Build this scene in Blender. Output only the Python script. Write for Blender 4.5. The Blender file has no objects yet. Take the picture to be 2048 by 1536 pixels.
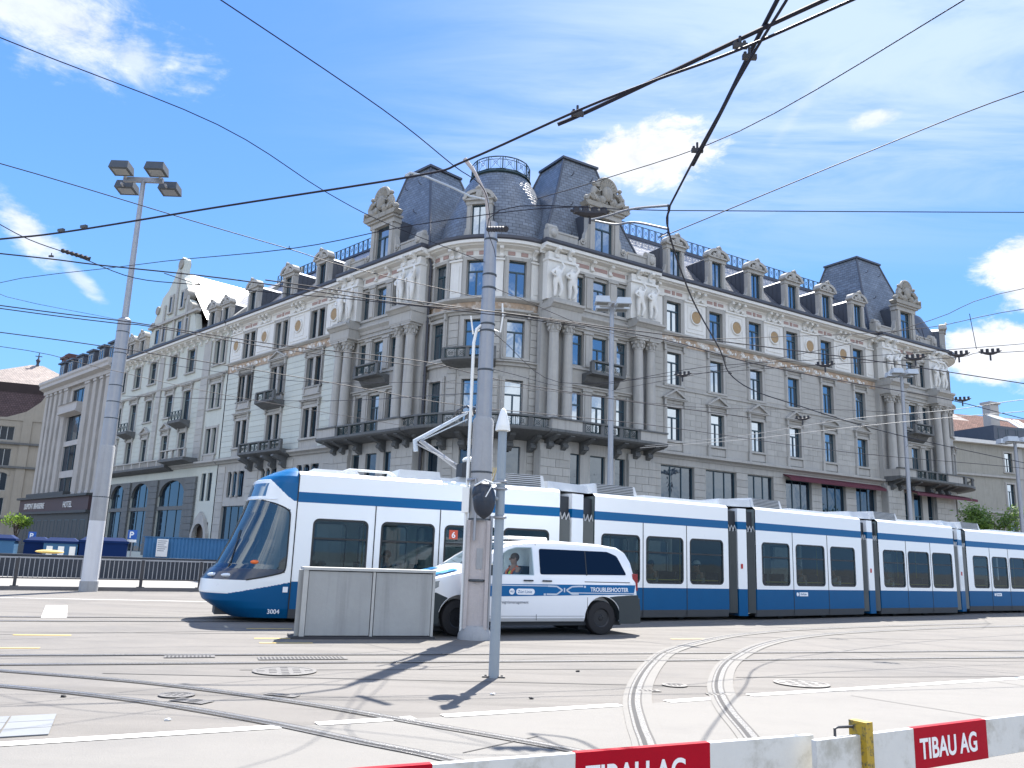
import bpy, bmesh, math, random
from math import sin, cos, pi, radians, sqrt, atan2
from mathutils import Vector, Matrix, noise as mnoise
random.seed(7)
SC = bpy.context.scene
COL = SC.collection

# ------------------------------------------------------------------ camera, sky, sun, exposure
_P, _R = radians(11.8428), radians(2.0)
_f = Vector((0, cos(_P), sin(_P))); _u = Vector((0, -sin(_P), cos(_P))); _x = Vector((1, 0, 0))
_X = _x * cos(_R) + _u * sin(_R); _U = -_x * sin(_R) + _u * cos(_R)
cam = bpy.data.objects.new('camera', bpy.data.cameras.new('camera'))
COL.objects.link(cam)
m3 = Matrix((_X, _U, -_f)).transposed()
cam.matrix_world = Matrix.Translation((0, 0, 1.6)) @ m3.to_4x4()
cam.data.sensor_width = 36; cam.data.sensor_fit = 'HORIZONTAL'
cam.data.lens = 1651.06 / 2048 * 36
cam.data.clip_start = 0.1; cam.data.clip_end = 3000
SC.camera = cam
SC.view_settings.view_transform = 'Standard'
SC.view_settings.look = 'None'
SC.view_settings.gamma = 1
SC.view_settings.use_curve_mapping = False
SC.view_settings.exposure = 1.87
SC.cycles.max_bounces = 7
SC.cycles.transparent_max_bounces = 12
SC.cycles.caustics_reflective = False
SC.cycles.caustics_refractive = False

SUN_AZ, SUN_EL = radians(11.0), radians(55.5)      # azimuth measured from +Y towards +X
SDIR = Vector((sin(SUN_AZ) * cos(SUN_EL), cos(SUN_AZ) * cos(SUN_EL), sin(SUN_EL)))
sun = bpy.data.objects.new('sun', bpy.data.lights.new('sun', 'SUN'))
COL.objects.link(sun)
sun.data.energy = 3.7; sun.data.angle = radians(0.5); sun.data.color = (1.0, 0.955, 0.89)
sun.rotation_euler = SDIR.to_track_quat('Z', 'Y').to_euler()

class NT:
    """tiny node-tree helper"""
    def __init__(s, tree): s.t = tree; s.t.nodes.clear()
    def n(s, typ, **kw):
        nd = s.t.nodes.new(typ)
        for k, v in kw.items(): setattr(nd, k, v)
        return nd
    def l(s, a, b): s.t.links.new(a, b)
    def set(s, sock, v):
        if isinstance(v, bpy.types.NodeSocket): s.l(v, sock)
        else: sock.default_value = v
    def math(s, op, a, b=0.0, c=None, clamp=False):
        nd = s.n('ShaderNodeMath', operation=op); nd.use_clamp = clamp
        s.set(nd.inputs[0], a); s.set(nd.inputs[1], b)
        if c is not None: s.set(nd.inputs[2], c)
        return nd.outputs[0]
    def vmath(s, op, a, b=None, scale=None):
        nd = s.n('ShaderNodeVectorMath', operation=op)
        s.set(nd.inputs[0], a)
        if b is not None: s.set(nd.inputs[1], b)
        if scale is not None: s.set(nd.inputs[3], scale)
        return nd
    def mix(s, f, a, b, blend='MIX'):
        nd = s.n('ShaderNodeMix', data_type='RGBA', blend_type=blend)
        s.set(nd.inputs[0], f); s.set(nd.inputs[6], a); s.set(nd.inputs[7], b)
        return nd.outputs[2]
    def smooth(s, v, a, b):
        nd = s.n('ShaderNodeMapRange', interpolation_type='SMOOTHSTEP')
        s.set(nd.inputs[0], v); nd.inputs[1].default_value = a; nd.inputs[2].default_value = b
        return nd.outputs[0]
    def noise(s, vec, scale, detail=3, rough=.55, lac=2.0, dist=0):
        nd = s.n('ShaderNodeTexNoise'); s.set(nd.inputs['Vector'], vec)
        nd.inputs['Scale'].default_value = scale; nd.inputs['Detail'].default_value = detail
        nd.inputs['Roughness'].default_value = rough; nd.inputs['Lacunarity'].default_value = lac
        nd.inputs['Distortion'].default_value = dist
        return nd.outputs[0]

def build_world():
    w = bpy.data.worlds.new('World'); SC.world = w; w.use_nodes = True
    N = NT(w.node_tree)
    sky = N.n('ShaderNodeTexSky', sky_type='NISHITA')
    sky.sun_disc = False; sky.sun_elevation = SUN_EL; sky.sun_rotation = SUN_AZ
    sky.altitude = 400; sky.air_density = 1.0; sky.dust_density = 0.35; sky.ozone_density = 2.2
    tc = N.n('ShaderNodeTexCoord'); D = tc.outputs['Generated']
    # wind-drawn noise on the cloud plane above the scene
    sep = N.n('ShaderNodeSeparateXYZ'); N.l(D, sep.inputs[0])
    zc = N.math('MAXIMUM', sep.outputs[2], 0.06)
    comb = N.n('ShaderNodeCombineXYZ')
    N.l(N.math('DIVIDE', sep.outputs[0], zc), comb.inputs[0]); N.l(N.math('DIVIDE', sep.outputs[1], zc), comb.inputs[1])
    pl = comb.outputs[0]
    mp = N.n('ShaderNodeMapping'); N.l(pl, mp.inputs[0]); mp.inputs['Rotation'].default_value = (0, 0, radians(35)); mp.inputs['Scale'].default_value = (1.0, 3.0, 1)
    cir = N.noise(mp.outputs[0], 0.9, 7, .62, dist=.6)
    cir2 = N.noise(pl, 0.42, 3, .5)
    veil = N.math('MULTIPLY', N.smooth(cir, .28, .64), N.smooth(cir2, .24, .52))
    veil = N.math('MULTIPLY', veil, N.smooth(sep.outputs[0], -.35, .2))
    veil = N.math('MULTIPLY', veil, N.smooth(sep.outputs[2], .28, .50))
    mw = N.n('ShaderNodeMapping'); N.l(D, mw.inputs[0]); mw.inputs['Rotation'].default_value = (0, radians(-18), 0); mw.inputs['Scale'].default_value = (1, 1, 2.3)
    fb = N.math('ADD', N.math('MULTIPLY', N.noise(D, 11.0, 9, .62, dist=.5), .5), N.math('MULTIPLY', N.noise(mw.outputs[0], 8.0, 9, .66, dist=.9), .5))
    fb2 = N.noise(mw.outputs[0], 34.0, 6, .65, dist=.4)
    def blob(c, right, wx, wy, soft=.5, amp=1.3, dens=1.0, tilt=0.0):
        c = Vector(c).normalized(); r = Vector((c.y, -c.x, 0)).normalized(); u = r.cross(c)
        if u.z < 0: u = -u
        r2 = r * cos(tilt) + u * sin(tilt); u2 = -r * sin(tilt) + u * cos(tilt)
        a = N.math('DIVIDE', N.vmath('DOT_PRODUCT', D, tuple(r2)).outputs['Value'], wx)
        b = N.math('DIVIDE', N.vmath('DOT_PRODUCT', D, tuple(u2)).outputs['Value'], wy)
        fr = N.math('GREATER_THAN', N.vmath('DOT_PRODUCT', D, tuple(c)).outputs['Value'], 0.0)
        q = N.math('SQRT', N.math('ADD', N.math('MULTIPLY', a, a), N.math('MULTIPLY', b, b)))
        q = N.math('SUBTRACT', 1.0, q)
        nn = N.math('ADD', N.math('MULTIPLY', N.math('SUBTRACT', fb, .5), amp * 3.0), N.math('MULTIPLY', N.math('SUBTRACT', fb2, .5), .7))
        v = N.math('ADD', q, nn)
        v = N.math('MULTIPLY', N.smooth(v, 0.0, soft), dens)
        return N.math('MULTIPLY', v, fr)
    cl = None
    for args in [((.15, .88, .462), 0, .090, .046, .42, .75, 1.0, .1), ((.535, .79, .305), 0, .062, .050, .4, .6, 1.0, .1),
                 ((.51, .835, .225), 0, .07, .038, .4, .6, 1.0, -.2), ((-.475, .73, .515), 0, .145, .062, .75, .95, .8, -.1),
                 ((-.40, .76, .485), 0, .045, .035, .9, .9, .62, -.5),
                 ((-.51, .815, .315), 0, .06, .022, .7, .8, .85, -.75), ((-.465, .845, .275), 0, .05, .012, .8, .8, .6, -.75),
                 ((.375, .80, .47), 0, .035, .014, .7, .8, .75, .1), ((.30, .82, .485), 0, .095, .011, 1.3, .6, .20, .85)]:
        b = blob(*args); cl = b if cl is None else N.math('MAXIMUM', cl, b)
    tone = N.math('ADD', .42, N.math('ADD', N.math('MULTIPLY', fb, .72), N.math('MULTIPLY', fb2, .42)))
    # broken cloud added over the unseen sky, to brighten the shaded fronts
    back_fill = N.math('MULTIPLY', N.smooth(N.noise(D, 2.6, 7, .6, dist=.4), .49, .59), N.math('SUBTRACT', 1.0, N.smooth(sep.outputs[1], -.15, .35)))
    back_fill = N.math('MULTIPLY', back_fill, N.smooth(sep.outputs[2], .0, .12))
    back_fill = N.math('MULTIPLY', back_fill, .9)
    ccol = N.vmath('SCALE', (2.95, 3.05, 3.3), scale=tone).outputs[0]
    bcol = N.vmath('SCALE', (7.4, 7.5, 7.6), scale=tone).outputs[0]   # sunward clouds out of view, brightened further as fill for the facades
    grad = N.mix(N.smooth(sep.outputs[2], .0, .62), (.56, 1.60, 3.2, 1), (.33, 1.02, 3.05, 1))
    base = N.mix(.88, sky.outputs[0], grad)
    skyc = N.mix(N.math('MULTIPLY', veil, .95), base, (1.95, 2.45, 3.3, 1))
    out = N.mix(cl, skyc, ccol); out = N.mix(back_fill, out, bcol)
    bg = N.n('ShaderNodeBackground'); N.l(out, bg.inputs[0]); bg.inputs[1].default_value = 0.10
    o = N.n('ShaderNodeOutputWorld'); N.l(bg.outputs[0], o.inputs[0])
build_world()

# ------------------------------------------------------------------ materials
MATS = {}
def mat(name, col, rough=.6, metal=0.0, spec=.5, var=.12, vs=1.5, bump=0.0, bs=20, rnd=0.0, dirt=None, ds=.35, coat=0.0, ior=None, streak=0.0, grain=0.0, tracks=0.0):
    if name in MATS: return MATS[name]
    m = bpy.data.materials.new(name); m.use_nodes = True
    N = NT(m.node_tree)
    b = N.n('ShaderNodeBsdfPrincipled'); o = N.n('ShaderNodeOutputMaterial'); N.l(b.outputs[0], o.inputs[0])
    geo = N.n('ShaderNodeNewGeometry'); P = geo.outputs['Position']
    c = (*col, 1)
    n1 = N.noise(P, vs, 5, .6); n2 = N.noise(P, vs * 7.3, 4, .6)
    f = N.math('ADD', N.math('MULTIPLY', n1, .65), N.math('MULTIPLY', n2, .35))
    k = N.math('ADD', 1.0, N.math('MULTIPLY', N.math('SUBTRACT', f, .5), var * 4))
    if rnd:
        oi = N.n('ShaderNodeObjectInfo')
        k = N.math('MULTIPLY', k, N.math('ADD', 1 - rnd, N.math('MULTIPLY', oi.outputs['Random'], 2 * rnd)))
    if grain:
        k = N.math('MULTIPLY', k, N.math('ADD', 1 - grain, N.math('MULTIPLY', N.noise(P, 85, 2, .7), 2 * grain)))
        k = N.math('MULTIPLY', k, N.math('ADD', 1 - grain * .5, N.math('MULTIPLY', N.noise(P, 14, 4, .7), grain)))
    if tracks:
        mt = N.n('ShaderNodeMapping'); N.l(P, mt.inputs[0]); mt.inputs['Rotation'].default_value = (0, 0, radians(-19)); mt.inputs['Scale'].default_value = (.10, 1.25, 1)
        k = N.math('MULTIPLY', k, N.math('SUBTRACT', 1.0, N.math('MULTIPLY', N.smooth(N.noise(mt.outputs[0], 1.6, 6, .62), .44, .70), tracks)))
    cc = N.vmath('SCALE', c[:3], scale=k).outputs[0]
    if streak:
        mp = N.n('ShaderNodeMapping'); N.l(P, mp.inputs[0]); mp.inputs['Scale'].default_value = (6, 6, .35)
        s = N.smooth(N.noise(mp.outputs[0], 1.0, 4, .6), .48, .72)
        cc = N.mix(N.math('MULTIPLY', s, streak), cc, tuple(x * .45 for x in col) + (1,))
    if dirt:
        d = N.smooth(N.noise(P, ds, 6, .68), .47, .68)
        cc = N.mix(d, cc, (*dirt, 1))
    N.l(cc, b.inputs['Base Color'])
    b.inputs['Roughness'].default_value = rough; b.inputs['Metallic'].default_value = metal
    b.inputs['Specular IOR Level'].default_value = spec
    if ior: b.inputs['IOR'].default_value = ior
    b.inputs['Coat Weight'].default_value = coat; b.inputs['Coat Roughness'].default_value = .04
    if var and rough > .2:
        N.l(N.math('ADD', rough - .06, N.math('MULTIPLY', n2, .12)), b.inputs['Roughness'])
    if bump:
        bp = N.n('ShaderNodeBump'); bp.inputs['Strength'].default_value = bump; bp.inputs['Distance'].default_value = .02
        N.l(N.noise(P, bs, 5, .65), bp.inputs['Height']); N.l(bp.outputs[0], b.inputs['Normal'])
    MATS[name] = m
    return m

def glass(name, tint, refl, rough=.02, clear=0.0, wav=0.15, fm=1.0, tc=(.62, .74, .74), curtain=0.0):
    """window glass: a coated pane, part clear, part dark, with a true mirror layer over it"""
    m = bpy.data.materials.new(name); m.use_nodes = True
    N = NT(m.node_tree); o = N.n('ShaderNodeOutputMaterial')
    geo = N.n('ShaderNodeNewGeometry')
    gl = N.n('ShaderNodeBsdfGlossy'); gl.inputs['Roughness'].default_value = rough; gl.inputs['Color'].default_value = (.80, .90, 1, 1)
    bp = N.n('ShaderNodeBump'); bp.inputs['Strength'].default_value = wav; bp.inputs['Distance'].default_value = .02
    N.l(N.noise(geo.outputs['Position'], 1.3, 2), bp.inputs['Height']); N.l(bp.outputs[0], gl.inputs['Normal'])
    df = N.n('ShaderNodeBsdfDiffuse'); oi = N.n('ShaderNodeObjectInfo')
    cur = N.math('MULTIPLY', N.smooth(oi.outputs['Random'], .70, .98), .0 if clear else curtain)     # some rooms have pale curtains behind the pane
    N.l(N.mix(cur, (*tint, 1), (.30, .31, .30, 1)), df.inputs['Color'])
    tr = N.n('ShaderNodeBsdfTransparent'); tr.inputs['Color'].default_value = (*tc, 1)
    base = N.n('ShaderNodeMixShader'); base.inputs[0].default_value = clear
    N.l(df.outputs[0], base.inputs[1]); N.l(tr.outputs[0], base.inputs[2])
    lw = N.n('ShaderNodeFresnel'); N.l(N.math('SUBTRACT', 1.5, N.math('MULTIPLY', geo.outputs['Backfacing'], 1.5 - 1 / 1.5)), lw.inputs['IOR'])
    f = N.math('ADD', refl, N.math('MULTIPLY', lw.outputs[0], (1 - refl) * fm), clamp=True)
    mx = N.n('ShaderNodeMixShader'); N.l(f, mx.inputs[0]); N.l(base.outputs[0], mx.inputs[1]); N.l(gl.outputs[0], mx.inputs[2])
    N.l(mx.outputs[0], o.inputs[0]); MATS[name] = m
    return m

def grooved(name, col, rough, axis_scale, dark, spec=.5, metal=0.0, brick=None):
    """slate / sheet roofs: courses in colour and relief from a brick pattern on UV-less object space"""
    m = bpy.data.materials.new(name); m.use_nodes = True
    N = NT(m.node_tree)
    b = N.n('ShaderNodeBsdfPrincipled'); o = N.n('ShaderNodeOutputMaterial'); N.l(b.outputs[0], o.inputs[0])
    tc = N.n('ShaderNodeTexCoord'); geo = N.n('ShaderNodeNewGeometry')
    uv = tc.outputs['UV']
    br = N.n('ShaderNodeTexBrick'); N.l(uv, br.inputs[0]); br.inputs['Scale'].default_value = 1.0
    br.inputs['Brick Width'].default_value = axis_scale[0]; br.inputs['Row Height'].default_value = axis_scale[1]
    br.inputs['Mortar Size'].default_value = axis_scale[2]; br.inputs['Mortar Smooth'].default_value = .3; br.inputs['Bias'].default_value = 0
    br.inputs['Color1'].default_value = (*[c * .82 for c in col], 1); br.inputs['Color2'].default_value = (*[c * 1.18 for c in col], 1); br.inputs['Mortar'].default_value = (*dark, 1)
    n1 = N.noise(geo.outputs['Position'], .9, 5, .6)
    cc = N.vmath('SCALE', br.outputs['Color'], scale=N.math('ADD', .6, N.math('MULTIPLY', n1, .8))).outputs[0]
    N.l(cc, b.inputs['Base Color']); b.inputs['Roughness'].default_value = rough; b.inputs['Metallic'].default_value = metal; b.inputs['Specular IOR Level'].default_value = spec
    bp = N.n('ShaderNodeBump'); bp.inputs['Strength'].default_value = .6; bp.inputs['Distance'].default_value = .02; bp.invert = True
    N.l(br.outputs['Fac'], bp.inputs['Height']); N.l(bp.outputs[0], b.inputs['Normal'])
    MATS[name] = m
    return m

STONE = mat('sandstone', (.375, .365, .338), .85, var=.13, vs=.8, bump=.25, bs=14, streak=.30)
STONEB = mat('sandstone_block', (.385, .375, .345), .85, var=.10, vs=1.2, bump=.25, bs=14, rnd=.09, streak=.22)
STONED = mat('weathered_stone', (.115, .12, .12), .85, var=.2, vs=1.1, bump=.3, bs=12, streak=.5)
CARVED = mat('carved_stone', (.29, .275, .24), .8, var=.16, vs=2.5, bump=.6, bs=9, streak=.4)
WHITEST = mat('pale_stucco', (.66, .65, .61), .8, var=.08, vs=1.0, bump=.1, streak=.12)
PLASTER = mat('pale_plaster_block', (.50, .525, .475), .85, var=.06, vs=.8, rnd=.05, bump=.1, streak=.12)
PLASTERN = mat('neighbour_plaster', (.47, .49, .44), .85, var=.08, vs=.7, rnd=.05, bump=.1, streak=.15)
LIMESTN = mat('hotel_limestone', (.42, .405, .385), .8, var=.12, vs=.7, bump=.15, streak=.3)
OCHRE = mat('ochre_render', (.29, .265, .22), .85, var=.1, vs=.6, bump=.1, streak=.2)
REDP = mat('red_marble_panel', (.35, .235, .205), .6, var=.25, vs=3)
FRESCO = mat('painted_frieze', (.36, .265, .185), .8, var=.45, vs=2.8, dirt=(.62, .58, .52), ds=1.3)
GOLD = mat('gilded_mosaic', (.33, .225, .115), .7, var=.25, vs=6, bump=.3, bs=10)
FRAME = mat('window_frame_teal', (.02, .055, .075), .35, var=.05)
FRAMEG = mat('window_frame_grey', (.33, .34, .33), .5, var=.05)
GUTTER = mat('dark_copper_gutter', (.055, .058, .072), .5, metal=.2, var=.2)
SHEET = mat('standing_seam_sheet', (.07, .08, .10), .45, metal=.35, var=.15, vs=1.2)
IRON = mat('green_black_iron', (.022, .045, .048), .5, metal=.3, var=.1)
SLATE = grooved('grey_slate', (.14, .165, .20), .42, (.42, .24, .016), (.03, .035, .045), spec=.6)
ROOFSH = grooved('lead_roof_sheet', (.20, .205, .22), .36, (2.2, .62, .02), (.10, .10, .11), spec=.9, metal=.35)
TILE = grooved('red_roof_tile', (.24, .13, .095), .7, (.3, .3, .03), (.07, .035, .03), spec=.3)
TILEP = grooved('pale_roof_tile', (.30, .24, .20), .6, (.3, .3, .03), (.1, .08, .07), spec=.6)
GW = glass('facade_glass', (.008, .02, .032), .30, curtain=.15)
GWL = glass('facade_glass_left', (.008, .012, .022), .06, curtain=.35)
GSHOP = glass('shop_glass', (.006, .014, .024), .06, wav=.3)
AWN = mat('dark_red_awning', (.085, .010, .022), .7, var=.1)

# ------------------------------------------------------------------ mesh helpers
class MB:
    def __init__(s): s.v = []; s.f = []; s.uv = None; s.T = None
    def vv(s, pts):
        k = len(s.v)
        s.v += [tuple(s.T @ Vector(p)) for p in pts] if s.T is not None else [tuple(p) for p in pts]
        return k
    def box(s, x0, x1, y0, y1, z0, z1):
        k = s.vv([(x0, y0, z0), (x1, y0, z0), (x1, y1, z0), (x0, y1, z0), (x0, y0, z1), (x1, y0, z1), (x1, y1, z1), (x0, y1, z1)])
        s.f += [(k, k + 3, k + 2, k + 1), (k + 4, k + 5, k + 6, k + 7), (k, k + 1, k + 5, k + 4), (k + 1, k + 2, k + 6, k + 5), (k + 2, k + 3, k + 7, k + 6), (k + 3, k, k + 4, k + 7)]
        return s
    def taper(s, x0, x1, y0, y1, z0, z1, i):
        """box whose top is inset by i"""
        k = s.vv([(x0, y0, z0), (x1, y0, z0), (x1, y1, z0), (x0, y1, z0), (x0 + i, y0 + i, z1), (x1 - i, y0 + i, z1), (x1 - i, y1 - i, z1), (x0 + i, y1 - i, z1)])
        s.f += [(k, k + 3, k + 2, k + 1), (k + 4, k + 5, k + 6, k + 7), (k, k + 1, k + 5, k + 4), (k + 1, k + 2, k + 6, k + 5), (k + 2, k + 3, k + 7, k + 6), (k + 3, k, k + 4, k + 7)]
        return s
    def quad(s, *p): k = s.vv(p); s.f.append(tuple(range(k, k + len(p)))); return s
    def prism(s, pts, a, b, ax='y'):
        """polygon extruded: ax='y' pts=(x,z); ax='x' pts=(y,z); ax='z' pts=(x,y)"""
        n = len(pts)
        def P(p, t): return (p[0], t, p[1]) if ax == 'y' else (t, p[0], p[1]) if ax == 'x' else (p[0], p[1], t)
        k = s.vv([P(p, a) for p in pts] + [P(p, b) for p in pts])
        s.f.append(tuple(range(k, k + n))); s.f.append(tuple(range(k + 2 * n - 1, k + n - 1, -1)))
        for i in range(n): j = (i + 1) % n; s.f.append((k + i, k + j, k + n + j, k + n + i))
        return s
    def tube(s, path, r, n=8, cap=True):
        path = [Vector(p) for p in path]; m = len(path); rr = r if isinstance(r, (list, tuple)) else [r] * m
        k0 = len(s.v); up = None
        for i, p in enumerate(path):
            d = (path[min(i + 1, m - 1)] - path[max(i - 1, 0)])
            d = d.normalized() if d.length > 1e-9 else Vector((0, 0, 1))
            if up is None: up = d.orthogonal().normalized()
            up = (up - d * up.dot(d)); up = up.normalized() if up.length > 1e-6 else d.orthogonal().normalized()
            w = d.cross(up)
            s.vv([p + (up * cos(2 * pi * j / n) + w * sin(2 * pi * j / n)) * rr[i] for j in range(n)])
        for i in range(m - 1):
            for j in range(n):
                a = k0 + i * n + j; b = k0 + i * n + (j + 1) % n
                s.f.append((a, b, b + n, a + n))
        if cap: s.f.append(tuple(range(k0 + n - 1, k0 - 1, -1))); s.f.append(tuple(range(k0 + (m - 1) * n, k0 + m * n)))
        return s
    def lathe(s, prof, n=16, c=(0, 0), a0=0, a1=2 * pi, cap=True):
        full = abs(a1 - a0 - 2 * pi) < 1e-6; m = n if full else n + 1; k0 = len(s.v)
        for r, z in prof:
            s.vv([(c[0] + r * cos(a0 + (a1 - a0) * j / n), c[1] + r * sin(a0 + (a1 - a0) * j / n), z) for j in range(m)])
        for i in range(len(prof) - 1):
            for j in range(n):
                a = k0 + i * m + j; b = k0 + i * m + (j + 1) % m
                s.f.append((a, b, b + m, a + m))
        if full and cap:
            if prof[0][0] > 1e-4: s.f.append(tuple(range(k0 + n - 1, k0 - 1, -1)))
            if prof[-1][0] > 1e-4: s.f.append(tuple(range(k0 + (len(prof) - 1) * n, k0 + len(prof) * n)))
        return s
    def ball(s, c, r, nu=10, nv=7, jit=0.0):
        rx, ry, rz = r if isinstance(r, (tuple, list)) else (r, r, r); k0 = len(s.v)
        for i in range(nv + 1):
            t = pi * i / nv
            for j in range(nu):
                a = 2 * pi * j / nu; q = 1 + random.uniform(-jit, jit)
                s.vv([(c[0] + rx * sin(t) * cos(a) * q, c[1] + ry * sin(t) * sin(a) * q, c[2] + rz * cos(t) * q)])
        for i in range(nv):
            for j in range(nu):
                a = k0 + i * nu + j; b = k0 + i * nu + (j + 1) % nu
                s.f.append((a, b, b + nu, a + nu))
        return s
    def arc_box(s, c, r0, r1, a0, a1, z0, z1, n=8):
        """curved bar: between radii r0<r1 and angles a0..a1"""
        k0 = len(s.v)
        for i in range(n + 1):
            a = a0 + (a1 - a0) * i / n; ca, sa = cos(a), sin(a)
            s.vv([(c[0] + r0 * ca, c[1] + r0 * sa, z0), (c[0] + r1 * ca, c[1] + r1 * sa, z0), (c[0] + r1 * ca, c[1] + r1 * sa, z1), (c[0] + r0 * ca, c[1] + r0 * sa, z1)])
        for i in range(n):
            for j in range(4):
                a = k0 + i * 4 + j; b = k0 + i * 4 + (j + 1) % 4
                s.f.append((a, b, b + 4, a + 4))
        s.f.append((k0, k0 + 1, k0 + 2, k0 + 3)); e = k0 + n * 4; s.f.append((e + 3, e + 2, e + 1, e))
        return s
    def mesh(s, name, m, smooth=0.6, uvfn=None, recalc=True):
        me = bpy.data.meshes.new(name); me.from_pydata(s.v, [], s.f)
        me.materials.append(m)
        if recalc:
            bm = bmesh.new(); bm.from_mesh(me)
            bmesh.ops.recalc_face_normals(bm, faces=bm.faces); bm.to_mesh(me); bm.free()
        if smooth:
            me.polygons.foreach_set('use_smooth', [True] * len(me.polygons)); me.set_sharp_from_angle(angle=smooth)
        if uvfn:
            uvl = me.uv_layers.new(name='uv')
            for poly in me.polygons:
                for li in poly.loop_indices:
                    uvl.data[li].uv = uvfn(me.vertices[me.loops[li].vertex_index].co, poly)
        me.update()
        return me

def slopeuv(co, poly):
    """u along the eaves, v up the slope, in metres"""
    n = poly.normal; h = Vector((-n.y, n.x, 0))
    if h.length < 1e-3: return (co.x, co.y)
    h.normalize(); v = n.cross(h)
    return (co.dot(h), co.dot(v))

def obj(name, data, parent=None, M=None, label=None, cat=None, group=None, kind=None):
    o = bpy.data.objects.new(name, data); COL.objects.link(o)
    if parent is not None: o.parent = parent
    if M is not None: o.matrix_local = M
    if label: o['label'] = label
    if cat: o['category'] = cat
    if group: o['group'] = group
    if kind: o['kind'] = kind
    return o
def thing(name, loc, label, cat, group=None, rz=0):
    return obj(name, None, None, Matrix.Translation(loc) @ Matrix.Rotation(rz, 4, 'Z'), label, cat, group)
def TR(x, y=0, z=0): return Matrix.Translation((x, y, z))
def RZ(a): return Matrix.Rotation(a, 4, 'Z')

FONT = None
def text_mesh(name, s, size, m, ext=.004, bold=0.0, align='LEFT', xs=1.0, sp=1.0):
    cu = bpy.data.curves.new(name, 'FONT'); cu.body = s; cu.size = size; cu.extrude = ext; cu.offset = bold; cu.align_x = align; cu.space_character = sp
    o = bpy.data.objects.new('tmp', cu); COL.objects.link(o)
    dg = bpy.context.evaluated_depsgraph_get()
    me = bpy.data.meshes.new_from_object(o.evaluated_get(dg)); me.name = name
    bpy.data.objects.remove(o); bpy.data.curves.remove(cu)
    me.transform(Matrix.Rotation(pi / 2, 4, 'X') @ Matrix.Diagonal((xs, 1, 1, 1)))   # upright in the x-z plane, reading along +x, seen from -y
    me.materials.clear(); me.materials.append(m)
    return me
def applied(bm_mesh, mods, m=None):
    """mesh with modifiers applied"""
    o = bpy.data.objects.new('tmp', bm_mesh); COL.objects.link(o)
    for typ, kw in mods:
        md = o.modifiers.new('m', typ)
        for k, v in kw.items(): setattr(md, k, v)
    dg = bpy.context.evaluated_depsgraph_get()
    me = bpy.data.meshes.new_from_object(o.evaluated_get(dg))
    bpy.data.objects.remove(o)
    if m: me.materials.clear(); me.materials.append(m)
    return me
def skin_mesh(verts, edges, radii, m, sub=2, root=0):
    me = bpy.data.meshes.new('skin'); me.from_pydata(verts, edges, [])
    o = bpy.data.objects.new('tmp', me); COL.objects.link(o)
    md = o.modifiers.new('s', 'SKIN'); md.use_smooth_shade = True
    for i, r in enumerate(radii):
        d = me.skin_vertices[0].data[i]
        d.radius = (r, r) if not isinstance(r, tuple) else r; d.use_root = (i == root)
    o.modifiers.new('b', 'SUBSURF').levels = sub
    dg = bpy.context.evaluated_depsgraph_get()
    r = bpy.data.meshes.new_from_object(o.evaluated_get(dg)); bpy.data.objects.remove(o)
    r.materials.clear(); r.materials.append(m)
    return r

def spline3(pts, n=5):
    P = [Vector(p) for p in pts]; P = [P[0] * 2 - P[1]] + P + [P[-1] * 2 - P[-2]]; out = []
    for i in range(1, len(P) - 2):
        for k in range(n):
            t = k / n; a, b, c, d = P[i - 1], P[i], P[i + 1], P[i + 2]; out.append(.5 * ((2 * b) + (c - a) * t + (2 * a - 5 * b + 4 * c - d) * t * t + (3 * b - a - 3 * c + d) * t ** 3))
    return out + [P[-2]]
# ------------------------------------------------------------------ facade kit
CACHE = {}
def cached(key, fn):
    if key not in CACHE: CACHE[key] = fn()
    return CACHE[key]
def wall_mb(x0, x1, z0, z1, ops, rev=.32, y=0.0, mb=None, thick=None):
    """wall face at y with rectangular openings (xa,xb,za,zb) and their reveals running inwards"""
    mb = mb or MB()
    xs = sorted({x0, x1, *[min(max(v, x0), x1) for o in ops for v in o[:2]]}); zs = sorted({z0, z1, *[min(max(v, z0), z1) for o in ops for v in o[2:4]]})
    for i in range(len(xs) - 1):
        for j in range(len(zs) - 1):
            cx, cz = (xs[i] + xs[i + 1]) / 2, (zs[j] + zs[j + 1]) / 2
            if any(o[0] < cx < o[1] and o[2] < cz < o[3] for o in ops): continue
            mb.quad((xs[i], y, zs[j]), (xs[i + 1], y, zs[j]), (xs[i + 1], y, zs[j + 1]), (xs[i], y, zs[j + 1]))
    for a, b, c, d in [o[:4] for o in ops]:
        mb.quad((a, y, c), (a, y + rev, c), (a, y + rev, d), (a, y, d)); mb.quad((b, y, c), (b, y, d), (b, y + rev, d), (b, y + rev, c))
        mb.quad((a, y, c), (b, y, c), (b, y + rev, c), (a, y + rev, c)); mb.quad((a, y, d), (a, y + rev, d), (b, y + rev, d), (b, y, d))
    return mb
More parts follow.
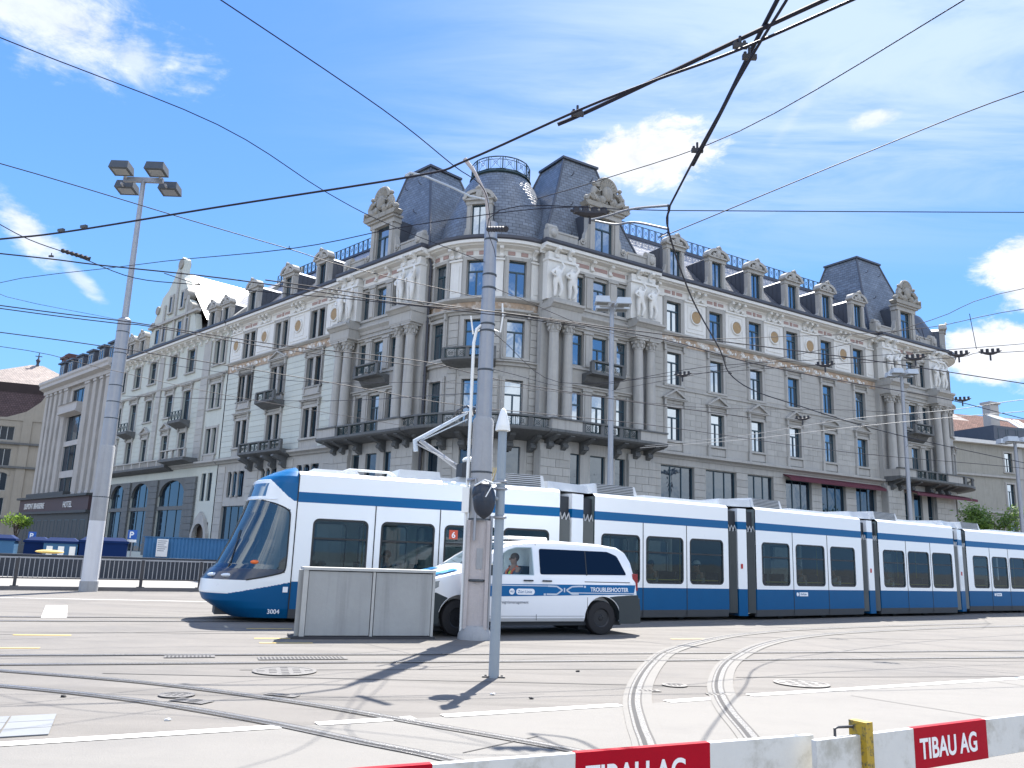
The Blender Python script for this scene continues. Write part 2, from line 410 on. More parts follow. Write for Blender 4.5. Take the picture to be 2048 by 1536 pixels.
def curved_wall_mb(c, R, a0, a1, z0, z1, ops, rev=.32, step=radians(5)):
    mb = MB()
    base = sorted({a0, a1, *[v for o in ops for v in o[:2]]}); an = []
    for i in range(len(base) - 1):
        n = max(1, int((base[i + 1] - base[i]) / step + .5)); an += [base[i] + (base[i + 1] - base[i]) * k / n for k in range(n)]
    an.append(base[-1]); zs = sorted({z0, z1, *[v for o in ops for v in o[2:4]]})
    P = lambda a, z, r=R: (c[0] + r * cos(a), c[1] + r * sin(a), z)
    for i in range(len(an) - 1):
        for j in range(len(zs) - 1):
            ca, cz = (an[i] + an[i + 1]) / 2, (zs[j] + zs[j + 1]) / 2
            if any(o[0] < ca < o[1] and o[2] < cz < o[3] for o in ops): continue
            mb.quad(P(an[i], zs[j]), P(an[i + 1], zs[j]), P(an[i + 1], zs[j + 1]), P(an[i], zs[j + 1]))
    for a, b, zc, zd in ops:
        q = R - rev
        mb.quad(P(a, zc), P(a, zc, q), P(a, zd, q), P(a, zd)); mb.quad(P(b, zc), P(b, zd), P(b, zd, q), P(b, zc, q))
        mb.quad(P(a, zc), P(b, zc), P(b, zc, q), P(a, zc, q)); mb.quad(P(a, zd), P(a, zd, q), P(b, zd, q), P(b, zd))
    return mb

def win_frame(w, h, kind):
    def f():
        mb = MB(); t = .07; y0, y1 = .17, .25; tz = h * .68
        mb.box(-w / 2, -w / 2 + t, y0, y1, 0, h); mb.box(w / 2 - t, w / 2, y0, y1, 0, h)
        mb.box(-w / 2 + t, w / 2 - t, y0, y1, 0, t); mb.box(-w / 2 + t, w / 2 - t, y0, y1, h - t, h)
        if kind in ('T', 'I'): mb.box(-w / 2 + t, w / 2 - t, y0 - .03, y1, tz, tz + .09)
        if kind == 'T': mb.box(-.05, .05, y0 - .01, y1, t, tz)
        if kind == 'S':
            for q in (-1, 1): mb.box(q * w / 6 - .04, q * w / 6 + .04, y0 - .01, y1, t, h - t)
        if kind == 'N': mb.box(-.035, .035, y0 - .01, y1, t, h - t)
        return mb
    return f
def panes(w, h, kind):
    t = .07; tz = h * .68
    if kind == 'T': return [(-w / 2 + t, -.05, t, tz), (.05, w / 2 - t, t, tz), (-w / 2 + t, w / 2 - t, tz + .09, h - t)]
    if kind == 'I': return [(-w / 2 + t, w / 2 - t, t, tz), (-w / 2 + t, w / 2 - t, tz + .09, h - t)]
    if kind == 'S': return [(-w / 2 + t, -w / 6 - .04, t, h - t), (-w / 6 + .04, w / 6 - .04, t, h - t), (w / 6 + .04, w / 2 - t, t, h - t)]
    if kind == 'N': return [(-w / 2 + t, -.035, t, h - t), (.035, w / 2 - t, t, h - t)]
    return [(-w / 2 + t, w / 2 - t, t, h - t)]
def window(parent, M, w, h, kind='T', fm=FRAME, gm=GW, name='window'):
    me = cached(('wf', w, h, kind, fm.name), lambda: win_frame(w, h, kind)().mesh('window_frame', fm, 0))
    o = obj(name, me, parent, M)
    for i, (a, b, c, d) in enumerate(panes(w, h, kind)):
        pm = cached(('pane', w, h, kind, i, gm.name), lambda: MB().box(a, b, .205, .222, c, d).mesh('pane', gm, 0))
        obj('pane', pm, o)
    return o
def surround(w, h, kind, m=STONE, jw=.2):
    def f():
        mb = MB(); a = w / 2
        for q in (-1, 1):
            x0, x1 = sorted((q * a, q * (a + jw))); mb.box(x0, x1, -.09, .02, -.02, h + jw)
            x0, x1 = sorted((q * (a + jw), q * (a + jw + .09))); mb.box(x0, x1, -.045, .02, -.02, h + jw + .08)
        mb.box(-a, a, -.09, .02, h, h + jw); mb.box(-a - jw - .12, a + jw + .12, -.16, .02, -.16, -.02)
        if kind in ('entab', 'pedi', 'seg'):
            e = a + jw + .18; z = h + jw + .10
            mb.box(-e + .1, e - .1, -.06, .02, z, z + .18); mb.box(-e, e, -.22, .02, z + .18, z + .27); mb.box(-e - .07, e + .07, -.30, .02, z + .27, z + .35)
            for q in (-1, 1): mb.box(q * (e - .15) - .08, q * (e - .15) + .08, -.2, -.06, z - .22, z + .18)
            z += .35
            if kind == 'pedi':
                E = e + .07; H = .62
                mb.prism([(-E, z), (-E + .22, z), (0, z + H - .13), (E - .22, z), (E, z), (0, z + H)], -.30, .02)
                mb.prism([(-E + .2, z), (E - .2, z), (0, z + H - .12)], -.10, .02)
            if kind == 'seg':
                E = e + .07; out = [(-E * cos(pi * i / 10), z + .5 * sin(pi * i / 10)) for i in range(11)]
                inn = [(-(E - .18) * cos(pi * i / 10), z + .36 * sin(pi * i / 10)) for i in range(10, -1, -1)]
                mb.prism(out + inn, -.30, .02); mb.prism([(-(E - .17) * cos(pi * i / 10), z + .37 * sin(pi * i / 10)) for i in range(11)], -.10, .02)
        if kind == 'apron':
            mb.box(-a - .1, a + .1, -.1, .02, -.62, -.16)
            for q in (-1, 1): mb.box(q * (a + .05) - .09, q * (a + .05) + .09, -.17, .02, -.55, -.16)
            mb.box(-a - jw - .05, a + jw + .05, -.14, .02, -.70, -.62)
        return mb.mesh('window_surround', m, 0)
    return cached(('sur', w, h, kind, m.name, jw), f)

def column_mesh(h, r, m=STONE):
    def f():
        mb = MB()
        mb.box(-r * 1.35, r * 1.35, -r * 1.35, r * 1.35, 0, .16)
        mb.lathe([(r * 1.3, .16), (r * 1.32, .24), (r * 1.1, .32), (r, .4), (r * 1.0, h * .35), (r * .86, h - .75), (r * .95, h - .73), (r * .95, h - .67), (r * .86, h - .64), (r * .95, h - .4), (r * 1.35, h - .14)], 18)
        for k in range(8):     # leaves of the capital
            a = pi / 4 * k; mb.ball((r * 1.02 * cos(a), r * 1.02 * sin(a), h - .5), (.08, .08, .15), 6, 4); mb.ball((r * 1.2 * cos(a + .39), r * 1.2 * sin(a + .39), h - .28), (.09, .09, .10), 6, 4)
        mb.box(-r * 1.4, r * 1.4, -r * 1.4, r * 1.4, h - .14, h)
        return mb.mesh('column', m)
    return cached(('col', h, r, m.name), f)

def atlas_mesh():
    """pair-figure carved bracket: one standing figure with raised arm"""
    def f():
        V = [(0, 0, 1.05), (0, 0, 1.35), (0, -.02, 1.6), (0, 0, 1.78), (0, -.03, 1.95), (.2, 0, 1.62), (.34, -.08, 1.9), (.2, -.02, 2.2), (-.2, 0, 1.62), (-.36, -.06, 1.42), (-.16, -.14, 1.22),
             (.13, 0, .98), (.2, -.08, .55), (.1, 0, .08), (-.13, 0, .98), (-.1, 0, .52), (-.12, .02, .06)]
        E = [(0, 1), (1, 2), (2, 3), (3, 4), (2, 5), (5, 6), (6, 7), (2, 8), (8, 9), (9, 10), (0, 11), (11, 12), (12, 13), (0, 14), (14, 15), (15, 16)]
        R = [.17, .16, .2, .08, .13, .1, .08, .06, .1, .08, .06, .13, .1, .07, .13, .1, .07]
        return skin_mesh(V, E, R, WHITEST, 1)
    return cached('atlas', f)

def bracket_mesh():
    def f():
        mb = MB()
        mb.prism([(0, 0), (-.10, .0), (-.16, .12), (-.14, .3), (-.30, .46), (-.46, .58), (-.46, .68), (0, .68)], -.12, .12, 'x')
        mb.tube([(-.13, -.15, .1), (.13, -.15, .1)], .08, 8); mb.tube([(-.13, -.4, .56), (.13, -.4, .56)], .09, 8)
        return mb.mesh('cornice_bracket', WHITEST, .5)
    return cached('bracket', f)
def swag_mesh():
    def f():
        mb = MB()
        for k in range(9):
            t = k / 8; mb.ball((-.5 + t, -.12, .3 - .26 * sin(pi * t)), .085 + .05 * sin(pi * t), 7, 5, .15)
        return mb.mesh('garland', WHITEST)
    return cached('swag', f)

def cartouche_mesh():
    """carved crown of the big dormers: shell arch, shield, two seated figures, scrolls"""
    def f():
        random.seed(5); mb = MB()
        mb.prism([(-1.55, 0), (1.55, 0), (1.75, .22), (1.6, .34), (-1.6, .34), (-1.75, .22)], -.5, .1)
        for k in range(11):
            a = pi * k / 10; mb.tube([(.1 * cos(a), -.25, 1.35 + .1 * sin(a)), (.62 * cos(a), -.32, 1.45 + .72 * sin(a))], [.06, .13], 6)
        mb.tube([(-.72 * cos(pi * k / 12), -.3, 1.5 + .78 * sin(pi * k / 12)) for k in range(13)], .13, 7)
        mb.ball((0, -.38, 1.15), (.42, .2, .55), 12, 8); mb.prism([(-1.1, .3), (1.1, .3), (.95, 1.3), (.6, 1.9), (0, 2.15), (-.6, 1.9), (-.95, 1.3)], -.25, .0)
        for q in (-1, 1):
            mb.tube([(q * .5, -.3, .35), (q * .95, -.45, .55), (q * 1.15, -.4, .85), (q * .95, -.3, 1.2), (q * 1.0, -.3, 1.45)], [.17, .2, .16, .24, .12], 8)
            mb.ball((q * 1.0, -.32, 1.66), .15, 8, 6); mb.tube([(q * .95, -.35, 1.3), (q * .7, -.45, 1.15), (q * .5, -.4, 1.3)], [.1, .08, .06], 6)
            mb.tube([(q * 1.1, -.42, .5), (q * 1.5, -.5, .62), (q * 1.62, -.45, .3)], [.15, .12, .09], 7)
            mb.ball((q * 1.5, -.3, .5), (.22, .2, .22), 8, 6); mb.ball((q * .45, -.4, .6), (.28, .2, .3), 8, 6, .1)
        for k in range(16): mb.ball((random.uniform(-1.3, 1.3), -.42, random.uniform(.35, 1.0)), random.uniform(.08, .17), 6, 5, .2)
        return mb.mesh('carved_crest', CARVED)
    return cached('cart', f)

def grille_mesh(w, h):
    def f():
        mb = MB(); n = max(1, round(w / .75)); g = w / n; t = .022
        mb.box(-w / 2, w / 2, -t, t, h - .05, h); mb.box(-w / 2, w / 2, -t, t, 0, .04)
        for i in range(n + 1):
            x = -w / 2 + g * i; mb.box(x - .022, x + .022, -t, t, .04, h - .05)
        for i in range(n):
            a, b = -w / 2 + g * i, -w / 2 + g * (i + 1)
            for k in range(1, 3): x = a + (b - a) * (.14 if k == 1 else .86); mb.box(x - .01, x + .01, -.01, .01, .04, h - .05)
            mb.tube([(a + g * .14, 0, .05), (b - g * .14, 0, h - .06)], .012, 4); mb.tube([(a + g * .14, 0, h - .06), (b - g * .14, 0, .05)], .012, 4)
            mb.tube([((a + b) / 2 + .13 * cos(pi * k / 4), 0, h / 2 + .13 * sin(pi * k / 4)) for k in range(9)], .014, 4)
        return mb.mesh('iron_grille', IRON, 0)
    return cached(('gr', round(w, 3), h), f)

def dormer(parent, M, w=1.0, wh=2.2, depth=3.4, sheet=SHEET, st=STONE, gm=GW, slope=.0):
    """stone-fronted roof dormer; origin at the middle of its sill, front face at y=0"""
    def f():
        mb = MB(); a = w / 2
        for q in (-1, 1):
            x0, x1 = sorted((q * a, q * (a + .34))); mb.box(x0, x1, 0, .4, 0, wh)
            mb.prism([(q * (a + .34), 0), (q * (a + .34), .95), (q * (a + .42), .9), (q * (a + .5), .5), (q * (a + .72), .3), (q * (a + .72), 0)], .05, .3)
            mb.box(q * (a + .17) - .1, q * (a + .17) + .1, -.06, 0, .2, wh - .15)
        mb.box(-a - .40, a + .40, -.06, .4, wh, wh + .25); mb.box(-a - .52, a + .52, -.2, .4, wh + .25, wh + .36)
        E = a + .55; z = wh + .36
        out = [(-E * cos(pi * i / 12), z + .62 * sin(pi * i / 12) ** .8) for i in range(13)]; inn = [(-(E - .2) * cos(pi * i / 12), z + .42 * sin(pi * i / 12)) for i in range(12, -1, -1)]
        mb.prism(out + inn, -.24, .35); mb.prism([(-(E - .18) * cos(pi * i / 12), z + .44 * sin(pi * i / 12)) for i in range(13)], -.02, .3)
        mb.ball((0, -.15, z + .25), (.26, .16, .3), 8, 6, .1)
        for q in (-1, 1): mb.ball((q * .38, -.12, z + .12), (.2, .12, .16), 7, 5, .15); mb.tube([(q * (E - .06), -.26, z + .02), (q * (E - .06), .36, z + .02)], .12, 8)
        mb.tube([(-.2, -.2, z + .62), (0, -.26, z + .74), (.2, -.2, z + .62)], .1, 7)
        return mb.mesh('dormer_front', st, .5)
    o = obj('dormer', cached(('df', w, wh, st.name), f), parent, M)
    def g():
        mb = MB(); a = w / 2 + .3
        mb.prism([(-a, 0), (a, 0), (a, wh + .2), (0, wh + .62), (-a, wh + .2)], .4, depth)
        for q in (-1, 1):
            for k in range(1, 7): y = .4 + (depth - .4) * k / 7; mb.box(q * a - .025, q * a + .025, y - .012, y + .012, 0, wh + .18)
        return mb.mesh('dormer_cheek', sheet, 0)
    obj('dormer_cheek', cached(('dc', w, wh, depth, sheet.name), g), o)
    me = cached(('wf', w, wh, 'N', FRAME.name), lambda: win_frame(w, wh, 'N')().mesh('window_frame', FRAME, 0))
    obj('casement', me, o, TR(0, 0, 0))
    pm = cached(('dp', w, wh, gm.name), lambda: MB().box(-w / 2 + .05, w / 2 - .05, .205, .222, .05, wh - .05).mesh('pane', gm, 0))
    obj('pane', pm, o)
    return o

def big_dormer(parent, M, gm=GW):
    """tall stone dormer of the pavilions with its carved crest"""
    w, wh = 1.45, 2.5
    def f():
        mb = MB(); a = w / 2
        for q in (-1, 1):
            x0, x1 = sorted((q * a, q * (a + .55))); mb.box(x0, x1, 0, .5, 0, wh)
            mb.box(q * (a + .3) - .17, q * (a + .3) + .17, -.12, 0, 0, wh + .1)
            mb.prism([(q * (a + .55), 0), (q * (a + .55), 1.6), (q * (a + .75), 1.2), (q * (a + .8), .8), (q * (a + 1.25), .55), (q * (a + 1.35), 0)], .05, .4)
            mb.tube([(q * (a + .95) + .22 * cos(t) * (1 - t / 14), .02, .52 + .22 * sin(t) * (1 - t / 14)) for t in [k * .7 for k in range(14)]], .06, 6)
            # parapet run and end pier with urn-like scroll
            x0, x1 = sorted((q * (a + 1.35), q * (a + 3.0))); mb.box(x0, x1, .05, .35, 0, .62); mb.box(x0, x1, 0, .4, .62, .74)
            x0, x1 = sorted((q * (a + 3.0), q * (a + 3.7))); mb.box(x0, x1, -.1, .5, 0, .85); mb.tube([(x0, .2, .95), (x1, .2, .95)], .2, 8)
            mb.ball((q * (a + 3.35), -.12, .5), (.26, .14, .28), 8, 6, .1)
        mb.box(-a - .65, a + .65, -.15, .5, wh, wh + .35); mb.box(-a - .8, a + .8, -.32, .5, wh + .35, wh + .5)
        return mb.mesh('tall_dormer_front', STONE, .5)
    o = obj('tall_dormer', cached('bdf', f), parent, M)
    obj('carved_crest', cartouche_mesh(), o, TR(0, .1, wh + .5) @ Matrix.Diagonal((1.08, 1.1, .98, 1)))
    def g():
        mb = MB(); mb.prism([(-1.15, 0), (1.15, 0), (1.15, wh + .3), (0, wh + .9), (-1.15, wh + .3)], .5, 3.4); return mb.mesh('dormer_cheek', SHEET, 0)
    obj('dormer_cheek', cached('bdc', g), o)
    me = cached(('wf', w, wh, 'T', FRAME.name), lambda: win_frame(w, wh, 'T')().mesh('window_frame', FRAME, 0))
    obj('casement', me, o)
    obj('pane', cached(('bdp', gm.name), lambda: MB().box(-w / 2 + .05, w / 2 - .05, .205, .222, .05, wh - .05).mesh('pane', gm, 0)), o)
    return o

def mansard(parent, M, b, t, z0, z1, m=SLATE, bow=.0, cap=SHEET, name='mansard_roof'):
    """steep hipped roof: base rect b=(x0,x1,y0,y1) at z0, top rect t at z1"""
    mb = MB()
    c = [(b[0], b[2]), (b[1], b[2]), (b[1], b[3]), (b[0], b[3])]; d = [(t[0], t[2]), (t[1], t[2]), (t[1], t[3]), (t[0], t[3])]
    n = 6
    def pt(i, k):
        q = k / n; e = q - bow * sin(pi * q)
        return (c[i][0] + (d[i][0] - c[i][0]) * (q + bow * sin(pi * q)), c[i][1] + (d[i][1] - c[i][1]) * (q + bow * sin(pi * q)), z0 + (z1 - z0) * q)
    for i in range(4):
        j = (i + 1) % 4
        for k in range(n): mb.quad(pt(i, k), pt(j, k), pt(j, k + 1), pt(i, k + 1))
    mb.quad(*[(x, y, z1) for x, y in d])
    o = obj(name, mb.mesh(name, m, 0, slopeuv, recalc=False), parent, M)
    mc = MB(); e = .16
    mc.box(t[0] - e, t[1] + e, t[2] - e, t[3] + e, z1 - .02, z1 + .14)
    mc.taper(t[0] - e + .1, t[1] + e - .1, t[2] - e + .1, t[3] + e - .1, z1 + .14, z1 + .5, .9)
    for i in range(4): mc.tube([Vector(pt(i, k)) for k in range(n + 1)], .09, 6)
    obj('roof_capping', mc.mesh('roof_capping', cap, 0), o)
    # snow hooks
    mh = MB()
    for k in range(3):
        for q in (.25, .7):
            z = 1 + k; u = pt(0, 1 + k * 2); v = pt(1, 1 + k * 2); p = Vector(u).lerp(Vector(v), q)
            mh.tube([(p.x, p.y, p.z), (p.x, p.y - .22, p.z + .05), (p.x, p.y - .25, p.z + .22)], .03, 5)
    obj('roof_hook', mh.mesh('roof_hook', GUTTER, 0), o)
    return o
# ------------------------------------------------------------------ the corner building
K = Vector((-1.83, 47.045, 0)); AR, AL = radians(32.19), radians(-45.31)
BLD = thing('corner_building', K, 'ornate grey stone corner building with slate mansard towers and rounded corner behind the tram', 'building')
class Sec:
    def __init__(s, root, ang, sg, out=0.0): s.root, s.sg = root, sg; s.M = RZ(ang) @ TR(0, -out, 0)
    def at(s, S, z=0, y=0): return s.M @ TR(s.sg * S, y, z)
    def put(s, name, me, S=0, z=0, y=0, **k): return obj(name, me, s.root, s.at(S, z, y), **k)
    def X(s, a, b): return tuple(sorted((s.sg * a, s.sg * b)))
    def win(s, S, z, w, h, kind='T', gm=GW, fm=FRAME, y=0): return window(s.root, s.at(S, z, y), w, h, kind, fm, gm)
SR = Sec(BLD, AR, 1); SRP = Sec(BLD, AR, 1, .4); SL = Sec(BLD, AL, -1); SLP = Sec(BLD, AL, -1, .4)
CD = (.63, 6.44)                        # centre of the round corner
WA = [radians(a) for a in (-136.2, -105.4, -74.6)]; PA = [radians(a) for a in (-148.5, -120.8, -90, -59.3)]; DR = 4.9

CORN = [(.05, 20.25), (-.08, 20.25), (-.10, 20.38), (-.5, 20.46), (-.5, 20.54), (-.7, 20.56), (-.7, 20.76), (.05, 20.76)]
GUT = [(.05, 20.765), (-.72, 20.765), (-.80, 20.84), (-.80, 21.02), (-.62, 21.08), (.05, 21.08)]
SILL4 = [(.05, 16.93), (-.12, 16.93), (-.2, 17.0), (-.28, 17.06), (-.28, 17.16), (-.12, 17.22), (.05, 17.22)]
BASE2 = [(.05, 8.42), (-.15, 8.42), (-.25, 8.55), (-.5, 8.66), (-.5, 8.82), (-.15, 8.9), (.05, 8.9)]
def moulding(sec, name, prof, a, b, m, **k):
    x0, x1 = sec.X(a, b); return sec.put(name, MB().prism(prof, x0, x1, 'x').mesh(name, m, 0), **k)
def rail_mb(x0, x1, y, z, hgt=.62, post=2.2):
    mb = MB(); n = max(1, round((x1 - x0) / post))
    mb.box(x0, x1, y - .14, y + .14, z + hgt, z + hgt + .1)
    for i in range(n + 1): x = x0 + (x1 - x0) * i / n; mb.box(x - .14, x + .14, y - .1, y + .1, z, z + hgt)
    return mb

BLOCKS = [0]
def blocks(sec, a, b, z0, z1, course, m, lng=1.35, proud=.03, y=0.0, name='stone_block'):
    """coursed masonry blocks between a and b; every block an object until the building's share is used up"""
    x0, x1 = sec.X(a, b)
    if x1 - x0 < .12: return
    n = max(1, round((z1 - z0) / course)); hgt = (z1 - z0) / n
    for r in range(n):
        k = max(1, round((x1 - x0) / lng)); L = (x1 - x0) / k
        cuts = [x0 + L * i for i in range(k + 1)] if (r % 2 == 0 or k == 1) else [x0] + [x0 + L * (i + .5) for i in range(k)] + [x1]
        for i in range(len(cuts) - 1):
            w = cuts[i + 1] - cuts[i]
            w = round(w, 2)
            me = cached(('blk', w, round(hgt, 3), m.name, proud), lambda: MB().box(-w / 2 + .012, w / 2 - .012, -proud, .01, .014, hgt - .014).mesh('stone_block', m, 0))
            obj(name, me, sec.root, sec.M @ TR((cuts[i] + cuts[i + 1]) / 2, y, z0 + hgt * r)); BLOCKS[0] += 1
def course_strips(sec, name, spans, z0, z1, course, m, proud=.028, y=0.0):
    """the same courses as one joined part, where a building has more of them than can be told apart"""
    mb = MB(); n = max(1, round((z1 - z0) / course)); h = (z1 - z0) / n
    for a, b in spans:
        x0, x1 = sec.X(a, b)
        for r in range(n): mb.box(x0, x1, -proud + y, .01 + y, z0 + h * r + .014, z0 + h * (r + 1) - .014)
    return sec.put(name, mb.mesh(name, m, 0), kind='stuff')

# ---- right wing, main run
RC = [15.2, 19.3, 23.4, 27.55, 31.65, 35.75]
SHOP_R = [(13.98, 17.0), (18.1, 21.1), (22.25, 24.95), (26.3, 29.2), (30.4, 33.3), (34.6, 37.2)]
ops = []
for c in RC: ops += [(c - .66, c + .66, 9.68, 11.9), (c - .65, c + .65, 13.5, 15.75), (c - .66, c + .66, 17.24, 19.4)]
ops += [(a, b, 2.0, 7.95) for a, b in SHOP_R]
SR.put('facade_wall', wall_mb(13.1, 37.95, 0, 20.7, ops).mesh('facade_wall', STONE, 0))
for i, c in enumerate(RC):
    SR.win(c, 9.68, 1.32, 2.22); SR.win(c, 13.5, 1.30, 2.25); SR.win(c, 17.24, 1.32, 2.16)
    SR.put('window_surround', surround(1.32, 2.22, 'seg' if i == 4 else 'pedi'), c, 9.68)
    SR.put('window_surround', surround(1.30, 2.25, 'entab'), c, 13.5)
    SR.put('window_surround', surround(1.32, 2.16, 'plain', STONE, .26), c, 17.24)
    dormer(BLD, SR.at(c, 21.02, -.28), 1.0, 2.15)
    SR.put('pedestal', cached('ped', lambda: MB().box(-1.0, -.72, -.14, .02, 8.9, 9.52).box(.72, 1.0, -.14, .02, 8.9, 9.52).box(-.72, .72, -.06, .02, 8.98, 9.45).mesh('pedestal', STONE, 0)), c)
for i, (a, b) in enumerate(SHOP_R):
    window(BLD, SR.at((a + b) / 2, 2.0), b - a, 5.95, 'S', FRAME, GSHOP, 'shop_window')
piers = [(13.15, SHOP_R[0][0])] + [(SHOP_R[i][1], SHOP_R[i + 1][0]) for i in range(5)] + [(SHOP_R[5][1], 37.9)]
for a, b in piers: blocks(SR, a, b, 4.0, 8.0, .5, STONEB, 1.6, .06)
SR.put('lintel_band', MB().box(13.15, 37.9, -.09, .01, 8.0, 8.42).mesh('lintel_band', STONE, 0))
# blocks between the windows of both main storeys
ed = [13.2] + [v for c in RC for v in (c - .98, c + .98)] + [37.85]
for i in range(0, len(ed), 2):
    blocks(SR, ed[i], ed[i + 1], 9.55, 13.3, .417, STONEB, 1.2, .022)
    course_strips(SR, 'stone_course', [(ed[i], ed[i + 1])], 13.5, 16.1, .433, STONEB, .022)
# white top storey: panels, medallions, brackets
MEDR = [17.3, 21.4, 25.5, 29.62, 33.75]
def medallion(sec, s, z=18.62, r=.42):
    o = sec.put('medallion', cached('med1', lambda: MB().tube([(0, -.13, 0), (0, -.05, 0)], .42, 24).mesh('medallion', GOLD, .5)), s, z)
    obj('medallion_ring', cached('med2', lambda: MB().tube([(.5 * cos(2 * pi * k / 24), -.1, .5 * sin(2 * pi * k / 24)) for k in range(25)], .07, 6).mesh('medallion_ring', WHITEST)), o)
    return o
def white_panel(sec, a, b, med=None, cap=True):
    x0, x1 = sec.X(a, b); mb = MB().box(x0, x1, -.06, .02, 17.24, 19.62)
    mb.box(x0 + .18, x1 - .18, -.10, -.05, 17.45, 17.6)
    mb.box(x0 - .05, x1 + .05, -.16, .02, 19.62, 19.74)
    sec.put('stucco_panel', mb.mesh('stucco_panel', WHITEST, 0))
    if x1 - x0 > 1.6:
        m = (x0 + x1) / 2; q = MB()
        q.box(m - .72, m - .66, -.09, -.05, 17.8, 19.4).box(m + .66, m + .72, -.09, -.05, 17.8, 19.4).box(m - .72, m + .72, -.09, -.05, 19.4, 19.46).box(m - .72, m + .72, -.09, -.05, 17.74, 17.8)
        sec.put('panel_frame', q.mesh('panel_frame', WHITEST, 0))
    if med: medallion(sec, med)
for i in range(5):
    a, b = RC[i] + 1.02, RC[i + 1] - 1.02
    white_panel(SR, a, b, MEDR[i])
    for d in (-.62, 0, .62): SR.put('cornice_bracket', bracket_mesh(), MEDR[i] + d, 19.76)
    SR.put('garland', swag_mesh(), MEDR[i], 19.8)
white_panel(SR, 13.2, 14.15); white_panel(SR, 36.8, 37.8)
for c in (13.6, 37.3): SR.put('cornice_bracket', bracket_mesh(), c, 19.76)
def red_panels(sec, c, w=1.9):
    sec.put('marble_panel', cached(('rp', w), lambda: MB().box(-w / 2 + .12, -.28, -.05, .02, 19.93, 20.15).box(.28, w / 2 - .12, -.05, .02, 19.93, 20.15).box(-.13, .13, -.07, .02, 19.9, 20.18).mesh('marble_panel', REDP, 0)), c)
for c in RC: red_panels(SR, c)
moulding(SR, 'frieze_band', [(.02, 19.74), (-.03, 19.74), (-.03, 20.25), (.02, 20.25)], 13.15, 37.9, WHITEST)
moulding(SR, 'painted_frieze', [(.02, 16.3), (-.035, 16.3), (-.035, 16.93), (.02, 16.93)], 13.15, 37.9, FRESCO)
def frieze_scrolls(sec, a, b, step=1.37):
    x0, x1 = sec.X(a, b); mb = MB(); n = int((x1 - x0) / step)
    for i in range(n):
        x = x0 + step * (i + .5); z = 16.62
        mb.tube([(x - .3 + .6 * k / 8, -.06, z + .12 * sin(2 * pi * k / 8)) for k in range(9)], .05, 5)
        mb.ball((x, -.05, z), (.16, .06, .16), 8, 5, .1); mb.ball((x + .55, -.05, z - .02), (.1, .05, .12), 6, 5)
    sec.put('frieze_relief', mb.mesh('frieze_relief', WHITEST), kind='stuff')
frieze_scrolls(SR, 13.2, 37.8)
for nm, pr, m in (('sill_moulding', SILL4, STONE), ('cornice', CORN, WHITEST), ('gutter', GUT, GUTTER), ('storey_cornice', BASE2, STONE)):
    moulding(SR, nm, pr, 13.15 if nm != 'gutter' else 13.0, 37.9, m)
moulding(SR, 'sill_band', [(.02, 13.18), (-.10, 13.18), (-.10, 13.34), (.02, 13.34)], 13.15, 37.9, STONE)
# main roof of the right wing
def slope_roof(sec, a, b, z0, z1, y0, y1, m=ROOFSH, name='main_roof'):
    x0, x1 = sec.X(a, b); mb = MB(); mb.quad((x0, y0, z0), (x1, y0, z0), (x1, y1, z1), (x0, y1, z1)); mb.quad((x0, y1, z1), (x1, y1, z1), (x1, y1 + 5, z1 + .3), (x0, y1 + 5, z1 + .3))
    mb.quad((x0, y1 + 5, z1 + .3), (x1, y1 + 5, z1 + .3), (x1, y1 + 9, z0), (x0, y1 + 9, z0))
    return sec.put(name, mb.mesh(name, m, 0, slopeuv, recalc=False))
slope_roof(SR, 11.0, 39.0, 21.05, 25.35, -.1, 4.0)
moulding(SR, 'roof_edge', [(3.85, 25.25), (3.95, 25.55), (4.4, 25.6), (4.4, 25.25)], 11.5, 38.5, GUTTER)
def railing(sec, a, b, z, y, seg=1.3):
    n = max(1, round(abs(b - a) / seg)); L = abs(b - a) / n; me = grille_mesh(L, .92)
    for i in range(n): sec.put('roof_railing', me, min(a, b) + L * (i + .5), z, y)
railing(SR, 11.5, 38.5, 25.6, 4.1)

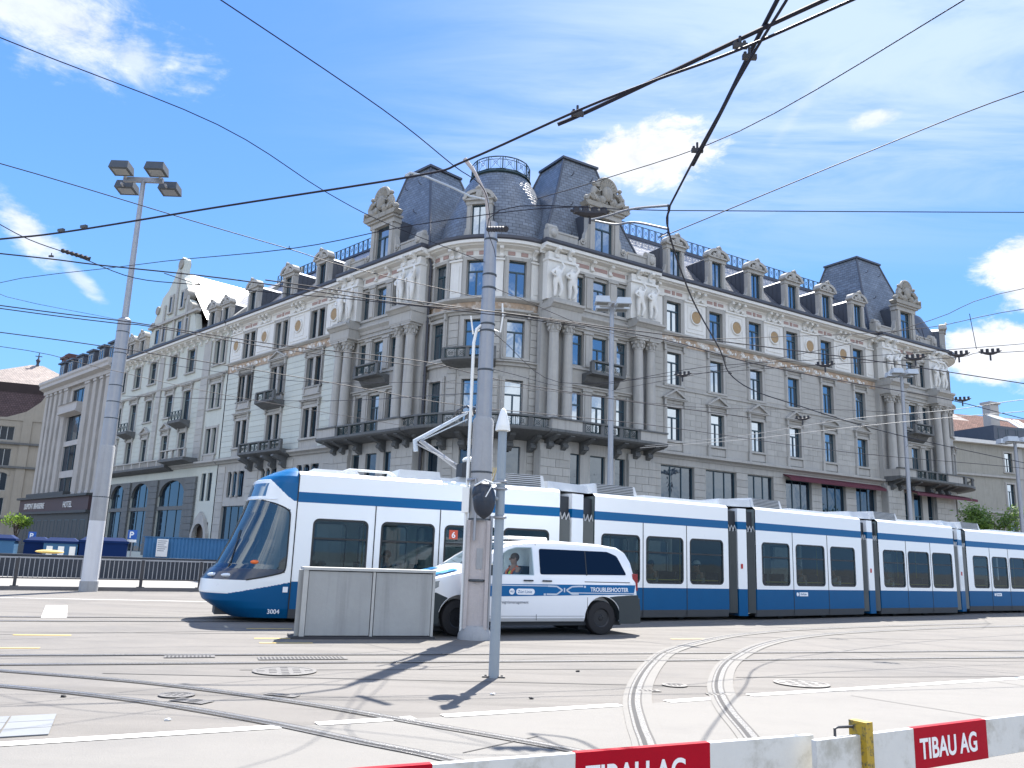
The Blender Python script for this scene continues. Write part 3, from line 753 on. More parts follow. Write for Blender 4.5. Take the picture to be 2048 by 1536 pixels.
# ---- pavilions (right wing near the corner, left wing near the corner, far end of the right wing)
def pavilion(sec, c, hw, wc, out=.4, gm=GW, lbal=True, dorm=True, roof=None, drums=True, dm_off=0.0):
    """c centre, hw half width, wc the three window centres with widths"""
    a, b = sec.X(c - hw, c + hw); ops = []
    for (s, w) in wc:
        for z0, z1 in ((6.0 - 4.0, 7.92), (9.1, 11.8), (13.5 - (.5 if w > 1 else 0), 15.5), (17.3, 19.3)):
            x0, x1 = sec.X(s - w / 2, s + w / 2); ops.append((x0, x1, z0, z1))
    mb = wall_mb(a, b, 0, 20.7, ops)
    for x in (a, b): mb.quad((x, 0, 0), (x, .45, 0), (x, .45, 20.7), (x, 0, 20.7))
    sec.put('facade_wall', mb.mesh('facade_wall', STONE, 0))
    for (s, w) in wc:
        k = 'T' if w > 1 else 'I'
        sec.win(s, 9.1, w, 2.7, k, gm); sec.win(s, 13.0 if w > 1 else 13.5, w, 2.5 if w > 1 else 2.0, k, gm); sec.win(s, 17.3, w, 2.0, k, gm)
        window(BLD, sec.at(s, 2.0), w, 5.92, k, FRAME, GSHOP, 'shop_window')
    xs = sorted([(s, w) for s, w in wc])
    for z, h in ((9.1, 2.7), (13.45, 2.05), (17.3, 2.0)):
        mb = MB()
        gaps = [(xs[0][0] + xs[0][1] / 2, xs[1][0] - xs[1][1] / 2), (xs[1][0] + xs[1][1] / 2, xs[2][0] - xs[2][1] / 2)]
        for g0, g1 in gaps:
            x0, x1 = sec.X(g0, g1); mb.box(x0 + .03, x1 - .03, -.12, .02, z - .05, z + h + .06); mb.box(x0 + .16, x1 - .16, -.17, -.1, z, z + h); mb.box(x0 - .02, x1 + .02, -.2, .02, z + h + .06, z + h + .2)
        for g in (xs[0][0] - xs[0][1] / 2, xs[2][0] + xs[2][1] / 2):
            q = -1 if g < c else 1; x0, x1 = sec.X(g, g + q * .22); mb.box(x0, x1, -.1, .02, z - .05, z + h + .15)
        x0, x1 = sec.X(xs[0][0] - .75, xs[2][0] + .75)
        mb.box(x0, x1, -.14, .02, z + h + .2, z + h + .34)
        if z < 17: mb.box(x0 - .1, x1 + .1, -.24, .02, z + h + .34, z + h + .42)
        mb.box(x0, x1, -.1, .02, z - .22, z - .06) if z > 10 else None
        sec.put('window_surround', mb.mesh('window_surround', STONE, 0))
    # giant columns through two storeys, their entablature and the figures above
    cols = [c - hw + .6, c - hw + 1.65, c + hw - 1.65, c + hw - .6]
    for s in cols: sec.put('column', column_mesh(6.75, .34), s, 9.1, -.5)
    for q in (-1, 1):
        x0, x1 = sec.X(c + q * hw, c + q * (hw - 2.3))
        mb = MB().box(x0, x1, -1.0, .02, 15.85, 16.55); mb.prism([(.02, 16.55), (-1.05, 16.55), (-1.2, 16.72), (-1.32, 16.78), (-1.32, 16.92), (.02, 16.92)], x0 - .05, x1 + .05, 'x')
        mb.box(x0 + .12, x1 - .12, -.95, .02, 16.92, 17.2); mb.box(x0 + .05, x1 - .05, -1.02, .02, 15.95, 16.0)
        sec.put('entablature_block', mb.mesh('entablature_block', STONE, 0))
        mb = MB().box(x0, x1, -.5, .02, 17.2, 19.7); mb.box(x0 - .04, x1 + .04, -.62, .02, 19.7, 19.86); mb.box(x0 + .1, x1 - .1, -.45, .02, 19.86, 20.3)
        sec.put('figure_niche', mb.mesh('figure_niche', WHITEST, 0))
        for d in (-.5, .5):
            sec.put('carved_figure', atlas_mesh(), c + q * (hw - 1.15) + d * 1.1, 17.25, -.74).scale = (1.35, 1.35, 1.08)
            sec.put('cornice_bracket', bracket_mesh(), c + q * (hw - 1.15) + d, 19.88, -.42)
        # block behind columns on the balcony and consoles under
        x0, x1 = sec.X(c + q * (hw - .0), c + q * (hw - 2.2))
        sec.put('balcony_pier', MB().box(x0, x1, -1.42, .02, 9.05, 9.62).mesh('balcony_pier', STONE, 0))
        sec.put('wall_pier', MB().box(x0, x1, -.22, .02, 0, 8.3).mesh('wall_pier', STONE, 0))
        for s in (c + q * (hw - .6), c + q * (hw - 1.65)): sec.put('balcony_console', console(), s, 8.86)
        lo, hi = sorted((c + q * hw, c + q * (hw - 2.2))); blocks(sec, lo, hi, 4.0, 7.9, .5, STONEB, 1.1, .05, -.22)
    moulding(sec, 'frieze_band', [(.02, 19.5), (-.05, 19.5), (-.05, 20.25), (.02, 20.25)], c - hw + 2.3, c + hw - 2.3, WHITEST)
    for d in (-1.5, 0, 1.5): sec.put('marble_panel', cached('rp2', lambda: MB().box(-.55, .55, -.08, .02, 19.93, 20.18).mesh('marble_panel', REDP, 0)), c + d)
    for d in (-.75, .75): sec.put('cornice_bracket', bracket_mesh(), c + d, 19.8)
    moulding(sec, 'storey_moulding', [(.02, 16.2), (-.08, 16.2), (-.12, 16.4), (-.3, 16.6), (-.3, 16.72), (.02, 16.78)], c - hw + 2.25, c + hw - 2.25, STONE)
    for nm, pr, m in (('cornice', CORN, WHITEST), ('gutter', GUT, GUTTER)):
        p2 = [(y - (.0), z) for y, z in pr]
        moulding(sec, nm, p2, c - hw - .25, c + hw + .25, m)
    # small balcony of the upper middle window
    x0, x1 = sec.X(c - 1.35, c + 1.35)
    mb = MB().prism([(.02, 12.3), (-.3, 12.5), (-.5, 12.8), (-1.05, 12.86), (-1.05, 13.0), (.02, 13.0)], x0, x1, 'x')
    sec.put('small_balcony', mb.mesh('small_balcony', STONED, 0))
    mb = rail_mb(x0 + .12, x1 - .12, -.92, 13.0, .62, 2.5)
    sec.put('balcony_rail', mb.mesh('balcony_rail', STONED, 0)); sec.put('balcony_grille', grille_mesh(2.1, .6), c, 13.0, -.92)
    # long balcony
    x0, x1 = sec.X(c - hw - (.0), c + hw + .1)
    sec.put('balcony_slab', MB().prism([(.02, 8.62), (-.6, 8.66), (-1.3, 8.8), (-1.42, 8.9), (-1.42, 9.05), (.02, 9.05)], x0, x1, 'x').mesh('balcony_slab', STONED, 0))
    x0, x1 = sec.X(c - hw + 2.3, c + hw - 2.3)
    sec.put('balcony_rail', rail_mb(x0, x1, -1.3, 9.05, .57, 1.7).mesh('balcony_rail', STONED, 0))
    n = max(1, round((x1 - x0) / 1.7))
    for i in range(n): sec.put('balcony_grille', grille_mesh((x1 - x0) / n - .3, .55), 0, 0, 0).matrix_local = sec.M @ TR(x0 + (x1 - x0) * (i + .5) / n, -1.3, 9.07)
    for q in (-1, 1):
        x0, x1 = sec.X(c + q * hw, c + q * (hw - 2.3)); sec.put('balcony_rail', MB().box(x0 - .04, x1 + .04, -1.5, -1.1, 9.62, 9.72).mesh('balcony_rail', STONED, 0))
    for s in (c - 1.3, c + 1.3): sec.put('balcony_console', console(), s, 8.86)
    big_dormer(BLD, sec.at(c + dm_off, 21.06, -.35), gm)
def console():
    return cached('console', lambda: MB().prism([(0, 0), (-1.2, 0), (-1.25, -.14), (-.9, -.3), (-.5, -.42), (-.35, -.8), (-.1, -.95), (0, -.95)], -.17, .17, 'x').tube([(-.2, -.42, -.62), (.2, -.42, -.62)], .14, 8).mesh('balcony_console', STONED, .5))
pavilion(SRP, 8.4, 4.5, [(6.63, .85), (8.4, 1.2), (10.2, .85)])
pavilion(SLP, 9.75, 4.6, [(11.6, .85), (9.85, 1.2), (8.07, .8)], gm=GW)
pavilion(SRP, 42.4, 4.5, [(40.6, .85), (42.4, 1.2), (44.2, .85)], dm_off=-.7)
mansard(BLD, SR.M, (4.1, 12.8, .1, 8.0), (7.0, 9.75, 2.0, 4.7), 21.1, 28.6, bow=.05)
mansard(BLD, SL.M, (-13.6, -5.6, .1, 8.0), (-11.1, -8.4, 2.0, 4.7), 21.1, 28.6, bow=.05)
mansard(BLD, SR.M, (38.0, 47.0, .1, 9.0), (39.3, 42.5, 2.0, 5.2), 21.1, 28.8, bow=.05)
for sec, s in ((SR, 13.05), (SR, 37.98), (SL, 14.42), (SL, 5.05)):
    mb = MB().tube([(0, -.14, .5), (0, -.14, 19.9), (0, -.3, 20.4), (0, -.6, 20.75)], .075, 8)
    for z in (2, 5, 9, 12.5, 16, 19): mb.tube([(0, -.14, z), (0, -.14, z + .1)], .1, 8)
    sec.put('drainpipe', mb.mesh('drainpipe', GUTTER), s + (.07 if s > 30 else 0))
# red awnings over the shops at the far end
def awning(sec, a, b, z, o0, o1):
    x0, x1 = sec.X(a, b)
    mb = MB().prism([(-o0, z + .42), (-o1, z + .1), (-o1, z - .10), (-o1 + .03, z - .10), (-o1 + .04, z + .07), (-o0, z + .36)], x0, x1, 'x')
    sec.put('awning', mb.mesh('awning', AWN, 0))
awning(SR, 26.0, 37.6, 7.9, .05, .75); awning(SRP, 40.3, 49.2, 7.75, .1, 1.3)

# ---- rounded corner
pts = []
ops = []
wd = .62 / DR * .98
for a in WA:
    for z0, z1 in ((2.0, 8.05), (9.2, 12.05), (13.45, 15.8), (17.3, 19.65)):
        k = wd * .92; ops.append((a - k, a + k, z0, z1))
obj('corner_wall', curved_wall_mb(CD, DR, radians(-160), radians(-48), 0, 20.7, ops).mesh('corner_wall', STONE, .4), BLD)
def onarc(a, r=DR): return Matrix.Translation((CD[0] + r * cos(a), CD[1] + r * sin(a), 0)) @ RZ(a + pi / 2)
for i, a in enumerate(WA):
    M = onarc(a, DR - .02)
    w = 1.14
    window(BLD, M @ TR(0, 0, 9.2), w, 2.85); window(BLD, M @ TR(0, 0, 13.45), w, 2.35); window(BLD, M @ TR(0, 0, 17.3), w, 2.35)
    window(BLD, M @ TR(0, 0, 2.0), w, 6.05, 'I', FRAME, GSHOP, 'shop_window')
    M = onarc(a)
    obj('window_surround', surround(w, 2.85, 'plain'), BLD, M @ TR(0, 0, 9.2)); obj('window_surround', surround(w, 2.35, 'entab' if i != 1 else 'plain'), BLD, M @ TR(0, 0, 13.45)); obj('window_surround', surround(w, 2.35, 'plain'), BLD, M @ TR(0, 0, 17.3))
def arcm(name, prof, a0, a1, m, n=36, sm=.6, **k):
    mb = MB(); mb.lathe(prof, n, CD, a0, a1); return obj(name, mb.mesh(name, m, sm), BLD, **k)
def rp(prof, R=DR): return [(R - y, z) for y, z in prof]
A0, A1 = radians(-158), radians(-50)
arcm('cornice', rp(CORN), A0, A1, WHITEST); arcm('gutter', rp(GUT), A0, A1, GUTTER)
arcm('frieze_band', [(DR + .04, 19.85), (DR + .04, 20.28)], A0, A1, WHITEST)
arcm('painted_frieze', [(DR + .05, 16.35), (DR + .05, 16.9)], A0, A1, FRESCO)
arcm('sill_moulding', [(DR, 16.9), (DR + .15, 16.93), (DR + .35, 17.05), (DR + .35, 17.17), (DR, 17.24)], A0, A1, STONE)
arcm('storey_moulding', [(DR, 16.1), (DR + .12, 16.12), (DR + .16, 16.25), (DR + .34, 16.3), (DR + .34, 16.37), (DR, 16.4)], A0, A1, STONE)
arcm('storey_moulding', [(DR, 12.9), (DR + .14, 12.93), (DR + .14, 13.08), (DR + .3, 13.14), (DR + .3, 13.22), (DR, 13.24)], A0, A1, STONE)
for i, a in enumerate(PA):
    mb = MB(); mb.arc_box(CD, DR, DR + .07, a - .085, a + .085, 17.26, 19.6, 6); mb.arc_box(CD, DR, DR + .17, a - .1, a + .1, 19.6, 19.72, 6); mb.arc_box(CD, DR + .07, DR + .10, a - .05, a + .05, 17.6, 19.3, 4)
    obj('corner_pilaster', mb.mesh('corner_pilaster', WHITEST, .4), BLD)
    for d in (-.055, .055): obj('cornice_bracket', bracket_mesh(), BLD, onarc(a + d) @ TR(0, 0, 19.76))
for i in range(3):
    a = WA[i]; mb = MB(); mb.arc_box(CD, DR + .02, DR + .09, a - .13, a - .04, 19.97, 20.2, 3); mb.arc_box(CD, DR + .02, DR + .09, a + .04, a + .13, 19.97, 20.2, 3)
    obj('marble_panel', mb.mesh('marble_panel', REDP, .4), BLD)
# curved masonry blocks
edges = [A0 + .05] + [v for a in WA for v in (a - .20, a + .20)] + [A1]
for (z0, z1) in ((9.2, 12.9), (13.3, 16.1), (3.6, 8.4)):
    n = round((z1 - z0) / .45); h = (z1 - z0) / n
    for g in range(0, 8, 2):
        e0, e1 = edges[g], edges[g + 1]
        if e1 - e0 < .03: continue
        me = cached(('cb', round(e1 - e0, 3), round(h, 3)), lambda: MB().arc_box((0, 0), DR - .01, DR + .05, -(e1 - e0) / 2, (e1 - e0) / 2, .016, h - .016, 5).mesh('stone_block', STONEB, .4))
        for r in range(n): obj('stone_block', me, BLD, Matrix.Translation((CD[0], CD[1], z0 + h * r)) @ RZ((e0 + e1) / 2)); BLOCKS[0] += 1
# big rounded balcony
RB = 6.75
B0, B1 = radians(-163), radians(-38)
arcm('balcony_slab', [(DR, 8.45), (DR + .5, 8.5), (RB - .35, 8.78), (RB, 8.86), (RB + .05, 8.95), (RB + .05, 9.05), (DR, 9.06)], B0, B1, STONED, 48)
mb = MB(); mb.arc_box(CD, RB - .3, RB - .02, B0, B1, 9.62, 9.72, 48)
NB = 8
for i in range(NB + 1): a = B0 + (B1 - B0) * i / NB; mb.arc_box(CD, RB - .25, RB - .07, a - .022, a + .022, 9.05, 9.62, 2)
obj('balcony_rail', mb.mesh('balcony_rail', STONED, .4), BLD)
for i in range(NB):
    a = B0 + (B1 - B0) * (i + .5) / NB; w = 2 * (RB - .16) * math.tan((B1 - B0) / NB / 2) - .3
    obj('balcony_grille', grille_mesh(w, .55), BLD, onarc(a, RB - .2) @ TR(0, 0, 9.07))
    obj('balcony_console', console(), BLD, onarc(a) @ TR(0, 0, 8.7))
# small balcony in the middle of the round corner
a = WA[1]; mb = MB(); mb.lathe([(DR, 12.75), (DR + .3, 12.85), (DR + .8, 13.0), (DR + .95, 13.1), (DR + .95, 13.22), (DR, 13.24)], 10, CD, a - .30, a + .30)
obj('small_balcony', mb.mesh('small_balcony', STONED, .4), BLD)
mb = MB(); mb.arc_box(CD, DR + .78, DR + .92, a - .3, a + .3, 13.8, 13.9, 10); [mb.arc_box(CD, DR + .78, DR + .9, a + d - .02, a + d + .02, 13.22, 13.8, 1) for d in (-.28, 0, .28)]
obj('balcony_rail', mb.mesh('balcony_rail', STONED, .4), BLD)
obj('balcony_grille', grille_mesh(2.9, .55), BLD, onarc(a, DR + .8) @ TR(0, 0, 13.24))
# dome
DC = (.53, 6.44)
prof = [(4.7, 21.05), (4.15, 21.3), (4.02, 21.9), (3.92, 22.5), (3.72, 23.3), (3.4, 24.2), (2.95, 25.3), (2.5, 26.2), (2.1, 26.85), (1.95, 27.05)]
mb = MB(); mb.lathe(prof, 64, DC)
mb.f = mb.f[:-2]
def dome_uv(co, poly):
    c = poly.center; a0 = atan2(c.y - DC[1], c.x - DC[0]); a = atan2(co.y - DC[1], co.x - DC[0])
    if a - a0 > pi: a -= 2 * pi
    if a0 - a > pi: a += 2 * pi
    return (a * 3.5, co.z)
dome = obj('dome_roof', mb.mesh('dome_roof', SLATE, 1.0, dome_uv, recalc=False), BLD)
mb = MB(); mb.lathe([(0.01, 27.25), (1.9, 27.1), (2.1, 27.12), (2.15, 27.0), (2.0, 26.9)], 48, DC); obj('dome_rim', mb.mesh('dome_rim', IRON, .5), dome)
mb = MB()
for z in (27.2, 28.12, 27.9): mb.tube([(DC[0] + 2.0 * cos(2 * pi * k / 40), DC[1] + 2.0 * sin(2 * pi * k / 40), z) for k in range(41)], .022, 5)
obj('dome_railing', mb.mesh('dome_railing', IRON, .5), BLD)
gm_ = grille_mesh(.95, .92)
for k in range(13):
    a = 2 * pi * k / 13 + .2; obj('dome_railing_panel', gm_, BLD, Matrix.Translation((DC[0] + 1.98 * cos(a), DC[1] + 1.98 * sin(a), 27.2)) @ RZ(a + pi / 2))
obj('dome_chimney', MB().lathe([(.5, 27.2), (.5, 27.7), (.62, 27.75), (.55, 27.95), (.2, 28.05), (0.01, 28.05)], 16, DC).mesh('dome_chimney', IRON, .5), BLD)
# dormer on the dome
dormer(BLD, Matrix.Translation((DC[0] + 4.45 * cos(WA[1]), DC[1] + 4.45 * sin(WA[1]), 21.06)) @ RZ(WA[1] + pi / 2), .95, 2.5, 2.4)

# ---- left wing
LC = [18.4, 23.75, 29.0]
ops = []
for c in LC:
    for z0, z1 in ((9.68, 11.9), (13.55, 15.75), (17.24, 19.45)):
        for d in (-.56, .56): ops.append((-c + d - .4, -c + d + .4, z0, z1))
SHOP_L = [(16.2, 20.2), (22.1, 25.4), (27.2, 31.0)]
ops += [(-b, -a, 1.2, 4.9) for a, b in SHOP_L]; ops += [(-b + .5, -a - .5, 5.6, 7.7) for a, b in SHOP_L]
SL.put('facade_wall', wall_mb(-32.4, -14.3, 0, 20.7, ops).mesh('facade_wall', STONE, 0))
def twin_mull(h):
    return cached(('tm', h), lambda: MB().box(-.16, .16, -.05, .25, 0, h).mesh('stone_mullion', STONE, 0))
for i, c in enumerate(LC):
    for z, h, k in ((9.68, 2.22, 'entab'), (13.55, 2.2, 'pedi' if i == 1 else 'entab'), (17.24, 2.21, 'plain')):
        for d in (-.56, .56): SL.win(c + d, z, .8, h, 'O', GWL)
        SL.put('stone_mullion', twin_mull(h), c, z); SL.put('window_surround', surround(1.92, h, k), c, z)
    SL.put('window_surround', surround(1.92, 2.2, 'apron'), c, 13.55)
for a, b in SHOP_L:
    window(BLD, SL.at((a + b) / 2, 1.2), b - a, 3.7, 'S', FRAME, GSHOP, 'shop_window')
    w = b - a - 1; window(BLD, SL.at((a + b) / 2, 5.6), w, 2.1, 'S', FRAME, GWL)
    for q in (-1, 1):
        SL.put('small_column', cached('smc', lambda: MB().lathe([(.16, 0), (.16, .1), (.1, .2), (.12, 1.0), (.09, 1.85), (.17, 2.0), (.17, 2.1)], 10).mesh('small_column', STONE)), (a + b) / 2 + q * w / 6, 5.6, -.02)
ed = [14.4] + [v for c in LC for v in (c - 1.3, c + 1.3)] + [32.3]
for i in range(0, len(ed), 2):
    blocks(SL, ed[i], ed[i + 1], 8.95, 16.2, .44, PLASTER, 4.0, .03)
for c, (z0, z1) in [(c, z) for c in LC for z in ((12.25 + .3, 12.85), )]: pass
edg = [14.4, 16.2, 20.2, 22.1, 25.4, 27.2, 31.0, 32.3]
for i in range(0, 8, 2): blocks(SL, edg[i], edg[i + 1], 1.0, 8.2, .6, STONEB, 4.0, .05)
MEDL = [16.1, 21.15, 26.4, 31.25]
for (a, b), md in zip([(14.6, 17.2), (19.6, 22.5), (25.0, 27.75), (30.2, 32.3)], MEDL):
    white_panel(SL, a, b, md)
    for d in (-.62, 0, .62): SL.put('cornice_bracket', bracket_mesh(), md + d, 19.76)
    SL.put('garland', swag_mesh(), md, 19.8)
for c in LC: red_panels(SL, c, 2.3)
moulding(SL, 'frieze_band', [(.02, 19.74), (-.03, 19.74), (-.03, 20.25), (.02, 20.25)], 14.3, 32.4, WHITEST)
moulding(SL, 'painted_frieze', [(.02, 16.3), (-.035, 16.3), (-.035, 16.93), (.02, 16.93)], 14.3, 32.4, FRESCO)
frieze_scrolls(SL, 14.5, 32.2)
for nm, pr, m in (('sill_moulding', SILL4, STONE), ('cornice', CORN, WHITEST), ('gutter', GUT, GUTTER), ('storey_cornice', BASE2, STONE)): moulding(SL, nm, pr, 14.3, 32.4, m)
for c, w, z in ((23.75, 2.9, 12.95), (23.9, 6.6, 9.0), (29.6, 3.0, 9.0)):
    if c == 29.6: continue
    x0, x1 = SL.X(c - w / 2, c + w / 2)
    SL.put('small_balcony' if w < 5 else 'balcony_slab', MB().prism([(.02, z - .65), (-.4, z - .5), (-1.05, z - .22), (-1.05, z - .05), (.02, z - .05)], x0, x1, 'x').mesh('balcony_slab', STONED, 0))
    SL.put('balcony_rail', rail_mb(x0 + .1, x1 - .1, -.92, z - .05, .62, 1.6).mesh('balcony_rail', STONED, 0))
    SL.put('balcony_grille', grille_mesh(w - .4, .58), c, z - .05, -.92)
    if w > 5:
        for d in (-2.6, -1, 1, 2.6): SL.put('balcony_console', console(), c + d, z - .5)
slope_roof(SL, 13.0, 33.5, 21.05, 25.3, -.1, 4.0)
for s in (18.0, 22.95, 28.75): dormer(BLD, SL.at(s, 21.02, -.28), .95, 1.95, 3.4, gm=GWL)
dormer(BLD, SL.at(33.9, 21.1, -.1), .9, 1.5, 3.0, gm=GWL)
moulding(SL, 'roof_edge', [(3.85, 25.25), (3.95, 25.5), (4.4, 25.55), (4.4, 25.25)], 13.5, 33.5, GUTTER)
railing(SL, 13.5, 33.0, 25.55, 4.1)
# ---- far right round corner
CE = (47.0 * cos(AR) + 4.6 * -sin(AR), 47.0 * sin(AR) + 4.6 * cos(AR)); RE = 5.0
ea = [radians(v) for v in (-62, -36, -8, 22)]
ops = []
for a in ea:
    for z0, z1 in ((2.0, 7.9), (9.2, 11.9), (13.5, 15.6), (17.3, 19.4)): ops.append((a - .1, a + .1, z0, z1))
obj('corner_wall', curved_wall_mb(CE, RE, radians(-90), radians(60), 0, 20.7, ops).mesh('corner_wall', STONE, .4), BLD)
for a in ea:
    M = Matrix.Translation((CE[0] + RE * cos(a), CE[1] + RE * sin(a), 0)) @ RZ(a + pi / 2)
    for z, h in ((9.2, 2.7), (13.5, 2.1), (17.3, 2.1)):
        window(BLD, M @ TR(0, .02, z), 1.0, h); obj('window_surround', surround(1.0, h, 'entab' if z < 17 else 'plain'), BLD, M @ TR(0, 0, z))
    window(BLD, M @ TR(0, .02, 2.0), 1.0, 5.9, 'I', FRAME, GSHOP, 'shop_window')
def arce(name, prof, m, n=30):
    mb = MB(); mb.lathe(prof, n, CE, radians(-88), radians(62)); obj(name, mb.mesh(name, m, .6), BLD)
arce('cornice', rp(CORN, RE), WHITEST); arce('gutter', rp(GUT, RE), GUTTER)
arce('painted_frieze', [(RE + .05, 16.35), (RE + .05, 16.9)], FRESCO)
arce('sill_moulding', [(RE, 16.9), (RE + .35, 17.05), (RE + .35, 17.17), (RE, 17.24)], STONE)
arce('storey_moulding', [(RE, 15.9), (RE + .45, 16.2), (RE + .45, 16.3), (RE, 16.35)], STONE)
arce('balcony_slab', [(RE, 8.5), (RE + 1.5, 8.8), (RE + 1.5, 9.0), (RE, 9.02)], STONED)
mb = MB(); mb.arc_box(CE, RE + 1.25, RE + 1.45, radians(-88), radians(62), 9.62, 9.72, 24); [mb.arc_box(CE, RE + 1.25, RE + 1.42, radians(d), radians(d + 3), 9.0, 9.62, 1) for d in range(-88, 62, 16)]
obj('balcony_rail', mb.mesh('balcony_rail', STONED, .4), BLD)
obj('mansard_roof', MB().lathe([(5.2, 21.05), (4.6, 21.2), (4.2, 23), (3.2, 24.8), (.05, 25.0)], 32, CE).mesh('mansard_roof', SHEET, .6), BLD)
Mx = Matrix.Translation((CE[0] + 4.9 * cos(radians(-25)), CE[1] + 4.9 * sin(radians(-25)), 21.06)) @ RZ(radians(-25) + pi / 2)
dormer(BLD, Mx, 1.0, 2.1, 3.2)
# body behind the facades so that no sky shows through
mb = MB()
kL = Vector((-cos(AL), -sin(AL))); kR = Vector((cos(AR), sin(AR))); iR = Vector((-sin(AR), cos(AR))); iL = Vector((-sin(AL), cos(AL)))
p = [kL * 32.3 + iL * .6, kL * 5 + iL * .6, Vector((CD[0], CD[1])) + Vector((-2, -2)), Vector((CD[0], CD[1])) + Vector((2.2, -2.4)), kR * 4.5 + iR * .6, kR * 47 + iR * 1.5, kR * 47 + iR * 14, kR * 12 + iR * 14, Vector((0, 26)), kL * 14 + iL * 14, kL * 32.3 + iL * 14]
mb.prism([(q.x, q.y) for q in p], 0.0, 20.9, 'z')
obj('building_core', mb.mesh('building_core', mat('dark_interior', (.03, .032, .035), .9, var=.1), 0), BLD)
# ------------------------------------------------------------------ ground, tracks, markings
ASPH = mat('sunlit_asphalt', (.155, .144, .130), .88, var=.11, vs=.35, bump=.5, bs=70, dirt=(.120, .113, .105), ds=.22, grain=.16, tracks=.26)
CONC = mat('pale_concrete_pad', (.172, .164, .150), .85, var=.06, vs=.5, bump=.35, bs=55, dirt=(.152, .145, .134), ds=.5, grain=.08, tracks=.07)
PAVE = mat('pavement_slabs', (.24, .23, .212), .85, var=.07, vs=.4, bump=.2, bs=30, grain=.06)
JOINT = mat('tar_joint', (.05, .048, .046), .8, var=.2, vs=3)
PAINTW = mat('white_road_paint', (.72, .71, .68), .7, var=.06, vs=6, bump=.2, bs=60)
PAINTY = mat('yellow_road_paint', (.62, .45, .14), .7, var=.12, vs=6)
KERB = mat('granite_kerb', (.13, .125, .125), .8, var=.15, vs=3, bump=.3, bs=30)
RAILM = mat('polished_rail', (.42, .41, .40), .28, metal=.8, var=.1, vs=5)
GROOVE = mat('rail_groove', (.018, .018, .02), .8, var=.2)
CAST = mat('cast_iron_cover', (.12, .115, .11), .5, metal=.3, var=.2, vs=8, bump=.5, bs=40)

gm = MB(); gm.quad((-900, -900, 0), (900, -900, 0), (900, 1500, 0), (-900, 1500, 0))
obj('ground', gm.mesh('ground', ASPH, 0), kind='structure')
def sheet(name, pts, z, m, kind='structure', **k): 
    mb = MB(); mb.quad(*[(x, y, z) for x, y in pts]); return obj(name, mb.mesh(name, m, 0), kind=kind, **k)
# concrete pad of the tram stop in front, with the white edge line
EDGE = [(-7.5, 5.15), (-3.97, 7.04), (-1.85, 8.15), (1.47, 9.94), (3.04, 10.86), (8.26, 13.68), (14, 16.8)]
sheet('concrete_pad', [(14, -3), (14, 16.8), (8.26, 13.68), (3.04, 10.86), (1.47, 9.94), (-1.85, 8.15), (-3.97, 7.04), (-7.5, 5.15), (-7.5, -3)], .004, CONC)
def ribbon(path, w, z, m, name, o0=0.0, parent=None, kind=None, h=None, **k):
    """flat band of width w following a ground path, shifted sideways by o0"""
    P = [Vector((p[0], p[1])) for p in path]; L = []; R = []
    for i, p in enumerate(P):
        d = (P[min(i + 1, len(P) - 1)] - P[max(i - 1, 0)]).normalized(); n = Vector((-d.y, d.x))
        L.append(p + n * (o0 + w / 2)); R.append(p + n * (o0 - w / 2))
    mb = MB()
    for i in range(len(P) - 1):
        mb.quad((L[i].x, L[i].y, z), (R[i].x, R[i].y, z), (R[i + 1].x, R[i + 1].y, z), (L[i + 1].x, L[i + 1].y, z))
    return obj(name, mb.mesh(name, m, 0), parent, kind=kind, **k)
def smooth_path(pts, n=8):
    out = []; P = [Vector((p[0], p[1])) for p in pts]; P = [P[0] * 2 - P[1]] + P + [P[-1] * 2 - P[-2]]
    for i in range(1, len(P) - 2):
        for k in range(n):
            t = k / n; a, b, c, d = P[i - 1], P[i], P[i + 1], P[i + 2]
            out.append(.5 * ((2 * b) + (c - a) * t + (2 * a - 5 * b + 4 * c - d) * t * t + (3 * b - a - 3 * c + d) * t ** 3))
    out.append(P[-2]); return out
def seg(a, b, gap0=0, gap1=0): return [a, b]
for (a, b) in [((-7.5, 5.15), (-2.02, 8.07)), ((-1.72, 8.25), (-.86, 8.71)), ((-.58, 8.86), (1.35, 9.88)), ((1.95, 10.22), (2.58, 10.58)), ((3.12, 10.92), (14, 16.8))]:
    ribbon([a, b], .16, .010, PAINTW, 'white_edge_line', kind='structure')
for i, (a, b) in enumerate([((-4.9, 4.5), (-.2, 6.9)), ((-.3, 7.3), (.35, 8.05)), ((2.9, 8.2), (6.5, 9.6)), ((4.5, 11.2), (6.2, 9.1)), ((-1.2, 5.6), (-.2, 7.0)), ((7.5, 13.1), (9.5, 9.0))]):
    ribbon([a, b], .016, .009, JOINT, 'slab_joint', kind='structure')

def track(name_label, A, B, label, groove_side=1, border=CONC, bw=.0):
    """a pair of grooved rails; each rail a steel head, a dark groove and a guard lip"""
    t = thing('tram_track', (0, 0, 0), label, 'rails')
    for path in (A, B):
        p = smooth_path(path)
        if bw: ribbon(p, bw, .0105, border, 'rail_bed', 0, t)
        r = ribbon(p, .055, .0125, RAILM, 'rail_head', 0, t)
        ribbon(p, .042, .0118, GROOVE, 'rail_groove', -.052 * groove_side, r)
        ribbon(p, .02, .0124, RAILM, 'guard_lip', -.09 * groove_side, r)
        ribbon(p, .018, .0115, JOINT, 'tar_joint', .042 * groove_side, r); ribbon(p, .016, .0115, JOINT, 'tar_joint', -.105 * groove_side, r)
    return t
RA = [(-12, 11.7), (-8.6, 11.35), (-6.26, 10.85), (-4.15, 10.3), (-2.15, 9.37), (-.72, 8.46), (.78, 7.45), (2.6, 5.9), (4.2, 4.3)]
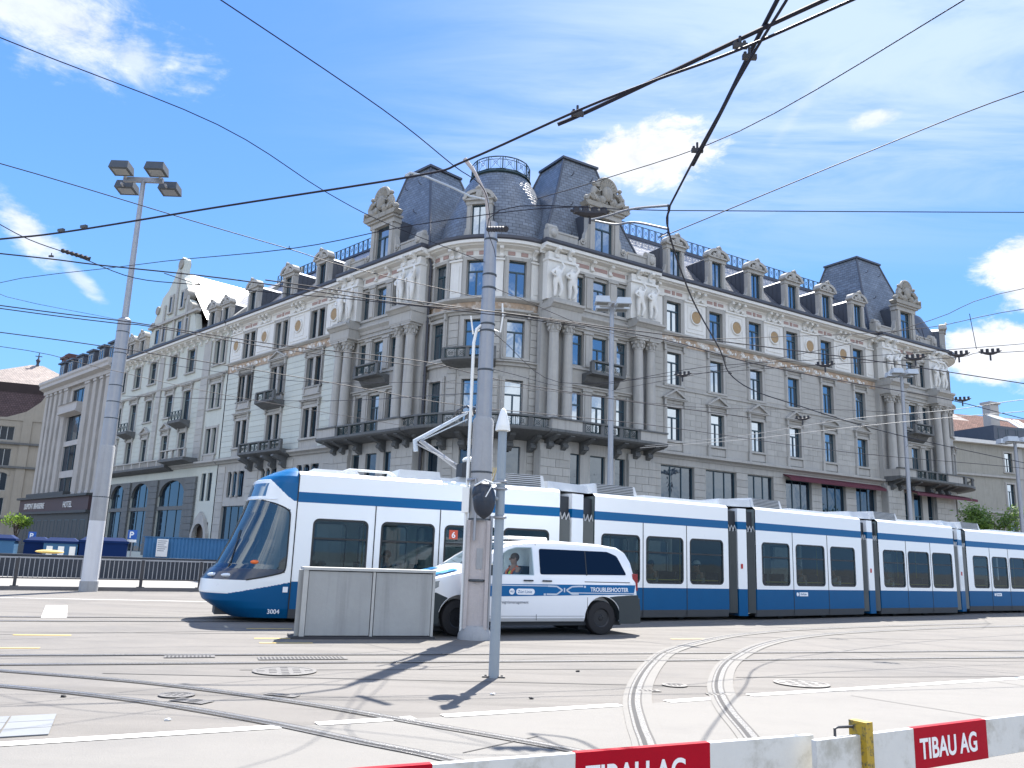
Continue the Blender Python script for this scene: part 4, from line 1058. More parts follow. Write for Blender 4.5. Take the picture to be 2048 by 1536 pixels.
RB2 = [(-12, 10.7), (-8.5, 10.33), (-5.75, 9.8), (-3.93, 9.22), (-2.4, 8.42), (-1.21, 7.63), (-.2, 6.93), (1.7, 5.2), (3.2, 3.6)]
track('', RA, RB2, 'pair of shiny grooved tram rails curving from left across the front concrete', 1)
S1 = [(-22, 7.2), (-7.07, 12.21), (-4.53, 13.03), (-1.66, 13.97), (2.63, 15.42), (6.9, 16.95), (11.4, 18.6), (20, 21.6)]
S2 = [(-22, 6.2), (-6.7, 11.28), (-2.91, 12.55), (2.42, 14.30), (7.1, 15.93), (11.8, 17.6), (20, 20.5)]
track('', S1, S2, 'straight pair of dull tram rails crossing the square behind the thin post', 1)
C1 = [(.75, 4.6), (1.12, 6.4), (1.33, 7.68), (1.43, 8.79), (1.61, 10.3), (1.95, 12.01), (2.49, 14.09), (3.08, 15.88), (4.09, 17.86), (5.54, 20.1), (7.9, 22.55), (11.5, 25.2), (16, 28.2)]
C2 = [(2.0, 5.2), (2.2, 6.9), (2.42, 8.36), (2.57, 9.68), (2.77, 10.91), (3.05, 12.1), (3.59, 13.86), (4.25, 15.5), (5.33, 17.7), (6.75, 19.8), (9.0, 22.1), (12.6, 24.8), (17, 27.6)]
track('', C1, C2, 'sharply curved pair of tram rails in pale concrete strips, right of the thin post', -1, CONC, .34)
# track under the tram: runs on under it and away to the left
TT1 = [(-40, 4.6), (-20, 13.1), (-4.8, 19.4), (1.35, 21.95), (6.7, 25.7), (12.3, 29.5), (23, 37.4), (40, 49)]
track('', TT1, [(x - .42, y + .92) for x, y in TT1], 'tram rails running under the blue and white tram', 1)
for pts in ([(-30, 20.0), (-12, 27.6)], [(-30, 18.6), (-8.6, 24.5)], [(-14, 11.6), (-5, 17.0)], [(-3.5, 11.6), (2.2, 13.2)], [(-5, 10.9), (3, 11.6)], [(3.4, 12.6), (9.5, 14.2)], [(-9, 15.2), (-3.2, 16.9)], [(4, 15.0), (14, 17.2)], [(5, 19.4), (18, 22.6)]):
    ribbon(pts, .035, .0045, JOINT, 'tar_joint_line', kind='structure')
# paint left of the tram
sheet('lane_marking', [(-11.6, 21.71), (-11.18, 21.93), (-9.36, 18.41), (-9.8, 18.2)], .006, PAINTW)
sheet('lane_edge_line', [(-40, 17.5), (-40, 17.62), (-8.0, 25.55), (-8.0, 25.45)], .006, PAINTW)
for (x, y, a) in ((-4.5, 15.6, .3), (-4.2, 14.9, .3), (-8.4, 14.8, .3), (-7.9, 12.9, .3), (3.6, 18.4, .4), (-5.2, 17.4, .3)):
    ribbon([(x, y), (x + .9 * cos(a), y + .9 * sin(a))], .1, .0065, PAINTY, 'yellow_line_mark', kind='structure')
# drains and covers
def cover(x, y, w, d, rz, label, bars=8, rnd=False):
    t = thing('drain_grate' if not rnd else 'manhole_cover', (x, y, 0), label, 'drain cover', rz=rz)
    mb = MB()
    if rnd:
        mb.lathe([(w, .011), (w, .016), (w - .05, .017), (w - .05, .013), (.01, .013)], 28)
        obj('cover_plate', mb.mesh('cover_plate', CAST, 0), t)
        m2 = MB()
        for i in range(-4, 5):
            for j in range(-4, 5):
                if (i * i + j * j) * .0121 * (w / .3) ** 2 < (w - .08) ** 2: q = .11 * w / .3; m2.box(i * q - .035 * w / .3, i * q + .035 * w / .3, j * q - .02 * w / .3, j * q + .02 * w / .3, .013, .0145)
        obj('cover_pattern', m2.mesh('cover_pattern', GROOVE, 0), t, kind='stuff')
    else:
        mb.box(-w / 2, w / 2, -d / 2, d / 2, .008, .012); obj('grate_frame', mb.mesh('grate_frame', CAST, 0), t)
        m2 = MB()
        for i in range(bars): x0 = -w / 2 + .03 + (w - .06) * i / bars; m2.box(x0, x0 + (w - .06) / bars * .5, -d / 2 + .03, d / 2 - .03, .012, .0145)
        obj('grate_slots', m2.mesh('grate_slots', GROOVE, 0), t)
    return t
cover(-3.0, 13.03, 1.3, .34, .35, 'long slotted steel drain grate beside the straight rails, left of the concrete box', 22)
cover(-4.6, 12.75, .7, .25, .35, 'short slotted drain grate just left of the long one', 12)
cover(-2.9, 11.6, .42, 0, .3, 'oval-looking pale manhole with slotted cover nearest the long drain grate', rnd=True)
cover(-3.53, 9.52, .19, 0, 0, 'plain round cover between the two rails at lower left', rnd=True)
cover(-3.25, 9.2, .42, .2, -.35, 'small rectangular rail box beside the round cover between the rails', 2)
cover(-2.45, 9.75, .4, .14, -.35, 'small rectangular box cover against the upper rail at lower left', 2)
cover(2.3, 11.55, .17, 0, 0, 'small round cover between the two sharply curved rails', rnd=True)
cover(4.2, 12.15, .38, 0, 0, 'large chequered manhole cover right of the curved rails', rnd=True)
cover(1.86, 11.0, .3, .14, .2, 'little grate beside the left curved rail', 4); cover(2.72, 10.9, .3, .14, .2, 'little grate beside the right curved rail', 4)
# grey paved manhole field bottom left
t = thing('manhole_surround', (0, 0, 0), 'grey stone setts around a big round manhole at the lower left edge', 'paving')
PCOL = mat('grey_paving_stone', (.17, .18, .19), .8, var=.08, vs=3, rnd=.08, bump=.2)
for i in range(4):
    for j in range(3):
        a = Vector((-4.18, 8.28)); ux = Vector((-.88, -.47)) * .38; vy = Vector((.28, -.62)) * .46
        q = [a + ux * i + vy * j, a + ux * (i + .96) + vy * j, a + ux * (i + .96) + vy * (j + .96), a + ux * i + vy * (j + .96)]
        obj('paving_stone', MB().prism([(p.x, p.y) for p in q], .003, .012, 'z').mesh('paving_stone', PCOL, 0), t)
obj('cover_ring', MB().lathe([(.36, .012), (.36, .017), (.31, .018), (.31, .015), (.01, .015)], 28, (-4.75, 7.55)).mesh('cover_ring', CAST, 0), t)
random.seed(3)
for k, (x, y) in enumerate([(-4.6, 9.2), (-3.1, 8.2), (1.1, 12.6), (-.1, 10.3), (.35, 10.1)]):
    mb = MB(); mb.ball((x, y, .012), (.035, .02, .012), 6, 4, .3); obj('litter', mb.mesh('litter', PAINTW if k % 2 else GROOVE, 0), None, label=['pale scrap of litter near the lower left rails', 'tiny dark scrap on the asphalt above the white edge line', 'pale scrap on the asphalt right of the thin post', 'dark speck of litter below the thin post shadow', 'pale crumb of litter below the thin post'][k], cat='litter')
# kerb and pavement behind the fence
FP = [(-40, 14.5), (-18.9, 26.4), (-16.12, 27.97), (-12.77, 29.81), (-11.08, 30.83), (-8, 33.2), (-4, 38), (0, 43)]
ribbon(FP, .3, .12, KERB, 'kerb_top', 0, kind='structure')
mb = MB()
for i in range(len(FP) - 1):
    a, b = Vector(FP[i]), Vector(FP[i + 1]); d = (b - a).normalized(); n = Vector((d.y, -d.x)) * .15
    mb.quad((a.x + n.x, a.y + n.y, 0), (b.x + n.x, b.y + n.y, 0), (b.x + n.x, b.y + n.y, .121), (a.x + n.x, a.y + n.y, .121))
obj('kerb', mb.mesh('kerb', KERB, 0), kind='structure')
sheet('pavement', [(-40, 14.6), (-18.9, 26.5), (-16.12, 28.1), (-12.77, 29.95), (-11.08, 31), (-8, 33.4), (-4, 38.2), (0, 43), (-14, 75), (-80, 75), (-80, 14.6)], .115, PAVE)

# ------------------------------------------------------------------ rows of houses left of the corner building (same street front)
NB = thing('gabled_building', K + Vector((32.5 * -cos(AL), 32.5 * -sin(AL), 0)) * 1.0, 'pale plastered building with curved stone gable and sunlit roof, left of the corner building', 'building')
SN = Sec(NB, AL, -1); SN.M = RZ(AL) @ TR(32.5, 0, 0) @ TR(0, 0, 0)
# positions along the street are kept as distances from the corner, so the section starts at 32.5
N4 = [(40.3, 1.55, 'I'), (44.2, 1.55, 'I'), (49.15, 1.55, 'I'), (53.1, 1.6, 'I'), (57.0, 1.2, 'I')]
ops = []
for c, w, _ in N4:
    ops += [(-c - w / 2, -c + w / 2, 17.5, 19.7), (-c - w / 2, -c + w / 2, 12.9 if c in (40.3, 53.1) else 13.6, 15.75), (-c - w / 2 + .1, -c + w / 2 - .1, 9.6, 11.8)]
for z0, z1 in ((17.5, 19.7), (13.5, 15.7), (9.5, 11.75), (5.4, 7.8)):
    for d in (-.6, .6): ops.append((-34.4 + d - .42, -34.4 + d + .42, z0, z1))
GA = [(38.3, 44.2), (46.2, 50.9), (52.4, 56.4)]
for a, b in GA: ops.append((-b, -a, .9, 7.6))
ops.append((-35.6, -33.2, .2, 3.6))
SN.put('facade_wall', wall_mb(-59.3, -32.55, 0, 20.7, ops).mesh('facade_wall', PLASTERN, 0))
for c, w, _ in N4:
    z3 = 12.9 if c in (40.3, 53.1) else 13.6
    SN.win(c, 17.5, w, 2.2, 'T', GWL); SN.win(c, z3, w, 15.75 - z3, 'T', GWL); SN.win(c, 9.6, w - .2, 2.2, 'T', GWL)
    SN.put('window_surround', surround(w, 2.2, 'plain'), c, 17.5); SN.put('window_surround', surround(w, round(15.75 - z3, 2), 'entab'), c, z3); SN.put('window_surround', surround(round(w - .2, 2), 2.2, 'pedi'), c, 9.6)
for z0, k in ((17.5, 'plain'), (13.5, 'entab'), (9.5, 'apron')):
    for d in (-.6, .6): SN.win(34.4 + d, z0, .84, 2.2, 'O', GWL)
    SN.put('window_surround', surround(2.04, 2.2, k), 34.4, z0); SN.put('stone_mullion', twin_mull(2.2), 34.4, z0)
for d in (-.6, .6): SN.win(34.4 + d, 5.4, .84, 2.4, 'O', GWL)
DARKSHADEST = mat('dark_shaded_storey_stone', (.13, .138, .138), .8, var=.15, vs=1, streak=.4)  # dark stone, with the shade under the overhang put into its colour
for a, b in GA:
    window(NB, SN.at((a + b) / 2, .9), b - a, 6.7, 'S', FRAME, GSHOP, 'shop_window')
    x0, x1 = SN.X(a, b)
    SN.put('shop_transom', MB().box(x0, x1, .0, .3, 4.75, 5.1).mesh('shop_transom', DARKSHADEST, 0))
    c = (x0 + x1) / 2; w = (x1 - x0) / 2
    pts = [(c - w, 7.62), (c - w, 6.1)] + [(c - w * .92 * cos(pi * k / 10), 6.1 + 1.35 * sin(pi * k / 10)) for k in range(11)] + [(c + w, 6.1), (c + w, 7.62)]
    SN.put('shop_arch', MB().prism(pts, -.05, .25).mesh('shop_arch', DARKSHADEST, 0))
SN.put('portal_arch', MB().prism([(-35.9, 0), (-35.5, 0), (-35.5, 2.4)] + [(-34.4 - 1.1 * cos(pi * k / 10), 2.4 + 1.1 * sin(pi * k / 10)) for k in range(11)] + [(-33.3, 0), (-32.9, 0), (-32.9, 2.6), (-33.6, 3.9), (-34.4, 4.5), (-35.2, 3.9), (-35.9, 2.6)], -.3, .02).mesh('portal_arch', STONE, 0))
BLOCKS[0] = 0
for a, b in ((36.1, 37.5), (46.4, 47.4)):
    x0, x1 = SN.X(a, b); SN.put('wall_pilaster', MB().box(x0, x1, -.12, .02, 8.6, 19.9).mesh('wall_pilaster', STONE, 0)); blocks(SN, a, b, 9.0, 16.4, .55, STONEB, 2, .035, -.12)
for a, b in ((36.1, 38.2), (44.2, 46.2), (50.9, 52.4), (56.5, 58.5)): blocks(SN, a, b, .6, 7.6, .6, DARKSHADEST, 2.2, .22)
for (a, b) in ((37.6, 39.1), (41.5, 43.2), (45.2, 46.3), (47.5, 48.2), (50.1, 52.1), (54.2, 56.2)): course_strips(SN, 'plaster_course', [(a, b)], 9.3, 16.2, .46, PLASTERN, .03)
for nm, pr, m in (('cornice', CORN, WHITEST), ('gutter', GUT, GUTTER), ('storey_cornice', BASE2, STONE)): moulding(SN, nm, pr, 32.6, 59.3, m)
moulding(SN, 'sill_moulding', [(.02, 16.4), (-.14, 16.45), (-.2, 16.6), (.02, 16.65)], 32.6, 59.3, STONE)
for s in [33.0 + 1.35 * k for k in range(19)]: SN.put('cornice_bracket', bracket_mesh(), s, 19.76)
# balconies
for a, b, z, o in ((39.0, 41.8, 12.85, 1.0), (51.8, 54.4, 12.8, 1.0), (36.3, 41.5, 9.2, 1.5)):
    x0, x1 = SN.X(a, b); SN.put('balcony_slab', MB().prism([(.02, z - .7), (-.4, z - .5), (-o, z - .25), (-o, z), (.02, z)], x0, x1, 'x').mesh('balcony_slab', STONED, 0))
    if o < 1.2: SN.put('balcony_grille', grille_mesh(b - a - .1, .85), (a + b) / 2, z, -.9); 
    else: SN.put('balcony_rail', rail_mb(x0, x1, -o + .15, z, .7, 1.2).mesh('balcony_rail', STONE, 0))
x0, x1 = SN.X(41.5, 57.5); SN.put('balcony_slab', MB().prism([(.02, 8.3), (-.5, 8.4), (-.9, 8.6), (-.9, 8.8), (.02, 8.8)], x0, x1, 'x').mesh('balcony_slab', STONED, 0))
mb = rail_mb(x0, x1, -.75, 8.8, .5, 2.0)
for k in range(int((x1 - x0) / .25)): mb.box(x0 + .25 * k - .05, x0 + .25 * k + .05, -.8, -.7, 8.8, 9.3)
SN.put('balustrade', mb.mesh('balustrade', STONE, 0))
# gable
gp = [(38.7, 21.1), (39.9, 21.7), (40.3, 22.9), (40.55, 23.3), (41.2, 23.4), (41.3, 24.3), (41.9, 24.9), (42.6, 25.2), (42.5, 26.0), (43.2, 26.8), (43.9, 27.6), (44.3, 28.3), (44.3, 29.6), (44.9, 30.0), (45.6, 29.6), (45.6, 29.2), (46.4, 28.0), (47.4, 27.0), (48.7, 26.4), (49.0, 25.7), (49.7, 24.9), (50.2, 24.2), (50.7, 22.9), (50.8, 21.1)]
SN.put('gable_wall', MB().prism([(-s, z) for s, z in gp], -.15, .5).mesh('gable_wall', PLASTERN, 0))
for s in (42.2, 44.9, 47.6): SN.put('gable_pilaster', MB().box(-s - .2, -s + .2, -.3, -.14, 21.2, 25.4 if s != 44.9 else 28.4).mesh('gable_pilaster', STONE, 0))
SN.put('gable_cornice', MB().box(-51, -39.5, -.42, .02, 23.35, 23.6).mesh('gable_cornice', STONE, 0))
for s in (43.5, 46.2): window(NB, SN.at(s, 24.4, -.42), .5, 1.6, 'O', FRAME, GWL); SN.put('window_surround', surround(.5, 1.6, 'plain'), s, 24.4, -.2)
for s in (42.0, 43.4, 47.3, 48.7): window(NB, SN.at(s, 21.5, -.42), .85, 1.5, 'O', FRAME, GWL); SN.put('window_surround', surround(.85, 1.5, 'plain', STONE, .12), s, 21.5, -.2)
for s0, z0, r in ((41.4, 24.0, .55), (42.7, 25.6, .5), (49.4, 25.2, .45), (50.3, 23.6, .45), (44.9, 29.2, .5)): SN.put('gable_scroll', MB().tube([(-s0, -.3, z0), (-s0, .6, z0)], r, 12).mesh('gable_scroll', CARVED))

# roofs of the gabled building: tall bright saddle roof behind the gable, party wall slope on its right
def poly_roof(sec, name, faces, m):
    mb = MB()
    for f in faces: mb.quad(*[(-s, y, z) for s, y, z in f])
    return sec.put(name, mb.mesh(name, m, 0, slopeuv, recalc=False))
ROOFB = grooved('sunlit_roof_tile', (.42, .40, .37), .42, (.6, .38, .015), (.22, .2, .19), spec=.9)
poly_roof(SN, 'saddle_roof', [[(44.9, .4, 28.4), (44.9, 10, 28.4), (38.9, 10, 22.5), (38.9, .4, 22.5)], [(44.9, .4, 28.4), (51, .4, 22.5), (51, 10, 22.5), (44.9, 10, 28.4)]], ROOFB)
poly_roof(SN, 'main_roof', [[(59.3, -.1, 21.0), (32.6, -.1, 21.0), (32.6, 6.2, 27.2), (59.3, 6.2, 27.2)], [(59.3, 6.2, 27.2), (32.6, 6.2, 27.2), (32.6, 12, 21), (59.3, 12, 21)]], ROOFB)
mb = MB(); mb.prism([(0.0, 21.0), (6.2, 27.3), (6.2, 27.9), (0, 21.6)], -32.9, -32.2, 'x'); SN.put('party_wall', mb.mesh('party_wall', STONE, 0))
for s in (52.8, 55.6): dormer(NB, SN.at(s, 21.1, -.1), .9, 1.5, 3.0, gm=GWL)
dormer(NB, SN.at(36.6, 21.1, -.1), .9, 1.6, 3.0, gm=GWL)

# ---- hotel with fluted pilasters
HB = thing('hotel_building', K + Vector((59.4 * -cos(AL), 59.4 * -sin(AL), 0)), 'pale stone hotel with tall fluted pilasters and dark shopfront, behind the left floodlight mast', 'building')
SH = Sec(HB, AL, -1); SH.M = RZ(AL) @ TR(59.4, 0, 0)
ops = [(-74.2, -68.7, z, z + h) for z, h in ((6.6, 2.4), (9.8, 3.0), (13.4, 3.3))] + [(-73.6, -69.2, 17.9, 19.7)]
slits = [62.1, 64.0, 66.2, 76.3, 78.1, 80.0, 81.8]
for s in slits:
    for z in (7.4, 10.6, 13.8, 17.0): ops.append((-s - .42, -s + .42, z, z + 2.3))
SH.put('facade_wall', wall_mb(-83, -59.45, 0, 20.6, ops, .45).mesh('facade_wall', LIMESTN, 0))
for z, h in ((6.6, 2.4), (9.8, 3.0), (13.4, 3.3), (17.9, 1.8)): window(HB, SH.at(71.45, z), 5.4 if z < 17 else 4.4, h, 'S', FRAME, GWL)
for s in slits:
    for z in (7.4, 10.6, 13.8, 17.0): window(HB, SH.at(s, z, .1), .84, 2.3, 'O', FRAME, GWL)
def fluted(w, h):
    def f():
        mb = MB(); mb.box(-w / 2, w / 2, -.3, .02, 0, h); n = max(3, int(w / .22))
        for k in range(n): x = -w / 2 + w * (k + .5) / n; mb.tube([(x, -.31, .3), (x, -.31, h - .4)], w / n * .36, 6)
        mb.box(-w / 2 - .08, w / 2 + .08, -.42, .02, h - .3, h); mb.box(-w / 2 - .06, w / 2 + .06, -.4, .02, 0, .3)
        return mb.mesh('fluted_pilaster', LIMESTN, .6)
    return cached(('fl', w, h), f)
for s, w in ((60.7, 1.7), (63.05, .9), (65.1, .9), (67.6, 1.5), (75.1, 1.3), (77.2, .9), (79.05, .9), (80.9, .8), (82.5, .9)): SH.put('fluted_pilaster', fluted(w, 13.2), s, 6.9)
moulding(SH, 'cornice', [(.05, 20.1), (-.5, 20.1), (-.55, 20.5), (-1.1, 20.75), (-1.1, 21.1), (-1.25, 21.3), (-1.25, 21.6), (.05, 21.6)], 59.3, 83.6, LIMESTN)
x0, x1 = SH.X(69.0, 75.4); SH.put('balcony_slab', MB().prism([(.02, 16.4), (-.9, 16.7), (-.9, 16.9), (-.8, 16.9), (-.8, 17.7), (-.9, 17.8), (-.95, 17.8), (.02, 17.8)], x0, x1, 'x').mesh('balcony_slab', LIMESTN, 0))
DARKSH = mat('dark_green_shopfront', (.045, .05, .052), .6, var=.15); SIGNB = mat('maroon_fascia', (.055, .032, .036), .6, var=.1)
SH.put('shopfront', MB().box(-84, -59.4, -.95, .02, 0, 5.0).mesh('shopfront', DARKSH, 0))
SH.put('shopfront_fascia', MB().box(-84.3, -59.4, -1.15, -.0, 5.0, 6.5).mesh('shopfront_fascia', SIGNB, 0)); SH.put('shopfront_cornice', MB().box(-84.6, -59.3, -1.5, .02, 6.5, 6.75).box(-84.6, -59.3, -1.35, .02, 4.7, 4.98).box(-82, -68, -1.2, .02, 6.75, 7.2).mesh('shopfront_cornice', DARKSH, 0))
LETT = mat('pale_sign_letters', (.62, .62, .60), .5, var=.03)
SH.put('fascia_lettering', text_mesh('fascia_lettering', 'DUPONT BRASSERIE', .95, LETT, .03, .01, xs=.92), 82.0, 5.35, -1.19)
SH.put('fascia_lettering', text_mesh('fascia_lettering', 'HOTEL', .95, LETT, .03, .01), 67.4, 5.35, -1.19)
for s in (61, 63.5, 66, 68.5, 71, 73.5, 76, 78.5, 81): window(HB, SH.at(s, 1.0, -1.14), 1.5, 3.0, 'O', FRAME, GSHOP, 'shop_window')
poly_roof(SH, 'main_roof', [[(83, .2, 21.6), (59.4, .2, 21.6), (59.4, 5.5, 26.5), (80, 5.5, 26.5)], [(83, .2, 21.6), (80, 5.5, 26.5), (80, 9, 26.5), (83, 12, 21.6)], [(80, 5.5, 26.5), (59.4, 5.5, 26.5), (59.4, 9, 26.5), (80, 9, 26.5)]], TILEP)
for s in (62.2, 65.6, 69.2, 72.8, 76.4, 79.6):
    o = SH.put('box_dormer', MB().box(-.95, .95, 0, 3.4, 0, 2.2).box(-1.15, 1.15, -.25, 3.6, 2.2, 2.4).mesh('box_dormer', SHEET, 0), s, 21.7, .1)
    window(HB, SH.at(s, 22.1, -.12), 1.4, 1.5, 'N', FRAMEG, GWL)
SH.put('chimney', MB().box(-83.6, -81.6, 1.0, 3.0, 21.6, 25.2).box(-83.8, -81.4, .8, 3.2, 25.2, 25.5).box(-83.4, -81.8, 1.2, 2.8, 25.5, 25.9).mesh('chimney', mat('dark_brick_chimney', (.10, .05, .045), .8, var=.2, vs=4), 0))
# dark bodies inside the two neighbours, portal door
DARKIN = MATS['dark_interior']
mb = MB(); mb.prism([(-59.2, .45), (-32.6, .45), (-32.6, 12), (-59.2, 12)], 0, 20.9, 'z'); SN.put('building_core', mb.mesh('building_core', DARKIN, 0))
mb = MB(); mb.prism([(-83, .6), (-59.5, .6), (-59.5, 12), (-83, 12)], 0, 21.3, 'z'); SH.put('building_core', mb.mesh('building_core', DARKIN, 0))
SH.put('side_wall', MB().quad((-83, 0, 0), (-83, 12, 0), (-83, 12, 20.6), (-83, 0, 20.6)).mesh('side_wall', LIMESTN, 0))
SN.put('portal_door', MB().box(-35.6, -33.2, .2, .3, 0, 3.6).mesh('portal_door', mat('dark_oak_door', (.05, .035, .025), .5, var=.2), 0))

# ------------------------------------------------------------------ far left house across the end of the street
GFAR = glass('far_house_glass', (.01, .014, .02), .0, fm=.5)
def frame_sec(root, rz): s = Sec(root, rz, 1); return s
FL = thing('far_left_house', (-80.0, 124.1, -.4), 'ochre stone house with red brown hipped roof and small spire at the left edge', 'building')
SF = Sec(FL, radians(22), 1); SF.M = SF.M @ Matrix.Diagonal((1.26, 1.26, 1.06, 1))
cols = [(2.0, 2.2), (6.2, 1.2), (9.0, 1.6)]
ops = []
for c, w in [(-6.3, 2.2), (-2.0, 2.2), (2.4, 2.2), (7.2, 1.3)]:
    for z, h in ((1.5, 2.6), (5.2, 2.5), (8.7, 2.6), (12.2, 2.5), (15.9, 2.0)): ops.append((c - w / 2, c + w / 2, z, z + h))
SF.put('facade_wall', wall_mb(-12, 10.5, 0, 18.8, ops, .3).mesh('facade_wall', OCHRE, 0))
for c, w in [(-6.3, 2.2), (-2.0, 2.2), (2.4, 2.2), (7.2, 1.3)]:
    for z, h in ((1.5, 2.6), (5.2, 2.5), (8.7, 2.6), (12.2, 2.5), (15.9, 2.0)):
        window(FL, SF.at(c, z), w, h, 'S' if w > 2 else 'N', FRAMEG, GFAR)
    mb = MB(); mb.prism([(c - w / 2 - .25, 10.9)] + [(c - (w / 2 + .25) * cos(pi * k / 8), 11.1 + .7 * sin(pi * k / 8)) for k in range(9)] + [(c + w / 2 + .25, 10.9), (c + w / 2, 10.9)] + [(c + w / 2 * cos(pi * k / 8), 10.9 + .42 * sin(pi * k / 8)) for k in range(9)], -.1, .02); SF.put('window_arch', mb.mesh('window_arch', OCHRE, 0))
for z in (4.6, 11.9, 15.3): SF.put('string_course', MB().box(-12, 10.6, -.3, .02, z, z + .3).mesh('string_course', STONED, 0))
SF.put('corner_strip', MB().box(8.9, 10.6, -.15, .02, 0, 18.8).box(4.3, 5.3, -.15, .02, 0, 18.8).mesh('corner_strip', OCHRE, 0))
# curved dormer gable, red tile body and hipped tower roof
SF.put('curved_gable', MB().prism([(-3, 18.8), (2.5, 19.2), (4.5, 20.2), (5.9, 21.8), (6.6, 23.6), (7.1, 24.2), (9.8, 24.3), (10.5, 23.9), (10.5, 18.8)], -.1, .6).mesh('curved_gable', OCHRE, 0))
TILED = grooved('dark_roof_tile', (.085, .055, .055), .7, (.3, .3, .03), (.03, .02, .02), spec=.3)
poly_roof(SF, 'mansard_roof', [[(-12, 0, 18.8), (10.5, 0, 18.8), (9.6, 1.5, 24.6), (-10, 1.5, 24.6)]], TILED)
mb = MB(); b = [(-4, 1.2), (11, 1.2), (11, 12), (-4, 12)]
for i in range(4):
    j = (i + 1) % 4; mb.quad((b[i][0], b[i][1], 24.5), (b[j][0], b[j][1], 24.5), (4.6 if j in (1, 2) else 3.2, 6.5, 28.6), (4.6 if i in (1, 2) else 3.2, 6.5, 28.6))
SF.put('hipped_roof', mb.mesh('hipped_roof', TILEP, 0, slopeuv, recalc=False))
SF.put('roof_body', MB().box(-4.1, 11.1, 1.1, 12, 18.8, 24.5).mesh('roof_body', TILED, 0))
SF.put('roof_finial', MB().lathe([(.3, 28.4), (.15, 28.8), (.22, 29.2), (.3, 29.4), (.1, 29.7), (.05, 30.6), (0.01, 30.7)], 8, (3.9, 6.5)).box(3.5, 4.3, 6.45, 6.55, 30.0, 30.12).mesh('roof_finial', GUTTER))
SF.put('house_body', MB().box(-12, 10.5, .5, 12, 0, 18.8).mesh('house_body', DARKIN, 0))
# ------------------------------------------------------------------ far right house
FR = thing('far_right_house', (57.5, 101.0, 0), 'grey brown house with wide pale roof, round skylight disc and chimney, at the right edge', 'building')
SG = Sec(FR, radians(20), 1)
ops = []
FC = [5.3, 9.3, 12.9, 16.6]
for c in FC:
    for z, h in ((1.2, 3.0), (5.6, 2.3), (9.6, 3.0), (14.1, 2.4)): ops.append((c - .65, c + .65, z, z + h))
SG.put('facade_wall', wall_mb(-6, 19, 0, 17.6, ops, .3).mesh('facade_wall', mat('brown_grey_stone', (.30, .29, .25), .85, var=.12, streak=.3), 0))
for c in FC:
    for z, h in ((1.2, 3.0), (5.6, 2.3), (9.6, 3.0), (14.1, 2.4)): window(FR, SG.at(c, z), 1.3, h, 'T', FRAME, GW); SG.put('window_surround', surround(1.3, h, 'plain', STONE), c, z)
for z in (4.9, 8.9, 13.3): SG.put('string_course', MB().box(-6, 19, -.25, .02, z, z + .25).mesh('string_course', STONE, 0))
for s in (7.3, 11.1, 14.8): SG.put('wall_pilaster', MB().box(s - .35, s + .35, -.15, .02, 5, 17.2).mesh('wall_pilaster', STONE, 0))
SG.put('eaves_cornice', MB().box(-6, 19.4, -.7, .02, 17.3, 17.75).mesh('eaves_cornice', WHITEST, 0))
SG.put('attic_storey', MB().box(3.8, 11.2, .4, 8, 17.75, 20.0).mesh('attic_storey', SHEET, 0))
for c in (5.2, 6.9, 8.6, 10.2): window(FR, SG.at(c, 18.0, .2), 1.4, 1.7, 'O', FRAME, GW)
poly_roof(SG, 'main_roof', [[(1, -.3, 20.0), (12.0, -.3, 19.9), (9.5, 6, 23.2), (1, 6, 23.4)], [(11.4, .2, 17.75), (19, .2, 17.75), (17, 6, 22.6), (9.0, 6, 22.9)]], TILEP)
SG.put('skylight_disc', MB().lathe([(1.2, 0), (1.2, .15), (0.01, .2)], 24).mesh('skylight_disc', FRAMEG, .4), 6.4, 21.3, 1.9).rotation_euler = (radians(28), 0, radians(20))
for c in (9.6, 11.0): o = SG.put('roof_window', MB().box(-.5, .5, -1.2, 1.2, 0, .12).mesh('roof_window', PAINTW, 0), c + .6, 21.0, 2.6); o.rotation_euler = (radians(37), 0, radians(20))
SG.put('chimney', MB().box(10.3, 11.9, 6, 7.2, 21, 24.3).box(10.1, 12.1, 5.8, 7.4, 24.3, 24.6).mesh('chimney', mat('pale_chimney', (.4, .38, .35), .8), 0))
SG.put('house_body', MB().box(-6, 19, .5, 12, 0, 17.6).mesh('house_body', DARKIN, 0))
FX = thing('tiled_roof_house', (76, 118, 0), 'house with red brown tiled roof behind the pale roofed house at the right edge', 'building', rz=radians(12))
obj('house_body', MB().box(-12, 12, 0, 14, 0, 19).mesh('house_body', mat('brown_grey_stone', (.3, .3, .3)), 0), FX)
mb = MB(); mb.quad((-12.5, -.5, 18.8), (12.5, -.5, 18.8), (9, 6, 25), (-9, 6, 25)); mb.quad((-12.5, -.5, 18.8), (-9, 6, 25), (-12.5, 14, 18.8)); obj('main_roof', mb.mesh('main_roof', TILE, 0, slopeuv, recalc=False), FX)

